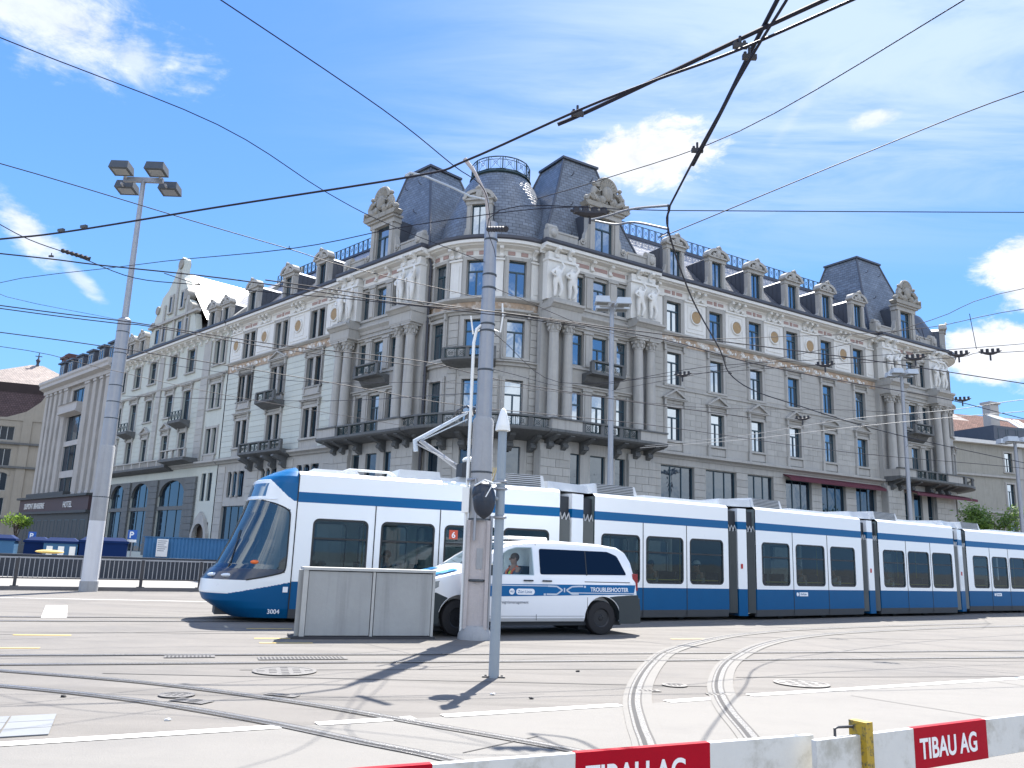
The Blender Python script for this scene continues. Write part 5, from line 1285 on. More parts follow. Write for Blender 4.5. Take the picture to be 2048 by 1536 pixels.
# ------------------------------------------------------------------ masts and lamp posts
GALV = mat('galvanised_steel', (.30, .31, .33), .45, metal=.45, var=.10, vs=4)
MCONC = mat('mast_concrete', (.32, .325, .33), .75, var=.12, vs=2.5, bump=.3, bs=40, streak=.3)
MCONL = mat('mast_pale_coating', (.58, .585, .60), .6, var=.06, vs=2.5, streak=.1)
PINKC = mat('mast_stained_concrete', (.44, .40, .385), .75, var=.14, vs=3, bump=.3, bs=40, streak=.35)
LAMPH = mat('lamp_housing', (.06, .07, .08), .5, metal=.3, var=.08)
LAMPP = mat('lamp_housing_pale', (.42, .47, .52), .5, var=.05)
LGL = mat('lamp_lens', (.25, .26, .26), .15, var=.05, spec=.8)
GREYP = mat('grey_post_paint', (.26, .30, .33), .4, var=.05, vs=3, bump=.05)
WPLA = mat('white_plastic', (.80, .80, .76), .4, var=.03)
BAGM = mat('black_bag_plastic', (.012, .02, .035), .32, var=.1, bump=.4, bs=9)
BLUEC = mat('blue_container_paint', (.004, .02, .085), .8, spec=.15, var=.1); LBLUEC = mat('pale_blue_container_paint', (.05, .13, .24), .8, spec=.15, var=.1)
FENCEM = mat('dark_fence_paint', (.045, .045, .05), .5, metal=.2, var=.1); FENCEL = mat('fence_bar_steel', (.30, .31, .33), .45, metal=.4, var=.1)
HOARD = mat('blue_hoarding_board', (.03, .13, .27), .6, var=.12, vs=2)

t = thing('floodlight_mast', (-13.92, 28.52, 0), 'tall stepped concrete mast with four floodlight boxes on top, standing behind the fence at left', 'mast')
mb = MB().tube([(0, 0, 0), (0, 0, .35)], .30, 20); obj('mast_base', mb.mesh('mast_base', MCONC, .6), t); t.scale = (.972, .972, .972)
obj('lower_shaft', MB().tube([(0, 0, .35), (0, 0, 2.4)], [.27, .265], 20).mesh('lower_shaft', MCONL, .6), t)
obj('middle_shaft', MB().tube([(0, 0, 2.4), (0, 0, 5.0), (0, 0, 5.05)], [.265, .262, .24], 20).mesh('middle_shaft', MCONC, .6), t)
obj('upper_shaft', MB().tube([(0, 0, 5.05), (0, 0, 9.7), (0, 0, 9.78)], [.24, .225, .12], 20).mesh('upper_shaft', GALV, .6), t)
obj('steel_tube', MB().tube([(0, 0, 9.7), (0, 0, 15.2)], [.115, .085], 14).mesh('steel_tube', GALV, .6), t)
for z in (3.2, 6.0, 6.6, 7.2, 8.4, 9.2): r_ = .262 if z < 5 else .24 - (z - 5) * .003; obj('mast_band', MB().lathe([(r_ - .01, 0), (r_ + .005, .01), (r_ + .005, .04), (r_ - .01, .05)], 20).mesh('mast_band', LAMPH), t, TR(0, 0, z))
obj('crossarm', MB().box(-.75, .75, -.07, .07, 15.15, 15.33).mesh('crossarm', GALV, 0), t)
for x, y, z in ((-.62, -.55, 15.3), (-.85, .5, 15.0), (.7, -.55, 15.3), (.82, .5, 15.0)):
    h = obj('floodlight', MB().taper(-.36, .36, -.3, .3, 0, .32, .04).mesh('floodlight', LAMPH, 0), t, TR(x, y, z) @ Matrix.Rotation(radians(-8), 4, 'X'))
    obj('lens', MB().box(-.26, .26, -.2, .2, -.012, -.002).mesh('lens', LGL, 0), h); obj('arm', MB().box(-.03, .03, min(0, -y), max(0, -y), .0, .08).mesh('arm', GALV, 0), h)

t = thing('catenary_pole', (-.565, 16.94, 0), 'thick grey steel pole in the middle carrying overhead wires, pipes clamped to its side', 'pole')
obj('concrete_foot', MB().lathe([(.34, 0), (.33, .1), (.27, .22), (.25, .26)], 24).mesh('concrete_foot', MCONC, .6), t)
mb = MB(); mb.box(-.17, .17, -.16, .16, .2, 2.3)
for q in (-1, 1): mb.box(q * .2 - .035, q * .2 + .035, -.2, .2, .2, 2.3)
obj('lower_shaft', mb.mesh('lower_shaft', PINKC, 0), t)
obj('inspection_hatch', MB().box(-.02, .1, -.175, -.16, 1.35, 1.75).mesh('inspection_hatch', MCONC, 0), t)
obj('middle_shaft', MB().tube([(0, 0, 2.3), (0, 0, 4.35), (0, 0, 4.42)], [.225, .215, .17], 24).mesh('middle_shaft', MCONC, .6), t)
obj('upper_shaft', MB().tube([(0, 0, 4.4), (-.01, 0, 8.35)], [.168, .135], 24).mesh('upper_shaft', GALV, .6), t)
obj('pole_cap', MB().tube([(-.01, 0, 8.35), (-.01, 0, 8.72), (-.01, 0, 8.74)], [.14, .14, .05], 20).mesh('pole_cap', GALV, .6), t)
for z in (8.3, 7.5, 7.2, 6.4, 6.25, 5.4, 3.25, 2.3, 1.1): r_ = .222 if z < 4.4 else .172 - (z - 4.4) * .0075; obj('pole_band', MB().lathe([(r_ - .01, 0), (r_ + .008, .01), (r_ + .008, .04), (r_ - .01, .05)], 20).mesh('pole_band', LAMPH), t, TR(0, 0, z))
mb = MB().tube([(-.27, -.08, .15), (-.27, -.08, 6.0), (-.22, -.06, 6.3), (-.1, -.05, 6.42)], .035, 8); obj('cable_pipe', mb.mesh('cable_pipe', WPLA), t)
mb = MB().tube([(.25, -.08, .15), (.25, -.08, 2.4)], .03, 8); obj('cable_pipe', mb.mesh('cable_pipe', GALV), t)
mb = MB().tube([(-.27, -.14, 3.1), (-.1, -.22, 3.12), (-.08, -.22, 2.9), (-.08, -.22, 1.9)], .028, 8); obj('side_conduit', mb.mesh('side_conduit', GALV), t)
mb = MB().tube([(.14, -.05, 6.3), (.28, -.05, 6.25), (.32, -.05, 6.6), (.3, -.02, 6.9)], .02, 6).tube([(-.15, 0, 6.3), (-.3, -.02, 6.2), (-.36, -.02, 6.6)], .02, 6); obj('cable_loop', mb.mesh('cable_loop', WPLA), t)
obj('switch_box', MB().box(-.36, -.22, -.2, -.06, 2.45, 2.95).mesh('switch_box', WPLA, 0), t)

t = thing('signal_post', (-.11, 11.74, 0), 'slim grey round post with white plastic cone on top, in front of the van', 'post')
obj('post_tube', MB().tube([(0, 0, 0), (0, 0, 3.42)], [.072, .062], 20).mesh('post_tube', GREYP, .6), t)
obj('white_cone', MB().lathe([(.095, 3.38), (.105, 3.41), (.095, 3.46), (.06, 3.6), (.035, 3.68), (.01, 3.70)], 24).mesh('white_cone', WPLA, .8), t)
obj('cone_lip', MB().lathe([(.07, 3.36), (.108, 3.37), (.108, 3.40), (.07, 3.405)], 24).mesh('cone_lip', WPLA), t)
for z in (2.62, 2.52, 2.12): obj('post_collar', MB().lathe([(.07, 0), (.10, .01), (.10, .035), (.07, .045)], 20).mesh('post_collar', GALV), t, TR(0, 0, z))
for q in (-1, 1): obj('anchor_plate', MB().box(q * .1 - .055, q * .1 + .055, -.045, .045, .005, .02).box(q * .11 - .015, q * .11 + .015, -.015, .015, .02, .035).mesh('anchor_plate', CAST, 0), t)
t = thing('covered_signal', (-.33, 11.62, 2.1), 'signal head wrapped in a black plastic bag, tied to the slim grey post', 'bag')
mb = MB(); mb.ball((0, 0, .27), (.165, .12, .255), 18, 12, .05); mb.ball((-.03, .0, .36), (.16, .11, .17), 14, 9, .06)
obj('black_bag', applied(mb.mesh('bag', BAGM, 3), [('SUBSURF', dict(levels=1))], BAGM), t)
obj('tie_string', MB().tube([(-.14, -.05, .46), (0, -.1, .54), (.12, -.08, .5), (.22, .05, .52)], .012, 6).tube([(.12, -.1, .5), (.02, -.16, .3)], .008, 5).mesh('tie_string', WPLA), t)
obj('mounting_arm', MB().tube([(.05, 0, .3), (.24, .12, .3)], .03, 8).mesh('mounting_arm', GREYP), t)

def street_lamp(x, y, h, label, m=LAMPP, n=4):
    t = thing('street_lamp', (x, y, 0), label, 'lamp post', 'tall lamp posts behind the tram')
    obj('lamp_shaft', MB().tube([(0, 0, 0), (0, 0, h * .55), (0, 0, h)], [.14, .12, .09], 12).mesh('lamp_shaft', GALV), t)
    obj('lamp_crossarm', MB().box(-.55, .55, -.06, .06, h - .12, h).box(-.06, .06, -.55, .55, h - .1, h).mesh('lamp_crossarm', GALV, 0), t)
    for k, (dx, dy) in enumerate([(-.48, -.42), (.48, -.3), (-.35, .55), (.5, .5)][:n]):
        o = obj('lamp_head', MB().taper(-.34, .34, -.3, .3, 0, .3, .05).mesh('lamp_head', m, 0), t, TR(dx, dy, h - .1))
        obj('lens', MB().box(-.25, .25, -.2, .2, -.012, -.002).mesh('lens', LGL, 0), o)
street_lamp(4.42, 36, 13.0, 'pale lamp post with four square heads in front of the right-hand corner pavilion')
street_lamp(24.2, 50, 13.6, 'pale lamp post with four square heads in front of the far end pavilion')
street_lamp(30.9, 50, 9.6, 'lamp post with broad flat heads at the right edge, before the far right house', n=3)

# ------------------------------------------------------------------ fence along the kerb
t = thing('street_fence', (0, 0, 0), 'dark steel street fence with thin upright bars along the kerb at left', 'fence')
FPT = [Vector(p) for p in [(-24.6, 23.2), (-18.9, 26.4), (-16.12, 28.02), (-12.77, 29.86), (-11.08, 30.88), (-9.4, 32.0)]]
bar = MB().box(-.011, .011, -.011, .011, .40, 1.02).mesh('bar', FENCEL, 0); post = MB().box(-.05, .05, -.03, .03, .12, 1.05).box(-.12, .12, -.09, .09, .12, .14).mesh('fence_post', FENCEM, 0)
for i in range(len(FPT) - 1):
    a, b = FPT[i], FPT[i + 1]; d = b - a; L = d.length; ang = atan2(d.y, d.x)
    M = Matrix.Translation((a.x, a.y, 0)) @ RZ(ang)
    obj('top_rail', MB().box(0, L, -.03, .03, 1.02, 1.07).mesh('top_rail', FENCEL, 0), t, M); obj('bottom_rail', MB().box(0, L, -.02, .02, .36, .40).mesh('bottom_rail', FENCEM, 0), t, M)
    n = int(L / .14)
    for k in range(n): obj('bar', bar, t, M @ TR(L * (k + .5) / n, 0, 0))
    obj('fence_post', post, t, M)
# added low wall beyond the fence; near-black partly for the building's shadow there
t = thing('shade_dark_wall', (0, 0, 0), 'low wall beyond the fence, its dark colour partly standing for building shade', 'wall')
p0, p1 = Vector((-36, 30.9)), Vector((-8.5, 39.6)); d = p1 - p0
obj('wall_body', MB().box(0, d.length, 0, .4, .1, .95).box(-.1, d.length + .1, -.05, .45, .95, 1.03).mesh('wall_body', mat('shade_dark_concrete', (.028, .034, .045), .8, var=.2, vs=1), 0), t, Matrix.Translation((p0.x, p0.y, 0)) @ RZ(atan2(d.y, d.x)))

# ------------------------------------------------------------------ boards, containers and signs behind
t = thing('blue_hoarding', (-20.6, 48, 0), 'blue ribbed construction hoarding before the gabled building, ending behind the tram front', 'hoarding', rz=radians(8))
for k in range(26): obj('board', MB().prism([(.2 * k * 1.0, 0), (.2 * k + .06, -.04), (.2 * k + .14, -.04), (.2 * k + .2, 0), (.2 * k + .2, .03), (.2 * k, .03)], .1, 2.0, 'z').mesh('board', HOARD, 0), t)
obj('top_cap', MB().box(-.05, 5.25, -.07, .06, 2.0, 2.06).mesh('top_cap', LBLUEC, 0), t)
t = thing('site_notice', (-19.85, 47.95, .95), 'white paper notice fixed to the blue hoarding', 'notice', rz=radians(8))
obj('paper', MB().box(0, .62, -.07, -.06, .0, .98).mesh('paper', PAINTW, 0), t)
TXT = mat('dark_print', (.05, .06, .09), .6, var=0)
for k in range(6): obj('print_line', MB().box(.06, .56 - .07 * (k % 3), -.075, -.07, .86 - k * .11, .89 - k * .11).mesh('print_line', TXT, 0), t)
def container(x, y, w, d, h, m, label, rz=.4, pan=0):
    t = thing('site_container', (x, y, 0), label, 'container', rz=rz)
    obj('container_body', MB().box(0, w, 0, d, .1, h).mesh('container_body', m, 0), t)
    obj('container_lid', MB().box(-.06, w + .06, -.06, d + .06, h, h + .12).taper(0, w, 0, d, h + .12, h + .3, .25).mesh('container_lid', BLUEC, 0), t)
    for k in range(pan): obj('side_panel', MB().box(.15 + w / pan * k, w / pan * (k + 1) - .1, -.02, 0, .4, h - .15).mesh('side_panel', WPLA, 0), t)
container(-27.0, 43, 1.7, 1.5, 1.55, LBLUEC, 'pale blue site container with dark blue lid at the far left edge')
container(-24.1, 44, 1.6, 1.4, 1.5, LBLUEC, 'pale blue container with white panels, second from the left edge', pan=3)
container(-22.5, 44.5, 2.3, 1.5, 1.6, BLUEC, 'dark blue site container just left of the floodlight mast')
container(-25.4, 44.5, 1.1, 1.4, 1.5, BLUEC, 'narrow dark blue container between two pale blue ones')
t = thing('yellow_cover', (-23.8, 43.0, .95), 'flat yellow object lying on the low wall behind the fence', 'cover'); obj('shell', MB().ball((.6, 0, .12), (.75, .3, .1), 12, 6).mesh('shell', PAINTY), t)
PSB = mat('parking_sign_blue', (.015, .09, .35), .4, var=.02)
def psign(x, y, z, s, label):
    t = thing('parking_sign', (x, y, 0), label, 'road sign', 'blue parking signs')
    obj('sign_post', MB().tube([(0, .05, .1), (0, .05, z + s)], .03, 8).mesh('sign_post', GALV), t)
    p = obj('sign_plate', MB().box(-s / 2, s / 2, 0, .02, z, z + s).mesh('sign_plate', PSB, 0), t)
    obj('letter', text_mesh('letter', 'P', s * .95, WPLA, .003, .01, 'CENTER'), p, TR(-s * .08, -.006, z + s * .15))
    obj('sign_supplement', MB().box(-s / 2, s / 2, 0, .02, z - s * .32, z - s * .03).mesh('sign_supplement', WPLA, 0), t)
psign(-20.45, 46, 1.85, .5, 'blue parking sign on a post left of the blue hoarding')
psign(-25.9, 46, 1.65, .42, 'blue parking sign above the pale blue containers, before the hotel')

# ------------------------------------------------------------------ trees
LEAF = mat('bright_leaf', (.12, .19, .035), .5, var=.3, vs=.9, rnd=0)
_N = LEAF.node_tree; _b = [n for n in _N.nodes if n.type == 'BSDF_PRINCIPLED'][0]; _o = [n for n in _N.nodes if n.type == 'OUTPUT_MATERIAL'][0]
_t = _N.nodes.new('ShaderNodeBsdfTranslucent'); _t.inputs[0].default_value = (.26, .40, .06, 1); _m = _N.nodes.new('ShaderNodeMixShader'); _m.inputs[0].default_value = .45
_N.links.new(_b.outputs[0], _m.inputs[1]); _N.links.new(_t.outputs[0], _m.inputs[2]); _N.links.new(_m.outputs[0], _o.inputs[0]); BARK = mat('bark', (.06, .045, .035), .9, var=.2)
def leafy(name, x, y, h, cr, cz, n, label, seed, size=.22, cat='tree'):
    random.seed(seed); t = thing(name, (x, y, 0), label, cat)
    mb = MB(); mb.tube([(0, 0, 0), (.05, 0, h * .3), (-.03, .05, h * .6), (.05, 0, h * .85)], [.12, .09, .06, .03], 8)
    cl = []
    for k in range(11):
        a = random.uniform(0, 2 * pi); el = random.uniform(-.5, 1); r = cr * random.uniform(.45, .9)
        p = Vector((r * cos(a), r * sin(a), cz + r * el * .8)); cl.append((p, random.uniform(.25, .5) * cr))
        mb.tube([(0, 0, h * random.uniform(.35, .7)), p * .5 + Vector((0, 0, cz * .45)), p], [.05, .03, .012], 5)
    obj('trunk', mb.mesh('trunk', BARK), t)
    lf = MB()
    for k in range(n):
        p, r = random.choice(cl); q = p + Vector([random.gauss(0, .55) for _ in range(3)]) * r
        s = size * random.uniform(.6, 1.2); u = Vector([random.gauss(0, 1) for _ in range(3)]).normalized(); v = u.orthogonal().normalized()
        lf.quad(q - u * s, q + v * s * .5, q + u * s, q - v * s * .5)
    o = obj('crown', lf.mesh('crown', LEAF, 0, recalc=False), t); o['kind'] = 'stuff'
leafy('street_tree', 36.2, 62, 6.2, 1.8, 4.9, 3800, 'loose bright green tree between the corner building and the far right house', 4, .16)
leafy('potted_tree', -40.8, 70, 4.2, .95, 3.0, 900, 'small bright green bush on a stem beside the dark shopfront at left', 9, .12, 'plant')

# ------------------------------------------------------------------ concrete panel box in front of the tram
BOXM = mat('weathered_panel_concrete', (.33, .335, .325), .7, var=.10, vs=1.6, bump=.15, bs=30, streak=.30)
BOXE = mat('panel_edge_metal', (.42, .42, .40), .5, metal=.3, var=.12, vs=3)
a, b = Vector((-3.75, 15.80)), Vector((-1.37, 16.66)); d = b - a; L = d.length
t = thing('panel_box', (a.x, a.y, 0), 'grey two-panel concrete box standing before the tram front', 'utility box', rz=atan2(d.y, d.x))
obj('panel', MB().box(.10, L / 2 + .02, .0, .06, .06, 1.22).mesh('panel', BOXM, 0), t); obj('panel', MB().box(L / 2 + .10, L - .06, .0, .06, .06, 1.22).mesh('panel', BOXM, 0), t)
obj('panel_frame', MB().box(0, .09, -.01, .08, 0, 1.24).box(L / 2 + .035, L / 2 + .085, -.005, .07, .03, 1.23).box(L - .05, L, -.01, .08, 0, 1.24).box(0, L, -.03, .6, 1.24, 1.29).mesh('panel_frame', BOXE, 0), t)
obj('side_panel', MB().prism([(0, .06), (-.09, .04), (-.0, .55), (.04, .55)], .05, 1.24, 'z').mesh('side_panel', BOXM, 0), t)
obj('side_panel', MB().box(L - .05, L - .01, .08, .58, .05, 1.24).box(0, L, .55, .6, .05, 1.24).mesh('side_panel', BOXM, 0), t)
obj('plinth', MB().box(-.14, L + .03, -.08, .65, 0, .045).mesh('plinth', mat('dark_plinth', (.04, .04, .045), .8), 0), t)

# ------------------------------------------------------------------ red and white barrier boards, nearest the camera
BARW = mat('scuffed_white_board', (.60, .59, .55), .55, var=.06, vs=9, dirt=(.40, .385, .33), ds=5, bump=.1, bs=30)
BARR = mat('red_reflective_panel', (.36, .0, .012), .6, spec=.15, var=.12, vs=8)
STICK = mat('lettering_white', (.78, .78, .76), .5, var=.04, vs=20)
YEL = mat('worn_yellow_paint', (.40, .26, .015), .5, var=.1, vs=10, dirt=(.035, .05, .045), ds=40)
def board(ax, ay, bx, by, z1, hgt, panels, label, texts, tk=.028):
    d = Vector((bx - ax, by - ay)); L = d.length; t = thing('barrier_board', (ax, ay, z1 - hgt), label, 'barrier', 'red and white barrier boards', rz=atan2(d.y, d.x))
    last = 0
    mb = MB(); mb.box(0, L, 0, tk, 0, hgt); obj('plank', applied(mb.mesh('plank', BARW, 0), [('BEVEL', dict(width=.003, segments=2))]), t)
    for (x0, x1) in panels: obj('red_panel', MB().box(x0, x1, -.0015, tk + .0015, -.001, hgt + .0015).mesh('red_panel', BARR, 0), t)
    for s, x in texts: obj('lettering', text_mesh('lettering', s, .122, STICK, .0006, .0028, xs=.84), t, TR(x, -.0025, hgt / 2 - .045))
    return t
LD = Vector((1.326 + .234, 3.753 - 3.019)); LL = LD.length
t = board(-.95, 2.682, 1.345, 3.762, .9, .175, [(0.0, .80), (1.362, 1.98)], 'nearer barrier board along the bottom edge, its red lettered panel cut off by the frame', [('TIBAU AG', 1.405)])
t2 = board(1.312, 3.640, 3.6, 5.022, .9, .175, [(.662, 1.245)], 'barrier board at lower right with a fully visible red lettered panel', [('TIBAU AG', .70)])
t = thing('barrier_post', (1.575, 3.80, 0), 'yellow and black worn steel clamp post holding the barrier boards', 'post', rz=radians(31))
obj('clamp_strap', MB().box(-.024, .024, -.03, .055, .62, .955).mesh('clamp_strap', YEL, 0), t); obj('post_stem', MB().box(-.018, .018, .0, .04, 0, .62).mesh('post_stem', YEL, 0), t)
obj('post_hook', MB().tube([(-.03, .03, .93), (-.13, .03, .935), (-.15, .03, .93), (-.15, .03, .90)], .006, 8).mesh('post_hook', FENCEM), t)
obj('post_foot', MB().box(-.3, .3, -.1, .15, .004, .10).mesh('post_foot', mat('black_rubber', (.02, .02, .02), .8), 0), t)
# ------------------------------------------------------------------ tram
TW = mat('tram_white_paint', (.80, .82, .82), .30, var=.008, vs=.6, coat=.3)
TB = mat('tram_blue_paint', (.0, .098, .255), .35, spec=.25, var=.02, vs=1.5, coat=.05)
TBL = mat('tram_blue_lower', (.0, .082, .215), .45, spec=.2, var=.05, vs=2.0)
TBLK = mat('black_rubber_seal', (.010, .012, .014), .5, var=.05)
TGREY = mat('tram_grey_underframe', (.06, .065, .07), .7, var=.1)
TROOF = mat('tram_roof_boxes', (.50, .52, .53), .5, var=.1, vs=2, streak=.1)
TDARK = mat('tram_dark_parts', (.02, .025, .032), .6, var=.1)
BELL = mat('grey_bellows', (.14, .155, .155), .6, var=.12, vs=2)
TINT = mat('tram_interior_panel', (.12, .15, .15), .7, var=.05); SEATM = mat('tram_seat_blue', (.03, .07, .12), .8, var=.1); POLEM = mat('yellow_grab_pole', (.55, .47, .12), .4, var=.02)
TG = glass('tram_window_glass', (.003, .012, .015), .01, clear=.5, wav=.05, fm=.75)
TGW = glass('tram_windscreen_glass', (.002, .010, .018), .07, clear=.35, wav=.05, fm=1.0)
TDISP = glass('destination_glass', (.06, .12, .19), .12, clear=0, wav=.02)
LAMPO = mat('orange_indicator', (.75, .14, .02), .3, var=0); LAMPC = mat('clear_headlamp', (.6, .65, .7), .1, var=0, spec=1)
TW_ = 2.4
TRAM = thing('tram', (-4.80, 19.04, 0), 'long blue and white articulated tram crossing the square in front of the corner building', 'tram')
ORG = Vector((-4.80, 19.04, 0))
MODS = [((-4.80, 19.04), (1.35, 21.58), [(.40, 1.67), (1.99, 3.30), (3.56, 4.91), (5.11, 6.36)]),
        ((2.36, 22.55), (6.70, 25.36), [(.24, 1.62), (1.86, 3.29), (3.56, 4.94)]),
        ((7.63, 25.68), (12.34, 29.17), [(.28, 1.69), (2.03, 3.61), (3.95, 5.42)]),
        ((13.23, 29.83), (17.44, 32.70), [(.24, 1.60), (1.84, 3.25), (3.48, 4.90)]),
        ((18.83, 34.36), (25.0, 38.5), [(.46, 1.67), (2.0, 3.28), (3.5, 4.85), (5.1, 6.6)])]
def rrect(x0, x1, z0, z1, r, n=5):
    P = []
    for cx, cz, a in ((x1 - r, z0 + r, -pi / 2), (x1 - r, z1 - r, 0), (x0 + r, z1 - r, pi / 2), (x0 + r, z0 + r, pi)):
        P += [(cx + r * cos(a + pi / 2 * k / n), cz + r * sin(a + pi / 2 * k / n)) for k in range(n + 1)]
    return P
def fan_corners(mb, x0, x1, z0, z1, r, y, n=5):
    for (cx, cz, a, X, Z) in ((x1 - r, z0 + r, -pi / 2, x1, z0), (x1 - r, z1 - r, 0, x1, z1), (x0 + r, z1 - r, pi / 2, x0, z1), (x0 + r, z0 + r, pi, x0, z0)):
        for k in range(n):
            p = [(cx + r * cos(a + pi / 2 * t / n), cz + r * sin(a + pi / 2 * t / n)) for t in (k, k + 1)]
            mb.quad((X, y, Z), (p[0][0], y, p[0][1]), (p[1][0], y, p[1][1]))
WZ0, WZ1 = 1.02, 2.31
def carriage(i, A, B, wins):
    d = Vector(B) - Vector(A); L = d.length; ang = atan2(d.y, d.x)
    M = Matrix.Translation(Vector((*A, 0)) - ORG) @ RZ(ang)
    mb = MB(); ops = [(a, b, WZ0, WZ1) for a, b in wins]
    for y, rev in ((0.0, .05), (TW_, -.05)):
        wall_mb(0, L, .90, 2.67, ops, rev, y, mb)
        for a, b in wins: fan_corners(mb, a, b, WZ0, WZ1, .13, y)
        mb.quad((0, y, 2.90), (L, y, 2.90), (L, y, 3.30), (0, y, 3.30))
    mb.quad((0, 0, 3.30), (L, 0, 3.30), (L, .10, 3.38), (0, .10, 3.38)); mb.quad((0, TW_, 3.30), (L, TW_, 3.30), (L, TW_ - .10, 3.38), (0, TW_ - .10, 3.38)); mb.quad((0, .10, 3.38), (L, .10, 3.38), (L, TW_ - .10, 3.38), (0, TW_ - .10, 3.38))
    c = obj('carriage', mb.mesh('carriage', TW, 0, recalc=False), TRAM, M)
    obj('blue_stripe', MB().box(0, L, -.003, .03, 2.67, 2.90).box(0, L, TW_ - .03, TW_ + .003, 2.67, 2.90).mesh('blue_stripe', TB, 0), c)
    mb = MB().box(0, L, .0, .05, .30, .90).box(0, L, TW_ - .05, TW_, .30, .90); obj('lower_panel', mb.mesh('lower_panel', TBL, 0), c)
    obj('skirt', MB().prism([(.0, .30), (.04, .10), (.10, .10), (.10, .30)], 0, L, 'x').prism([(TW_, .30), (TW_ - .04, .10), (TW_ - .10, .10), (TW_ - .10, .30)], 0, L, 'x').mesh('skirt', TGREY, 0), c)
    mb = MB().box(.02, L - .02, .06, TW_ - .06, .32, .40).box(.02, L - .02, .06, TW_ - .06, 2.46, 2.52)
    mb.box(-.01, .04, .05, TW_ - .05, .3, 3.3) if i else mb.box(-.01, .04, .05, .7, .3, 2.5)
    mb.box(L - .05, L - .01, .05, TW_ - .05, .3, 3.3)
    obj('inner_floor', mb.mesh('inner_floor', TINT, 0), c)
    mb = MB().box(L * .15, L * .85, .35, TW_ - .35, .12, .32)
    for x in (L * .3, L * .7):
        for y in (.5, TW_ - .5): mb.tube([(x, y - .05, .26), (x, y + .05, .26)], .26, 16)
    obj('bogie', mb.mesh('bogie', TDARK, .5), c)
    for a, b in wins:
        for y0, y1, s in ((-.004, .04, 1), (TW_ - .04, TW_ + .004, -1)):
            mb = MB(); o_ = rrect(a - .01, b + .01, WZ0 - .01, WZ1 + .01, .14); n_ = rrect(a + .035, b - .035, WZ0 + .035, WZ1 - .035, .10)
            for k in range(len(o_)):
                j = (k + 1) % len(o_); mb.quad((o_[k][0], y0, o_[k][1]), (o_[j][0], y0, o_[j][1]), (n_[j][0], y0, n_[j][1]), (n_[k][0], y0, n_[k][1])) if s > 0 else mb.quad((o_[k][0], y1, o_[k][1]), (o_[j][0], y1, o_[j][1]), (n_[j][0], y1, n_[j][1]), (n_[k][0], y1, n_[k][1]))
            mb.box(a + .03, b - .03, y0 + (.004 if s > 0 else .01), y1 - (.01 if s > 0 else .004), WZ1 - .46, WZ1 - .42)
            f = obj('window_frame', mb.mesh('window_frame', TBLK, 0), c)
            pts = rrect(a + .012, b - .012, WZ0 + .012, WZ1 - .012, .12)
            gb = MB(); gb.quad(*[(x, .018 if s > 0 else TW_ - .018, z) for x, z in pts]); obj('pane', gb.mesh('pane', TG, 0), f)
    for a, b in zip(wins, wins[1:]):
        x = (a[1] + b[0]) / 2; obj('door_seam', MB().box(x - .012, x + .012, -.006, -.001, .12, 2.67).mesh('door_seam', TBLK, 0), c)
    # seats and poles inside
    for x in [L * k / 6 + .35 for k in range(6)]:
        for y in (.35, TW_ - .75):
            obj('seat', cached('tseat', lambda: MB().box(0, .42, 0, .42, .72, .80).box(.36, .44, 0, .42, .80, 1.35).mesh('seat', SEATM, 0)), c, TR(x, y))
    for x in (L * .27, L * .55, L * .8): obj('grab_pole', cached('tpole', lambda: MB().tube([(0, 1.0, .4), (0, 1.0, 2.46)], .02, 8).mesh('grab_pole', POLEM)), c, TR(x))
    obj('grab_rail', MB().tube([(.3, .16, 1.12), (L - .3, .16, 1.12)], .018, 6).mesh('grab_rail', POLEM), c)
    # roof equipment
    def louvre(x0, x1, y0, y1, h):
        b = obj('roof_unit', MB().taper(x0, x1, y0, y1, 3.38, 3.38 + h, .06).mesh('roof_unit', TROOF, 0), c)
        mb = MB()
        for k in range(6): z = 3.40 + h * (k + .5) / 6.6; mb.box(x0 + .14, x1 - .14, y0 - .004 + .06 * k / 6, y0 + .03 + .06 * k / 6, z, z + h / 14)
        obj('louvre', mb.mesh('louvre', TGREY, 0), b)
    louvre(.15, 1.75, .25, 2.15, .30) if i else louvre(4.95, 6.35, .25, 2.15, .34)
    obj('roof_unit', MB().taper(L * .42, L * .95, .45, 2.0, 3.38, 3.50, .05).mesh('roof_unit', TROOF, 0), c)
    if i == 0:
        obj('roof_unit', MB().taper(.3, 1.5, .4, 2.0, 3.38, 3.50, .08).mesh('roof_unit', TROOF, 0), c); obj('roof_hose', MB().tube([(.9, .35, 3.4), (1.2, .35, 3.52), (2.2, .4, 3.52), (2.4, .4, 3.4)], .03, 6).mesh('roof_hose', TROOF), c)
        obj('roof_unit', MB().taper(2.4, 3.5, .3, 1.6, 3.38, 3.62, .04).mesh('roof_unit', TROOF, 0), c)
    return c, M, ang, L
CARS = [carriage(i, *m) for i, m in enumerate(MODS)]
TEXTW = mat('white_vinyl_print', (.80, .82, .84), .5, var=0)
for i in (2, 4):
    c, M, _, L = CARS[i]
    g = obj('operator_badge', MB().box(2.15, 2.6, -.006, -.002, .70, .82).mesh('operator_badge', TEXTW, 0), c)
    obj('badge_circle', MB().tube([(2.05, -.006, .76), (2.05, -.002, .76)], .06, 16).mesh('badge_circle', TEXTW, 0), g)
    obj('badge_print', text_mesh('badge_print', 'ZüriLinie', .09, TBL, .001), g, TR(2.19, -.009, .735))
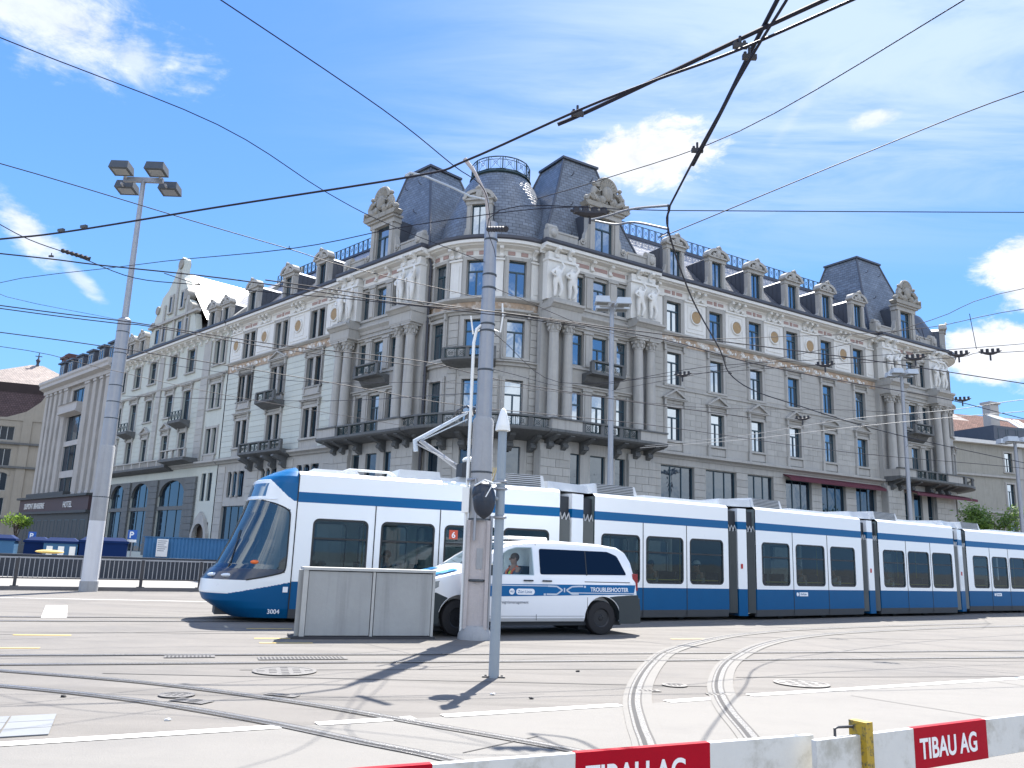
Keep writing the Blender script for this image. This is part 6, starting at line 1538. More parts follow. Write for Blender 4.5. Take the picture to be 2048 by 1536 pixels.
# joints
for i in range(4):
    b = Vector(MODS[i][1]); a = Vector(MODS[i + 1][0]); d = a - b; L = d.length; ang = atan2(d.y, d.x)
    M = Matrix.Translation(Vector((b.x, b.y, 0)) - ORG) @ RZ(ang)
    g = obj('joint', MB().box(L * .34, L * .66, .0, 2.36, .90, 2.67).box(L * .34, L * .66, .0, 2.36, 2.90, 3.30).mesh('joint', TW, 0), TRAM, M)
    obj('joint_panel', MB().box(L * .34, L * .66, -.003, 2.3, .12, .90).mesh('joint_panel', TBL, 0), g); obj('joint_stripe', MB().box(L * .34, L * .66, -.003, 2.3, 2.67, 2.90).mesh('joint_stripe', TB, 0), g)
    if i: obj('stop_lamp', MB().box(L * .44, L * .5, -.02, 0, 1.5, 1.64).mesh('stop_lamp', mat('red_marker', (.4, .01, .01), .4, var=0), 0), g)
    for q, (x0, x1) in enumerate(((.0, L * .34), (L * .66, L))):
        mb = MB(); n = 5; w = (x1 - x0) / n
        for k in range(n):
            xa = x0 + w * k
            mb.prism([(xa, .10), (xa + w * .5, .02), (xa + w, .10), (xa + w, 2.25), (xa + w * .5, 2.34), (xa, 2.25)], .2, 2.62, 'z')
        obj('bellows', mb.mesh('bellows', BELL, 0), TRAM, M)
        mb = MB().box(x0, x1, .12, 2.2, 2.62, 3.22)
        obj('joint_gap', mb.mesh('joint_gap', TDARK, 0), TRAM, M)
        mb = MB()
        for k in range(3): xx = x0 + (x1 - x0) * (k + .5) / 3; mb.tube([(xx - .08, .06, 2.6), (xx - .03, .02, 2.78), (xx + .06, .06, 2.62)], .02, 5)
        obj('joint_hose', mb.mesh('joint_hose', TROOF), TRAM, M)
    obj('joint_cover', MB().taper(-.15, L + .15, .3, 2.1, 3.38, 3.60, .08).mesh('joint_cover', TROOF, 0), TRAM, M)
# nose, built as stacked plan contours
c0, M0, ang0, L0 = CARS[0]
LZ = [(.10, 1.20), (.24, 1.45), (.45, 1.78), (.63, 1.86), (.90, 1.84), (1.08, 1.72), (1.25, 1.55), (1.8, 1.30), (2.4, 1.08), (2.67, 1.00), (3.0, .92), (3.15, .86), (3.25, .72), (3.36, .50), (3.46, .25), (3.52, .05)]
WZT = [(.10, 1.10), (.3, 1.17), (.9, 1.2), (3.1, 1.195), (3.25, 1.15), (3.38, .98), (3.46, .75), (3.52, .4)]
def tab(T, z):
    for (a, p), (b, q) in zip(T, T[1:]):
        if z <= b: t = max(0, (z - a) / (b - a)); return p + (q - p) * t
    return T[-1][1]
NPH = 200; ZS = [.10 + 3.42 * k / 230 for k in range(231)]
def npt(j, z):
    ph = -pi / 2 + pi * j / NPH; e = 2 / 2.5
    return (-tab(LZ, z) * abs(cos(ph)) ** e, 1.2 + tab(WZT, z) * (1 if ph > 0 else -1) * abs(sin(ph)) ** e, z)
def nose_region(x, z, t):
    s = -x
    capz = 2.68 if s < .05 else 2.68 + .55 * min(1, (s - .05) / .62) ** 1.25
    if z > min(capz, 3.16): return 'blue_cap'
    if abs(t) < .55 and 2.78 < z < 3.08: return 'destination_display'
    top = 2.48 + .22 * min(1, max(0, s - .12) / .7); bot = 1.10 - .20 * min(1, max(0, s - .1) / .9)
    if s > .13 and bot < z < top: return 'windscreen' if z > 1.16 else 'dark_hood'
    low = .88 - .27 * min(1, s / 1.3)
    return 'nose_shell' if z > low else 'nose_skirt'
REG = {}
for k in range(len(ZS) - 1):
    for j in range(NPH):
        z = (ZS[k] + ZS[k + 1]) / 2; p = npt(j + .5, z)
        r = nose_region(p[0], z, (j + .5) / NPH * 2 - 1)
        REG.setdefault(r, []).append((j, k))
NM = {'blue_cap': TB, 'destination_display': TDISP, 'windscreen': TGW, 'dark_hood': mat('dark_blue_hood', (.008, .02, .05), .3, var=.03, coat=.5), 'nose_shell': TW, 'nose_skirt': TBL}
for r, cells in REG.items():
    idx = {}; V = []; Fc = []
    def vi(j, k):
        if (j, k) not in idx: idx[(j, k)] = len(V); V.append(npt(j, ZS[k]))
        return idx[(j, k)]
    for j, k in cells: Fc.append((vi(j, k), vi(j + 1, k), vi(j + 1, k + 1), vi(j, k + 1)))
    m = MB(); m.v = V; m.f = Fc
    obj(r, m.mesh(r, NM[r], 1.2, recalc=False), c0)
mb = MB(); mb.quad(*[(0, p[1], p[2]) for p in [npt(0, 3.28), npt(NPH, 3.28), npt(NPH, 3.36), npt(NPH, 3.44), npt(NPH, 3.5), npt(0, 3.5), npt(0, 3.44), npt(0, 3.36)]])
obj('cap_back', mb.mesh('cap_back', TB, 0), c0)
obj('door_seam', MB().box(-.012, .012, -.006, .02, .3, 3.3).mesh('door_seam', TBLK, 0), c0)
mb = MB(); mb.tube([Vector(npt(j, 2.71)) * 1.0 for j in range(24, NPH - 23, 6)], .022, 6); obj('sun_visor_edge', mb.mesh('sun_visor_edge', TW), c0)
obj('dashboard', MB().box(-1.25, -.5, .35, 2.05, .4, 1.12).box(-.45, -.05, .5, 1.9, .4, .9).mesh('dashboard', TDARK, 0), c0)
obj('cab_partition', MB().box(.02, .06, .1, 2.3, .4, 2.5).mesh('cab_partition', TINT, 0), c0)
def on_nose(s, z, off=.01):
    L = tab(LZ, z); W = tab(WZT, z); cphi = min(1, (s / L)) ** (2.5 / 2); ph = -math.acos(cphi); return Vector((-s, 1.2 - W * abs(sin(ph)) ** .8 - off, z))
p = on_nose(.80, 1.30, .005); obj('indicator_lamp', MB().ball(p, (.10, .03, .045), 12, 8).mesh('indicator_lamp', LAMPO), c0)
for s in (1.35, 1.62): p = on_nose(s, 1.0, -.0); obj('headlamp', MB().ball(p, (.13, .05, .045), 12, 8).mesh('headlamp', LAMPC), c0)
mb = MB()
for a_, b_ in (((1.60, 1.18), (1.28, 1.95)), ((1.52, 1.18), (1.22, 2.0)), ((1.66, 1.18), (1.5, 1.55))):
    pts = []
    for k in range(7):
        q = k / 6; z = a_[1] + (b_[1] - a_[1]) * q; L = tab(LZ, z); f_ = .70 - .2 * q; ph = -f_; pts.append(Vector((-L * abs(cos(ph)) ** .8 - .03, 1.2 - 1.2 * abs(sin(ph)) ** .8, z)) + Vector((0, (a_[0] - 1.5) * .8, 0)))
    mb.tube(pts, .012, 5)
obj('wiper', mb.mesh('wiper', TDARK), c0)
SEAL = [(.95, .91), (.6, .98), (.3, 1.055), (.20, 1.09), (.145, 1.16), (.13, 1.4), (.13, 1.8), (.13, 2.2), (.14, 2.40), (.19, 2.475), (.3, 2.54), (.5, 2.615), (.75, 2.68)]
obj('window_seal', MB().tube(spline3([on_nose(s, z, .003) for s, z in SEAL], 4), .017, 6).mesh('window_seal', TBLK), c0)
obj('coupler_flap', MB().box(-1.5, -1.2, .8, 1.6, .12, .3).mesh('coupler_flap', TGREY, 0), c0)
obj('fleet_number', text_mesh('fleet_number', '3004', .135, TEXTW, .001, .002), c0, TR(-.46, -.012, .20))
obj('white_square', MB().box(-.16, -.05, -.008, -.002, .66, .78).mesh('white_square', TEXTW, 0), c0)
# route number 6 in the third window
g = obj('route_plate', MB().box(3.68, 3.90, .008, .016, 1.98, 2.2).mesh('route_plate', mat('route_red_orange', (.55, .07, .03), .5, var=0), 0), c0)
obj('route_digit', text_mesh('route_digit', '6', .2, TEXTW, .002, .004, 'CENTER'), g, TR(3.79, .004, 2.015))
# pantograph
PG = obj('pantograph', MB().box(4.0, 5.3, .5, 1.9, 3.40, 3.55).mesh('pantograph', TROOF, 0), c0)
mb = MB().tube([(4.75, 1.2, 3.55), (3.15, 1.2, 4.50)], [.075, .06], 10).tube([(4.95, 1.1, 3.6), (3.05, 1.1, 4.38)], .02, 6); obj('lower_arm', mb.mesh('lower_arm', GALV), PG)
mb = MB().tube([(3.06, 1.2, 4.2), (3.02, 1.2, 4.48), (3.15, 1.2, 4.55), (4.42, 1.2, 5.36)], [.06, .06, .055, .04], 10).tube([(3.2, 1.25, 4.5), (4.45, 1.25, 5.18)], .018, 6); obj('upper_arm', mb.mesh('upper_arm', LAMPP), PG)
mb = MB()
for x in (4.28, 4.62): mb.tube([(x, .35, 5.12), (x, .55, 5.36), (x, .8, 5.46), (x, 1.6, 5.46), (x, 1.85, 5.36), (x, 2.05, 5.12)], .025, 6)
mb.box(4.28, 4.62, .8, .84, 5.40, 5.43).box(4.28, 4.62, 1.56, 1.6, 5.40, 5.43).tube([(4.2, 1.2, 5.3), (4.7, 1.2, 5.42)], .03, 6)
obj('collector_head', mb.mesh('collector_head', FENCEM), PG)
obj('drive_unit', MB().box(4.05, 4.55, .35, .8, 3.55, 3.9).mesh('drive_unit', TDARK, 0), PG)
mb = MB()
for k in range(9): mb.tube([(4.62 + .06 * k, .42, 3.5), (4.72 + .06 * k, .42, 3.85)], .018, 5)
obj('spring_coil', mb.mesh('spring_coil', mat('brass_spring', (.45, .36, .18), .4, metal=.4, var=.05)), PG)
obj('drive_cover', MB().ball((4.35, .6, 4.0), (.22, .2, .1), 10, 6).mesh('drive_cover', WPLA), PG)

# ------------------------------------------------------------------ people (seated figures)
def person(loc, rz, label, top, skin=(.36, .22, .16), hair=(.05, .035, .025), vest=None, cap=None, lean=0.0, sc=1.0, arms='wheel', hairlen=0):
    t = thing('person', loc, label, 'person', rz=rz); t.scale = (sc, sc, sc)
    SK = mat('skin_%d' % int(skin[0] * 100), skin, .55, var=.03); HR = mat('hair_%d_%d' % (int(hair[0] * 100), int(hair[1] * 100)), hair, .6, var=.2, vs=30)
    TP = mat('cloth_%d_%d_%d' % tuple(int(v * 100) for v in top), top, .85, var=.1, vs=6)
    # facing -x, hip at origin
    hx = -.04 - lean
    if arms == 'wheel': eL, hL = (-.16, .24, .30), (-.40, .14, .36)
    else: eL, hL = (-.05, .25, .22), (-.26, .12, .10)
    V = [(0, 0, .08), (-.01, 0, .22), (-.03 - lean * .5, 0, .38), (hx, 0, .50), (hx, 0, .585), (hx - .015, 0, .66), (hx - .02, 0, .755),
         (hx + .01, .17, .485), (*eL[:1], eL[1], eL[2]), hL, (hx + .01, -.17, .485), (eL[0], -eL[1], eL[2]), (hL[0], -hL[1], hL[2]),
         (-.02, .09, .03), (-.42, .11, .06), (-.44, .11, -.36), (-.56, .11, -.42), (-.02, -.09, .03), (-.42, -.11, .06), (-.44, -.11, -.36), (-.56, -.11, -.42)]
    E = [(0, 1), (1, 2), (2, 3), (3, 4), (4, 5), (5, 6), (3, 7), (7, 8), (8, 9), (3, 10), (10, 11), (11, 12), (0, 13), (13, 14), (14, 15), (15, 16), (0, 17), (17, 18), (18, 19), (19, 20)]
    R = [(.15, .11), (.14, .10), (.16, .11), (.12, .09), .055, .085, .088, .06, .045, .032, .06, .045, .032, .09, .065, .045, .04, .09, .065, .045, .04]
    body = obj('body', cached(('pb', arms, round(lean, 2), SK.name), lambda: skin_mesh(V, E, R, SK, 2)), t)
    jR = [tuple(v + .022 for v in r) if isinstance(r, tuple) else r + .02 for r in R[:4]] + [.08, .082, .065, .052, .082, .065, .052]
    jV = V[:4] + [V[7], V[8], V[9], V[10], V[11], V[12]]; jE = [(0, 1), (1, 2), (2, 3), (3, 4), (4, 5), (5, 6), (3, 7), (7, 8), (8, 9)]
    jR = jR[:4] + [.082, .066, .048, .082, .066, .048]
    jV[6] = tuple(Vector(V[8]).lerp(Vector(V[9]), .85)); jV[9] = tuple(Vector(V[11]).lerp(Vector(V[12]), .85))
    obj('jacket', cached(('pj', arms, round(lean, 2), TP.name), lambda: skin_mesh(jV, jE, jR, TP, 2)), t)
    obj('trousers', cached('ptr', lambda: skin_mesh([V[0]] + V[13:16] + V[17:20], [(0, 1), (1, 2), (2, 3), (0, 4), (4, 5), (5, 6)], [(.165, .125), .105, .08, .06, .105, .08, .06], mat('dark_trousers', (.03, .035, .05), .9), 1)), t)
    hd = MB(); hz = .70
    hd.ball((hx - .11, 0, hz + .0), (.028, .016, .03), 8, 6); hd.ball((hx - .02, .088, hz + .01), (.02, .012, .03), 8, 6); hd.ball((hx - .02, -.088, hz + .01), (.02, .012, .03), 8, 6)
    obj('nose_and_ears', hd.mesh('nose_and_ears', SK), t)
    ey = MB(); [ey.ball((hx - .098, q * .034, hz + .025), (.010, .012, .009), 8, 6) for q in (-1, 1)]; ey.box(hx - .107, hx - .10, -.025, .025, hz - .055, hz - .049)
    obj('eyes_and_mouth', ey.mesh('eyes_and_mouth', TDARK), t)
    hr = MB(); hr.ball((hx + .012, 0, hz + .045), (.105, .095, .10), 14, 10)
    if hairlen: hr.ball((hx + .06, 0, hz - .06), (.06, .09, .14), 12, 8)
    obj('hair', hr.mesh('hair', HR), t)
    if cap: obj('cap', MB().lathe([(.11, .0), (.105, .06), (.07, .10), (.01, .115)], 16, (hx + .0, 0)).box(hx - .19, hx - .08, -.07, .07, .0, .012).mesh('cap', mat('cap_white', cap, .7, var=.02), .6), t, TR(0, 0, hz + .07))
    if vest:
        vm = mat('hi_vis_vest', vest, .6, var=.05); om = mat('orange_reflective_stripe', (.8, .16, .05), .5, var=.02)
        vR = [(.185, .145), (.175, .135), (.195, .145), (.15, .122)]
        o = obj('vest', skin_mesh(V[:4], [(0, 1), (1, 2), (2, 3)], vR, vm, 2), t)
        obj('vest_stripe', MB().tube([(hx - .12, .10, .16), (hx - .15, .115, .3), (hx - .12, .13, .44), (hx + .0, .14, .55), (hx + .10, .12, .44)], .028, 8).tube([(hx - .12, -.10, .16), (hx - .15, -.115, .3), (hx - .12, -.13, .44), (hx + .0, -.14, .55), (hx + .10, -.12, .44)], .028, 8).mesh('vest_stripe', om), t)
    return t
def seat_in(i, x, y, label, **k):
    c, M, a, L = CARS[i]; p = M @ Vector((x, y, .82)) + ORG
    return person(p, a, label, **k)
seat_in(0, -.38, .85, 'tram driver in a blue shirt seated in the cab', top=(.06, .14, .26), arms='wheel', hair=(.10, .07, .05))
seat_in(1, 4.3, .42, 'tram passenger in a white cap by the last window of the second carriage', top=(.30, .30, .28), arms='lap', cap=(.75, .74, .7))
seat_in(1, 2.45, .42, 'passenger in grey by the middle window of the second tram carriage', top=(.22, .24, .24), arms='lap')
seat_in(2, .62, .42, 'grey haired passenger at the first window of the third tram carriage', top=(.10, .06, .14), arms='lap', hair=(.35, .33, .30))
seat_in(2, 2.8, .42, 'passenger in pale jacket at the middle window of the third tram carriage', top=(.35, .33, .30), arms='lap', hair=(.22, .14, .07), hairlen=1)
seat_in(2, 4.75, .42, 'passenger in light shirt at the last window of the third tram carriage', top=(.5, .52, .52), arms='lap', hair=(.12, .08, .05))
seat_in(3, 1.1, .42, 'passenger in white at the first window of the fourth tram carriage', top=(.55, .55, .53), arms='lap', hair=(.3, .2, .1))
seat_in(0, 2.3, .42, 'passenger in black at the second window behind the tram front', top=(.03, .03, .035), arms='lap', hair=(.03, .02, .02))
# ------------------------------------------------------------------ van
VW = mat('van_white_paint', (.78, .80, .82), .25, var=.02, vs=1, coat=.6); VDK = mat('unpainted_bumper_plastic', (.022, .032, .036), .6, var=.08); VBL = mat('van_blue_band', (.0, .11, .30), .35, spec=.25, var=.02)
VSIL = mat('van_silver_print', (.50, .56, .63), .4, var=.02); TYRE = mat('tyre_rubber', (.012, .012, .014), .8, var=.1); RIM = mat('black_steel_rim', (.02, .022, .026), .4, metal=.4, var=.1)
VGD = glass('dark_tinted_glass', (.002, .006, .018), .0, wav=.02, fm=.6); VGC = glass('van_clear_glass', (.01, .03, .035), .0, clear=.9, wav=.02, fm=.6, tc=(.8, .88, .88))
VO = Vector((-1.75, 16.81, 0)); VA = radians(26.5)
VAN = thing('service_van', VO, 'white service van with blue band and dark rear windows, beside the tram', 'van', rz=VA)
TOP = [(0, .50), (.015, .80), (.06, .98), (.22, 1.10), (.6, 1.20), (1.02, 1.30), (1.2, 1.39), (1.55, 1.62), (1.9, 1.82), (2.2, 1.92), (2.7, 1.965), (3.5, 1.975), (4.4, 1.95), (4.85, 1.90), (5.05, 1.80), (5.18, 1.60), (5.28, 1.20), (5.33, .80), (5.36, .40)]
VL = 5.36
def vw(z): return .97 if z < 1.10 else .97 - (z - 1.10) * .185
def vk(x): return 1 - (.16 * (1 - x / .6) ** 2 if x < .6 else 0) - (.07 * ((x - 4.8) / .56) ** 2 if x > 4.8 else 0)
def section(x, T):
    k = vk(x); base = min(1.10, T * .88)
    zs = [(.29, .93), (.36, .985), (.55, 1), (.78, 1), (base, 1)]
    pts = [(z if z < base else base, vw(z) * w * k) for z, w in zs if z < base + 1e-6]
    while len(pts) < 5: pts.insert(-1, pts[-1])
    r = min(.10, (T - base) * .4); up = [base + (T - base - r) * q for q in (.33, .66, 1.0)]
    pts += [(z, vw(z) * k) for z in up]; wt = vw(T - r) * k
    pts += [(T - r * .45, wt - r * .25), (T - r * .1, wt - r * .9), (T + .012, wt * .55), (T + .022, 0)]
    return pts
xs = sorted({p[0] for p in TOP} | {.4, .8, 2.45, 3.1, 3.9, 4.65, 4.95, 5.12, 5.23})
mb = MB(); rows = []
for x in xs:
    T = tab(TOP, x) if x > 0 else .5
    s = section(x, T); ring = [(x, .97 - y, z) for z, y in s] + [(x, .97 + y, z) for z, y in reversed(s[:-1])]
    k = mb.vv(ring); rows.append((k, len(ring)))
n = rows[0][1]
for (a, _), (b, _) in zip(rows, rows[1:]):
    for j in range(n): jj = (j + 1) % n; mb.f.append((a + j, a + jj, b + jj, b + j))
mb.f.append(tuple(range(rows[0][0], rows[0][0] + n))); mb.f.append(tuple(range(rows[-1][0] + n - 1, rows[-1][0] - 1, -1)))
body_me = mb.mesh('van_body', VW, 0)
cut = MB()
for x in (.95, 4.38): cut.tube([(x, -.3, .365), (x, .28, .365)], .455, 32); cut.tube([(x, 1.66, .365), (x, 2.3, .365)], .455, 32)
cab = MB().prism([(1.35, 1.0), (1.35, 1.40), (1.98, 1.80), (2.3, 1.86), (2.75, 1.88), (2.75, .55), (1.35, .55)], .22, 1.72)
wnd = MB().prism([(1.60, 1.25), (1.62, 1.40), (1.86, 1.62), (2.05, 1.74), (2.25, 1.80), (2.62, 1.81), (2.64, 1.25)], -.3, 2.3)
wsc = MB().prism([(1.16, 1.34), (1.40, 1.30), (2.2, 1.84), (1.98, 1.98), (1.5, 1.75)], .26, 1.68)
def boolcut(me, cutters):
    o = bpy.data.objects.new('tmpb', me); COL.objects.link(o); cs = []
    for i, c in enumerate(cutters):
        cm = c.mesh('c', VW, 0); co = bpy.data.objects.new('tmpc', cm); COL.objects.link(co); cs.append(co)
        md = o.modifiers.new('b%d' % i, 'BOOLEAN'); md.operation = 'DIFFERENCE'; md.object = co; md.solver = 'EXACT'
    dg = bpy.context.evaluated_depsgraph_get(); r = bpy.data.meshes.new_from_object(o.evaluated_get(dg))
    for c in cs: bpy.data.objects.remove(c)
    bpy.data.objects.remove(o); r.materials.clear(); r.materials.append(VW)
    r.materials.append(VDK)
    for p in r.polygons:
        c = p.center; n = p.normal
        p.material_index = 1 if abs(n.y) < .5 and min((c.x - q) ** 2 for q in (.95, 4.38)) + (c.z - .365) ** 2 < .4575 ** 2 and c.z > .25 else 0; p.use_smooth = True
    r.set_sharp_from_angle(angle=.5)
    return r
vb = obj('van_body', boolcut(body_me, [cut, cab, wsc, wnd]), VAN)
def side_patch(name, pts, m, off=.004, par=VAN, side=0):
    """flat shape lying on the van flank: pts (x,z); split at the shoulder so that it follows the body"""
    mb = MB(); q = [(x, (.97 - vw(z) - off) if side == 0 else (.97 + vw(z) + off), z) for x, z in pts]; mb.quad(*q)
    return obj(name, mb.mesh(name, m, 0), par)
def rpoly(pts, r=.05, n=3):
    out = []; N_ = len(pts)
    for i in range(N_):
        p0, p1, p2 = Vector(pts[i - 1]), Vector(pts[i]), Vector(pts[(i + 1) % N_]); a = (p0 - p1); b = (p2 - p1); rr = min(r, a.length * .45, b.length * .45); a = p1 + a.normalized() * rr; b = p1 + b.normalized() * rr
        for k in range(n + 1): t = k / n; out.append(tuple(a * (1 - t) ** 2 + p1 * 2 * t * (1 - t) + b * t * t))
    return out
for sd in (0, 1):
    side_patch('rear_side_window', rpoly([(2.80, 1.26), (2.80, 1.80), (4.55, 1.79), (4.80, 1.70), (5.02, 1.29)]), VGD, .006, VAN, sd)
    side_patch('door_window', rpoly([(1.58, 1.235), (1.60, 1.41), (1.85, 1.64), (2.05, 1.755), (2.25, 1.82), (2.64, 1.825), (2.66, 1.235)], .03), VGC, .002, VAN, sd)
    side_patch('window_divider', [(3.95, 1.26), (3.975, 1.26), (3.975, 1.79), (3.95, 1.79)], TBLK, .009, VAN, sd)
obj('windscreen', MB().quad((1.17, .25, 1.375), (1.17, 1.69, 1.375), (2.05, 1.62, 1.90), (2.05, .32, 1.90)).mesh('windscreen', VGC, 0), VAN)
obj('cab_dashboard', MB().box(1.36, 1.72, .25, 1.69, .6, 1.22).box(2.45, 2.7, .35, .85, .75, 1.42).box(2.0, 2.6, .35, .85, .7, .86).mesh('cab_dashboard', TDARK, 0), VAN)
obj('steering_wheel', MB().tube([(1.82 + .06 * cos(2 * pi * k / 16), .55 + .18 * sin(2 * pi * k / 16), 1.18 + .16 * cos(2 * pi * k / 16)) for k in range(17)], .016, 6).mesh('steering_wheel', TDARK), VAN)
bd = .0035
def strip(name, x0, x1, z0, z1, m, off, par=VAN): return side_patch(name, [(x0, z0), (x1, z0), (x1, z1), (x0, z1)], m, off, par)
side_patch('blue_band', [(1.42, .79), (5.20, .87), (5.24, 1.075), (1.2, 1.045)], VBL, bd)
ba = []
strip('silver_line', 1.3, 3.02, 1.015, 1.035, VSIL, .006); strip('silver_line', 3.55, 5.2, .88, .9, VSIL, .006)
def sline(p, w=.016):
    for (a, b) in zip(p, p[1:]):
        d = (Vector(b) - Vector(a)).normalized(); n = Vector((-d.y, d.x)) * w; side_patch('logo_line', [tuple(Vector(a) - n), tuple(Vector(b) - n), tuple(Vector(b) + n), tuple(Vector(a) + n)], VSIL, .0065)
sline([(2.98, 1.025), (3.2, 1.02), (3.34, .945), (3.2, .855), (2.95, .855)]); sline([(3.75, 1.03), (3.58, 1.02), (3.44, .945), (3.58, .865), (3.75, .868)]); sline([(3.39, .90), (3.39, .99)]); sline([(3.75, 1.03), (3.86, 1.03)])
strip('logo_square', 3.88, 3.93, 1.0, 1.045, VSIL, .0065); strip('logo_square', 2.88, 2.93, .83, .87, VSIL, .0065)
o = obj('flank_lettering', text_mesh('flank_lettering', 'TROUBLESHOOTER', .125, TEXTW, .001, .0022, xs=.90), VAN, TR(4.05, -.007 + .0, .925))
mb = MB().tube([(2.12, -.008, .90), (2.12, -.004, .90)], .062, 20); obj('badge_circle', mb.mesh('badge_circle', TEXTW, 0), VAN)
obj('badge_pill', MB().prism(rrect(2.22, 2.66, .838, .962, .06), -.008, -.004).mesh('badge_pill', TEXTW, 0), VAN)
obj('badge_print', text_mesh('badge_print', 'VBZ', .05, VBL, .001), VAN, TR(2.073, -.0105, .885)); obj('badge_print', text_mesh('badge_print', 'Züri Linie', .085, VBL, .001), VAN, TR(2.26, -.0105, .872))
obj('flank_print', text_mesh('flank_print', 'Ereignismanagement', .085, mat('grey_vinyl_print', (.12, .14, .17), .5, var=0), .001), VAN, TR(1.82, -.006, .66))
# seams, handles, trim
for x, z0, z1 in ((1.5, .32, 1.2), (2.72, .32, 1.9), (3.98, .34, .80)): strip('panel_seam', x - .005, x + .005, z0, z1, TBLK, .003)
strip('panel_seam', 1.5, 3.9, .40, .406, TBLK, .003); strip('slide_rail', 3.9, 5.1, 1.12, 1.135, TBLK, .004)
for x in (2.5, 2.95): obj('door_handle', MB().box(x - .11, x + .11, -.035, -.008, 1.115, 1.145).mesh('door_handle', TDARK, 0), VAN)
mb = MB().prism([(1.42, 1.22), (1.62, 1.22), (1.62, 1.46), (1.5, 1.44), (1.40, 1.34)], -.20, -.02); obj('wing_mirror', applied(mb.mesh('wing_mirror', VDK, 0), [('BEVEL', dict(width=.03, segments=3))]), VAN)
obj('wing_mirror', MB().box(1.45, 1.6, 1.96, 2.14, 1.22, 1.46).mesh('wing_mirror', VDK, 0), VAN)
def bumper(name, x0, x1, pts):
    mb = MB(); mb.prism(pts, -.012, 1.952); return obj(name, applied(mb.mesh(name, VDK, 0), [('BEVEL', dict(width=.03, segments=3, limit_method='ANGLE'))], VDK), VAN)
mb = MB(); R_ = []
for (za, zb) in ((.26, .80),):
    for x in (-.03, .05, .2, .36, .5):
        k = vk(max(x, 0)); w = .97 * k + .014; zt = .80 - .32 * max(0, x - .2) / .3
        R_.append(mb.vv([(x, .97 - w, .26), (x, .97 - w, zt), (x, .97 + w, zt), (x, .97 + w, .26)]))
for a, b in zip(R_, R_[1:]):
    for j in range(3): mb.f.append((a + j, a + j + 1, b + j + 1, b + j))
mb.f.append((R_[0], R_[0] + 1, R_[0] + 2, R_[0] + 3))
obj('front_bumper', mb.mesh('front_bumper', VDK, .6), VAN)
mb = MB(); R_ = []
for x in (4.80, 4.90, 5.05, 5.2, 5.32, 5.40):
    k = vk(min(x, 5.36)); w = .97 * k + .014; zt = .60 + .18 * min(1, (x - 4.80) / .12)
    R_.append(mb.vv([(x, .97 - w, .24), (x, .97 - w, zt), (x, .97 + w, zt), (x, .97 + w, .24)]))
for a, b in zip(R_, R_[1:]):
    for j in range(3): mb.f.append((a + j, a + j + 1, b + j + 1, b + j))
mb.f.append((R_[-1] + 3, R_[-1] + 2, R_[-1] + 1, R_[-1]))
obj('rear_bumper', mb.mesh('rear_bumper', VDK, .6), VAN)
for sd in (0, 1):
    q = lambda a: (4.38 + .47 * cos(a), .365 + .47 * sin(a)); side_patch('rear_bumper_side', [q(radians(a)) for a in (-8, 5, 18, 31, 44, 57, 70)] + [(4.75, .83), (5.30, .86), (5.37, .60), (5.37, .25), (4.85, .25)], VDK, .012, VAN, sd)
    q = lambda a: (.95 + .47 * cos(a), .365 + .47 * sin(a)); side_patch('front_bumper_side', [q(radians(a)) for a in (188, 175, 162, 149, 136, 124)] + [(.42, .86), (.10, .80), (.06, .50), (.10, .25), (.48, .25)], VDK, .004, VAN, sd)
obj('headlight', MB().prism([(.02, .83), (.06, .98), (.28, 1.06), (.62, 1.10), (.5, .98), (.3, .88)], .01, .2).mesh('headlight', glass('headlight_glass', (.10, .13, .15), .2), 0), VAN, TR(0, .0, 0) @ Matrix.Shear('XZ', 4, (0, 0)))
obj('tail_light', MB().box(5.20, 5.345, .055, .16, .95, 1.32).mesh('tail_light', mat('tail_light_red', (.25, .012, .015), .25, var=0), 0), VAN)
mb = MB()
for x0, x1 in ((.10, 1.12),):
    pts = [(.10, 1.05), (.25, 1.112), (.6, 1.21), (1.0, 1.30)]
    for y0, y1 in ((.16, .62), (1.32, 1.78)):
        for a, b in zip(pts, pts[1:]): mb.quad((a[0], y0, a[1] + .02), (b[0], y0 + .05, b[1] + .028), (b[0], y1 - .05, b[1] + .028), (a[0], y1, a[1] + .02))
obj('bonnet_stripe', mb.mesh('bonnet_stripe', mat('light_blue_stripe', (.03, .28, .62), .3, var=.02, coat=.4), 0), VAN)
obj('roof_light_bar', applied(MB().box(2.25, 3.25, .55, 1.4, 1.98, 2.055).mesh('b', WPLA, 0), [('BEVEL', dict(width=.03, segments=3))], WPLA), VAN)
for x in (.95, 4.38):
    for y in (.04, 1.72):
        q = obj('wheel', MB().lathe([(.20, -.105), (.30, -.11), (.345, -.10), (.365, -.07), (.365, .07), (.345, .10), (.30, .11), (.20, .105)], 32, cap=False).mesh('wheel', TYRE, .7), VAN, TR(x, y + .11, .365) @ Matrix.Rotation(pi / 2, 4, 'X'))
        mb = MB().lathe([(.215, .07), (.225, .095), (.19, .085), (.15, .04), (.09, .05), (.07, .075), (.01, .08)], 32)
        for k in range(5): a = 2 * pi * k / 5; mb.ball((.045 * cos(a), .045 * sin(a), .082), .012, 6, 4)
        obj('rim', mb.mesh('rim', RIM, .6), q)
    obj('wheel_well', MB().box(x - .44, x + .44, .30, 1.64, .1, .83).mesh('wheel_well', TDARK, 0), VAN)
obj('underbody', MB().box(.4, 4.95, .15, 1.8, .2, .35).mesh('underbody', TDARK, 0), VAN)
pv = Matrix.Translation(VO) @ RZ(VA) @ Vector((2.46, .52, .87))
person(pv, VA, 'van driver in a yellow and orange high-visibility vest at the wheel', top=(.10, .12, .16), vest=(.60, .85, .05), arms='wheel', hair=(.12, .08, .05), sc=.98)

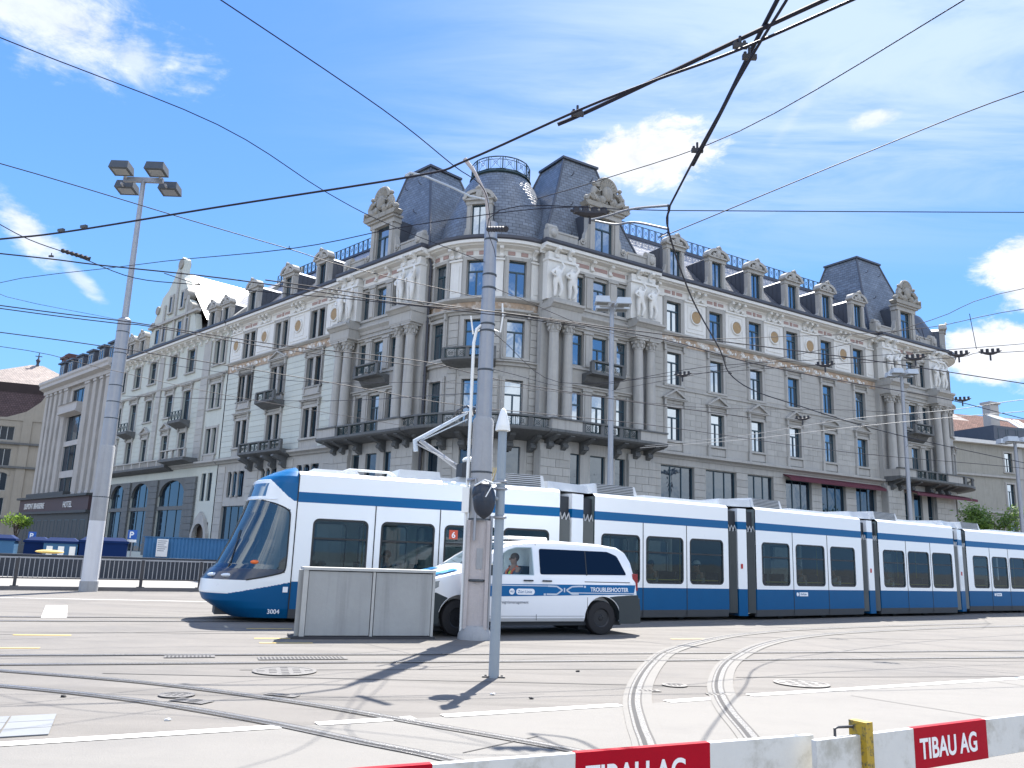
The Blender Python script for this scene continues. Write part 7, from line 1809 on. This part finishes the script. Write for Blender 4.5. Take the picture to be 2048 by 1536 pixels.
# ------------------------------------------------------------------ overhead wires
WIREM = mat('weathered_wire', (.022, .022, .032), .6, spec=.15, metal=0, var=.05); WIREL = mat('light_steel_wire', (.17, .18, .19), .6, metal=.1, var=.05); INSM = mat('dark_insulator', (.018, .016, .02), .5, var=.05)
W = dict(
contactA=[(-13.5, 13.0, 5.7), (-7.75, 11.09, 5.7), (-6.2, 10.59, 5.7), (-3.74, 9.56, 5.7), (-1.16, 8.5, 5.7), (-0.58, 8.1, 5.7), (0.5, 7.04, 5.7), (1.11, 6.51, 5.7), (1.76, 5.99, 5.7), (2.55, 5.21, 5.7), (4, 3.8, 5.7)],
guideA=[(0.35, 7.21, 5.66), (0.58, 7.14, 5.74), (1.11, 6.70, 5.8), (1.8, 6.15, 5.9), (2.43, 5.69, 6.0), (3.8, 4.5, 6.1)],
contactB=[(1.78, 9.05, 5.7), (1.81, 7.74, 5.7), (1.88, 6.06, 5.7), (1.94, 5.21, 5.7), (2.0, 3.6, 5.7)],
guideB=[(1.83, 8.05, 5.72), (1.9, 7.17, 5.82), (1.95, 6.36, 5.92), (2.0, 5.72, 6.0), (2.05, 4.2, 6.05)],
span1=[(-4.2, 7.1, 7.6), (-3.4, 8.0, 7.5), (-1.86, 10.06, 7.4), (-1.0, 11.4, 7.3), (-0.58, 12.87, 7.6), (-.58, 16.8, 8.6)],
span2=[(-9, 6.1, 7.55), (-6.37, 8.83, 7.5), (-4.37, 10.9, 7.55), (-3.16, 12.55, 7.33), (-2.27, 13.9, 7.34), (-0.66, 16.9, 7.8)],
span3=[(-10, 9.2, 6.9), (-7.44, 10.76, 6.8), (-5.14, 12.18, 6.6), (-3.87, 13.3, 6.6), (-3.05, 14.41, 6.7), (-0.65, 16.95, 7.0)],
span4=[(-14.3, 29.3, 9.6), (-13.8, 20.82, 8.0), (-8.37, 17.28, 7.6), (-3.87, 13.3, 6.6), (-1.99, 13.16, 7.0), (-0.05, 12.77, 7.2), (1.14, 12.25, 7.1)],
feedA=[(-8.1, 10.2, 6.3), (-7.75, 11.43, 6.2), (-7.45, 11.98, 6.1), (-6.89, 12.41, 6.0), (-6.29, 13.04, 5.9), (-5.18, 12.98, 5.8), (-4.11, 13.25, 5.8), (-2.64, 13.5, 5.8), (-0.34, 13.77, 5.7), (1.28, 14.36, 5.7)],
contactC=[(-14, 10.1, 5.7), (-7.7, 11.48, 5.7), (-6.28, 11.87, 5.7), (-4.46, 12.32, 5.7), (-1.92, 13.27, 5.7), (-0.25, 13.61, 5.7), (2.01, 14.4, 5.7), (4.5, 15.17, 5.7), (7.26, 16.07, 5.7), (11.66, 17.78, 5.7), (18, 20.3, 5.7)],
contactD=[(-16, 11.0, 5.7), (-9.36, 14.19, 5.7), (-7.49, 14.97, 5.7), (-6.95, 15.24, 5.7), (-4.79, 16.46, 5.7), (-2.01, 17.46, 5.7), (-0.29, 19.14, 5.7), (2.82, 21.1, 5.7), (6.77, 23.03, 5.7)],
contactD2=[(-16, 12.0, 5.9), (-9.94, 15.08, 5.9), (-7.96, 15.93, 5.9), (-7.33, 16.1, 5.9), (-5.12, 17.63, 5.9), (-2.16, 18.82, 5.9)],
contactE=[(-17, 13.0, 5.7), (-10.55, 16.14, 5.7), (-8.87, 17.03, 5.7), (-7.07, 18.22, 5.7), (-4.1, 20.5, 5.7), (-1.26, 22.22, 5.6), (4.16, 24.33, 5.6), (11.94, 28.77, 5.6), (20.54, 31.81, 5.6), (32, 38, 5.6)],
thin1=[(-20, 17, 6.3), (-12.68, 19.48, 6.2), (-10.58, 20.72, 6.0), (-8.47, 24.01, 6.0), (-3.79, 28.0, 5.9)],
span5=[(2.0, 10.3, 5.9), (2.26, 11.28, 6.3), (4.53, 10.11, 7.0), (6.33, 9.19, 7.5), (9, 8, 8)],
span6=[(.3, 13.6, 7.8), (1.38, 12.29, 7.6), (2.99, 10.3, 7.4), (4.25, 6.94, 7.0), (5, 5, 6.9)],
span7=[(-0.45, 16.8, 7.9), (-0.29, 12.3, 7.0), (2.38, 12.09, 7.0), (8.22, 12.12, 7.2), (14, 12.3, 7.5)],
curve=[(1.78, 9.05, 5.7), (1.9, 9.73, 5.65), (2.79, 12.4, 5.65), (3.99, 15.43, 5.65), (4.72, 17.45, 5.65), (5.76, 19.14, 5.65), (7.41, 20.81, 5.65), (10.02, 23.34, 5.65), (13.44, 26.16, 5.65), (20, 31, 5.65)],
arc1=[(1.22, 13.03, 7.2), (1.44, 12.38, 7.0), (1.64, 11.19, 6.6), (1.93, 9.92, 6.1)],
arc2=[(1.22, 13.03, 7.2), (1.6, 12.71, 7.0), (1.8, 11.9, 6.7), (2.08, 10.69, 6.1)],
drop1=[(1.93, 9.92, 6.1), (1.9, 9.8, 5.66)],
cross1=[(20, 15, 9), (11.8, 17.65, 8.0), (9.98, 18.97, 7.5), (8.2, 21.36, 7.3), (4.42, 36, 9.0)],
cross2=[(18, 15.5, 8), (11.77, 17.67, 7.5), (9.65, 18.65, 7.2), (6.83, 19.0, 7.0), (2.73, 19.55, 7.0), (-0.45, 17.1, 7.3)],
cross3=[(18, 15.5, 6.8), (11.69, 17.7, 6.5), (10.57, 18.09, 6.5), (10.2, 18.67, 6.5), (7.58, 19.79, 6.5), (4.7, 21.28, 6.5), (1.36, 22.93, 6.5), (-.45, 17.05, 6.3)],
contactF=[(-4, 12.6, 5.8), (2.08, 14.92, 5.8), (5.01, 16.96, 5.8), (7.78, 18.54, 5.8), (10.91, 20.11, 5.8), (14.83, 22.77, 5.8), (22, 27, 5.8)],
pair1=[(4.68, 29.5, 5.6), (7.51, 26.72, 5.6), (9.81, 23.54, 5.6), (11.58, 21.41, 5.6), (13.05, 19.98, 5.6), (17, 16, 5.6)],
pair2=[(5.13, 31.1, 5.9), (7.82, 27.8, 5.9), (9.93, 23.82, 5.9), (11.87, 21.92, 5.9), (13.03, 19.91, 5.9), (17, 15, 5.9)],
thin2=[(-.45, 17.1, 5.5), (1.94, 23.05, 6.4), (4.88, 20.92, 6.6), (8.14, 19.34, 6.6), (14, 17, 6.8)],
thin3=[(-14.2, 29.3, 8.2), (-7, 26.5, 7.0), (-1, 24, 6.6), (6, 27, 6.7), (15, 30, 7.2), (24.2, 50, 9)],
thin4=[(-14.2, 29.3, 6.8), (-6, 24.5, 6.0), (-.6, 17.2, 5.0)],
drop2=[(-5.35, 12.0, 5.65), (-5.2, 12.98, 5.8)],
hang1=[(10.3, 17.9, 7.35), (10.45, 18.0, 6.55)], hang2=[(9.6, 18.7, 7.2), (9.6, 18.6, 6.9)])
WL = dict(
contactA='thick contact wire rising from left to the top right past the pole head', guideA='thick doubled guide bar beside the contact wire at the top right', contactB='steep contact wire dropping from the top right towards the building roof', guideB='thick guide bar beside the steep wire at the top right',
span1='thin span wire from the top edge down to the pole head', span2='thin span wire from the upper left edge to the pole', span3='span wire from the left edge through a small knot to the pole', span4='rising span wire crossing the knot from lower left',
feedA='feeder wire with dark insulator at the left edge', contactC='long contact wire crossing low over the whole picture', contactD='upper of the close double wires entering at left', contactD2='lower of the close double wires entering at left',
contactE='contact wire touching the raised pantograph of the tram', thin1='thinnest wire entering low at the left edge', span5='long wire rising to the right edge from the wire fork', span6='thin wire rising to the top right corner from behind the tower roof', span7='level span wire crossing in front of the right tower roof',
curve='curved contact wire following the bend down from the wire fork', arc1='upper curved steadying arm left of the wire fork', arc2='lower curved steadying arm left of the wire fork', drop1='short dropper joining the curved arms',
cross1='span wire rising to the right edge above the far pavilion', cross2='pale span wire crossing the white top storey', cross3='span wire carrying the dark boat-shaped insulators', contactF='contact wire just below the long low one at right',
pair1='lower of two pale wires falling to the left across the right wing', pair2='upper of two pale wires falling to the left across the right wing', thin2='thin wire rising to the right across the middle windows', thin3='thin sagging wire between the floodlight mast and the far lamp post', thin4='thin wire from the floodlight mast to the middle pole', drop2='dropper with clamp at the left, above the floodlight mast',
hang1='dropper holding the insulator right of the building', hang2='short dropper at the right edge of the building')
for k, pts in W.items():
    r = {'contactA': .013, 'guideA': .019, 'contactB': .012, 'guideB': .019, 'arc1': .018, 'arc2': .018, 'curve': .013}.get(k, .010 if 'contact' in k else .009 if 'pair' in k else .0075)
    p = spline3(pts) if not k.startswith(('drop', 'hang')) else [Vector(q) for q in pts]
    m = WIREL if k in ('pair1', 'pair2', 'arc1', 'arc2') else WIREM
    obj('overhead_wire', MB().tube(p, r, 6).mesh('overhead_wire', m), None, None, WL[k], 'wire', 'overhead tram wires')
def insulator(p, d, L, label, r=.05, boat=True):
    t = thing('insulator', p, label, 'insulator', 'wire insulators'); d = Vector(d).normalized(); u = Vector((0, 0, 1))
    mb = MB()
    if boat:
        n = 9; mb.tube([d * L * (k / (n - 1) - .5) + u * (.06 * sin(pi * k / (n - 1)) * -1) for k in range(n)], [r * (.35 + .9 * sin(pi * k / (n - 1))) for k in range(n)], 8)
        for k in range(4): q = d * L * (k / 3 - .5) * .7; mb.tube([q + u * -.05, q + u * .05], r * 1.1, 8)
        mb.tube([(0, 0, -.05), (0, 0, -.22)], .02, 6)
    else:
        n = 14; mb.tube([d * L * (k / (n - 1) - .5) for k in range(n)], [r * (1 if k % 2 else .6) for k in range(n)], 8)
    obj('insulator_body', mb.mesh('insulator_body', INSM), t)
for (p, lab) in zip([(4.49, 21.25, 6.5), (8.55, 23.84, 5.9), (7.64, 19.62, 6.5), (8.99, 17.88, 6.3), (12.94, 23.2, 6.5), (10.15, 18.2, 6.5), (10.71, 17.93, 6.5)],
                    ['dark boat-shaped insulator before the first window column of the right wing', 'dark boat-shaped insulator low over the right wing pediments', 'dark boat-shaped insulator before the fourth medallion', 'dark insulator above the far lamp post', 'dark insulator before the lower sky at the right building edge', 'dark boat-shaped insulator at the roof edge of the far corner', 'dark boat-shaped insulator against the white cloud at right']):
    insulator(p, (.95, -.3, .02), .46, lab, .030)
insulator((-6.85, 12.2, 5.97), (.75, .5, -.1), .42, 'dark ribbed insulator on the wires at upper left', .04, False)
insulator((1.14, 12.25, 7.02), (1, 0, 0), .62, 'pair of dark insulators in front of the right tower dormer', .05)
insulator((-.40, 14.9, 7.75), (.5, -.9, -.35), .8, 'black ribbed insulator chain beside the pole head', .06, False)
def clamp(p, label, s=1.0):
    t = thing('wire_clamp', p, label, 'clamp', 'wire clamps'); s = .85 if 'guide bar' in label else .5; t.scale = (s, s, s)
    obj('clamp_body', MB().box(-.07, .07, -.02, .02, -.02, .03).tube([(0, 0, 0), (0, 0, .11)], .014, 6).tube([(-.05 * s, 0, .02), (-.05 * s, 0, .07 * s)], .016, 6).tube([(.05 * s, 0, .02), (.05 * s, 0, .07 * s)], .016, 6).mesh('clamp_body', INSM), t)
for p, l in (((.53, 7.12, 5.72), 'bolted clamp at the lower end of the thick guide bar'), ((1.79, 6.1, 5.8), 'bolted clamp in the middle of the thick guide bar at the top'), ((1.82, 7.8, 5.75), 'bolted clamp at the lower end of the steep guide bar'), ((1.91, 6.25, 5.8), 'bolted clamp on the steep guide bar near the top'),
             ((-3.87, 13.3, 6.6), 'small dark knot where two span wires cross'), ((-6.93, 11.7, 5.75), 'clamp holding the left contact wire'), ((4.72, 17.45, 5.66), 'small clamp on the curved contact wire'), ((-5.2, 12.95, 5.8), 'clamp on the feeder wire right of the floodlight mast')):
    clamp(p, l)
for p, l in (((-6.21, 10.62, 5.73), 'left one of two small grey boxes on the upper left contact wire'), ((-5.82, 10.46, 5.73), 'right one of two small grey boxes on the upper left contact wire')):
    obj('wire_box', MB().box(-.05, .05, -.02, .02, 0, .035).mesh('wire_box', LAMPH, 0), None, Matrix.Translation(p) @ RZ(-.4), l, 'wire box', 'small boxes on the wire')
mb = MB().tube([(-.66, 16.9, 8.6), (-.68, 16.9, 9.25), (-1.06, 16.9, 9.32), (-1.46, 16.9, 9.51), (-2.08, 16.9, 9.76), (-2.41, 16.9, 9.83), (-2.5, 16.9, 9.74)], [.03, .028, .025, .025, .025, .03, .045], 8); obj('bracket_arm', mb.mesh('bracket_arm', LAMPP), None, None, 'curved pale bracket arm reaching left from the pole head', 'bracket arm')
mb = MB().tube([(-.62, 16.8, 8.5), (-.70, 16.6, 9.22), (-.96, 16.5, 9.69), (-1.19, 16.5, 10.0)], [.04, .035, .035, .05], 8); obj('bracket_arm', mb.mesh('bracket_arm', PINKC), None, None, 'straight stained bracket arm rising from the pole head', 'bracket arm')
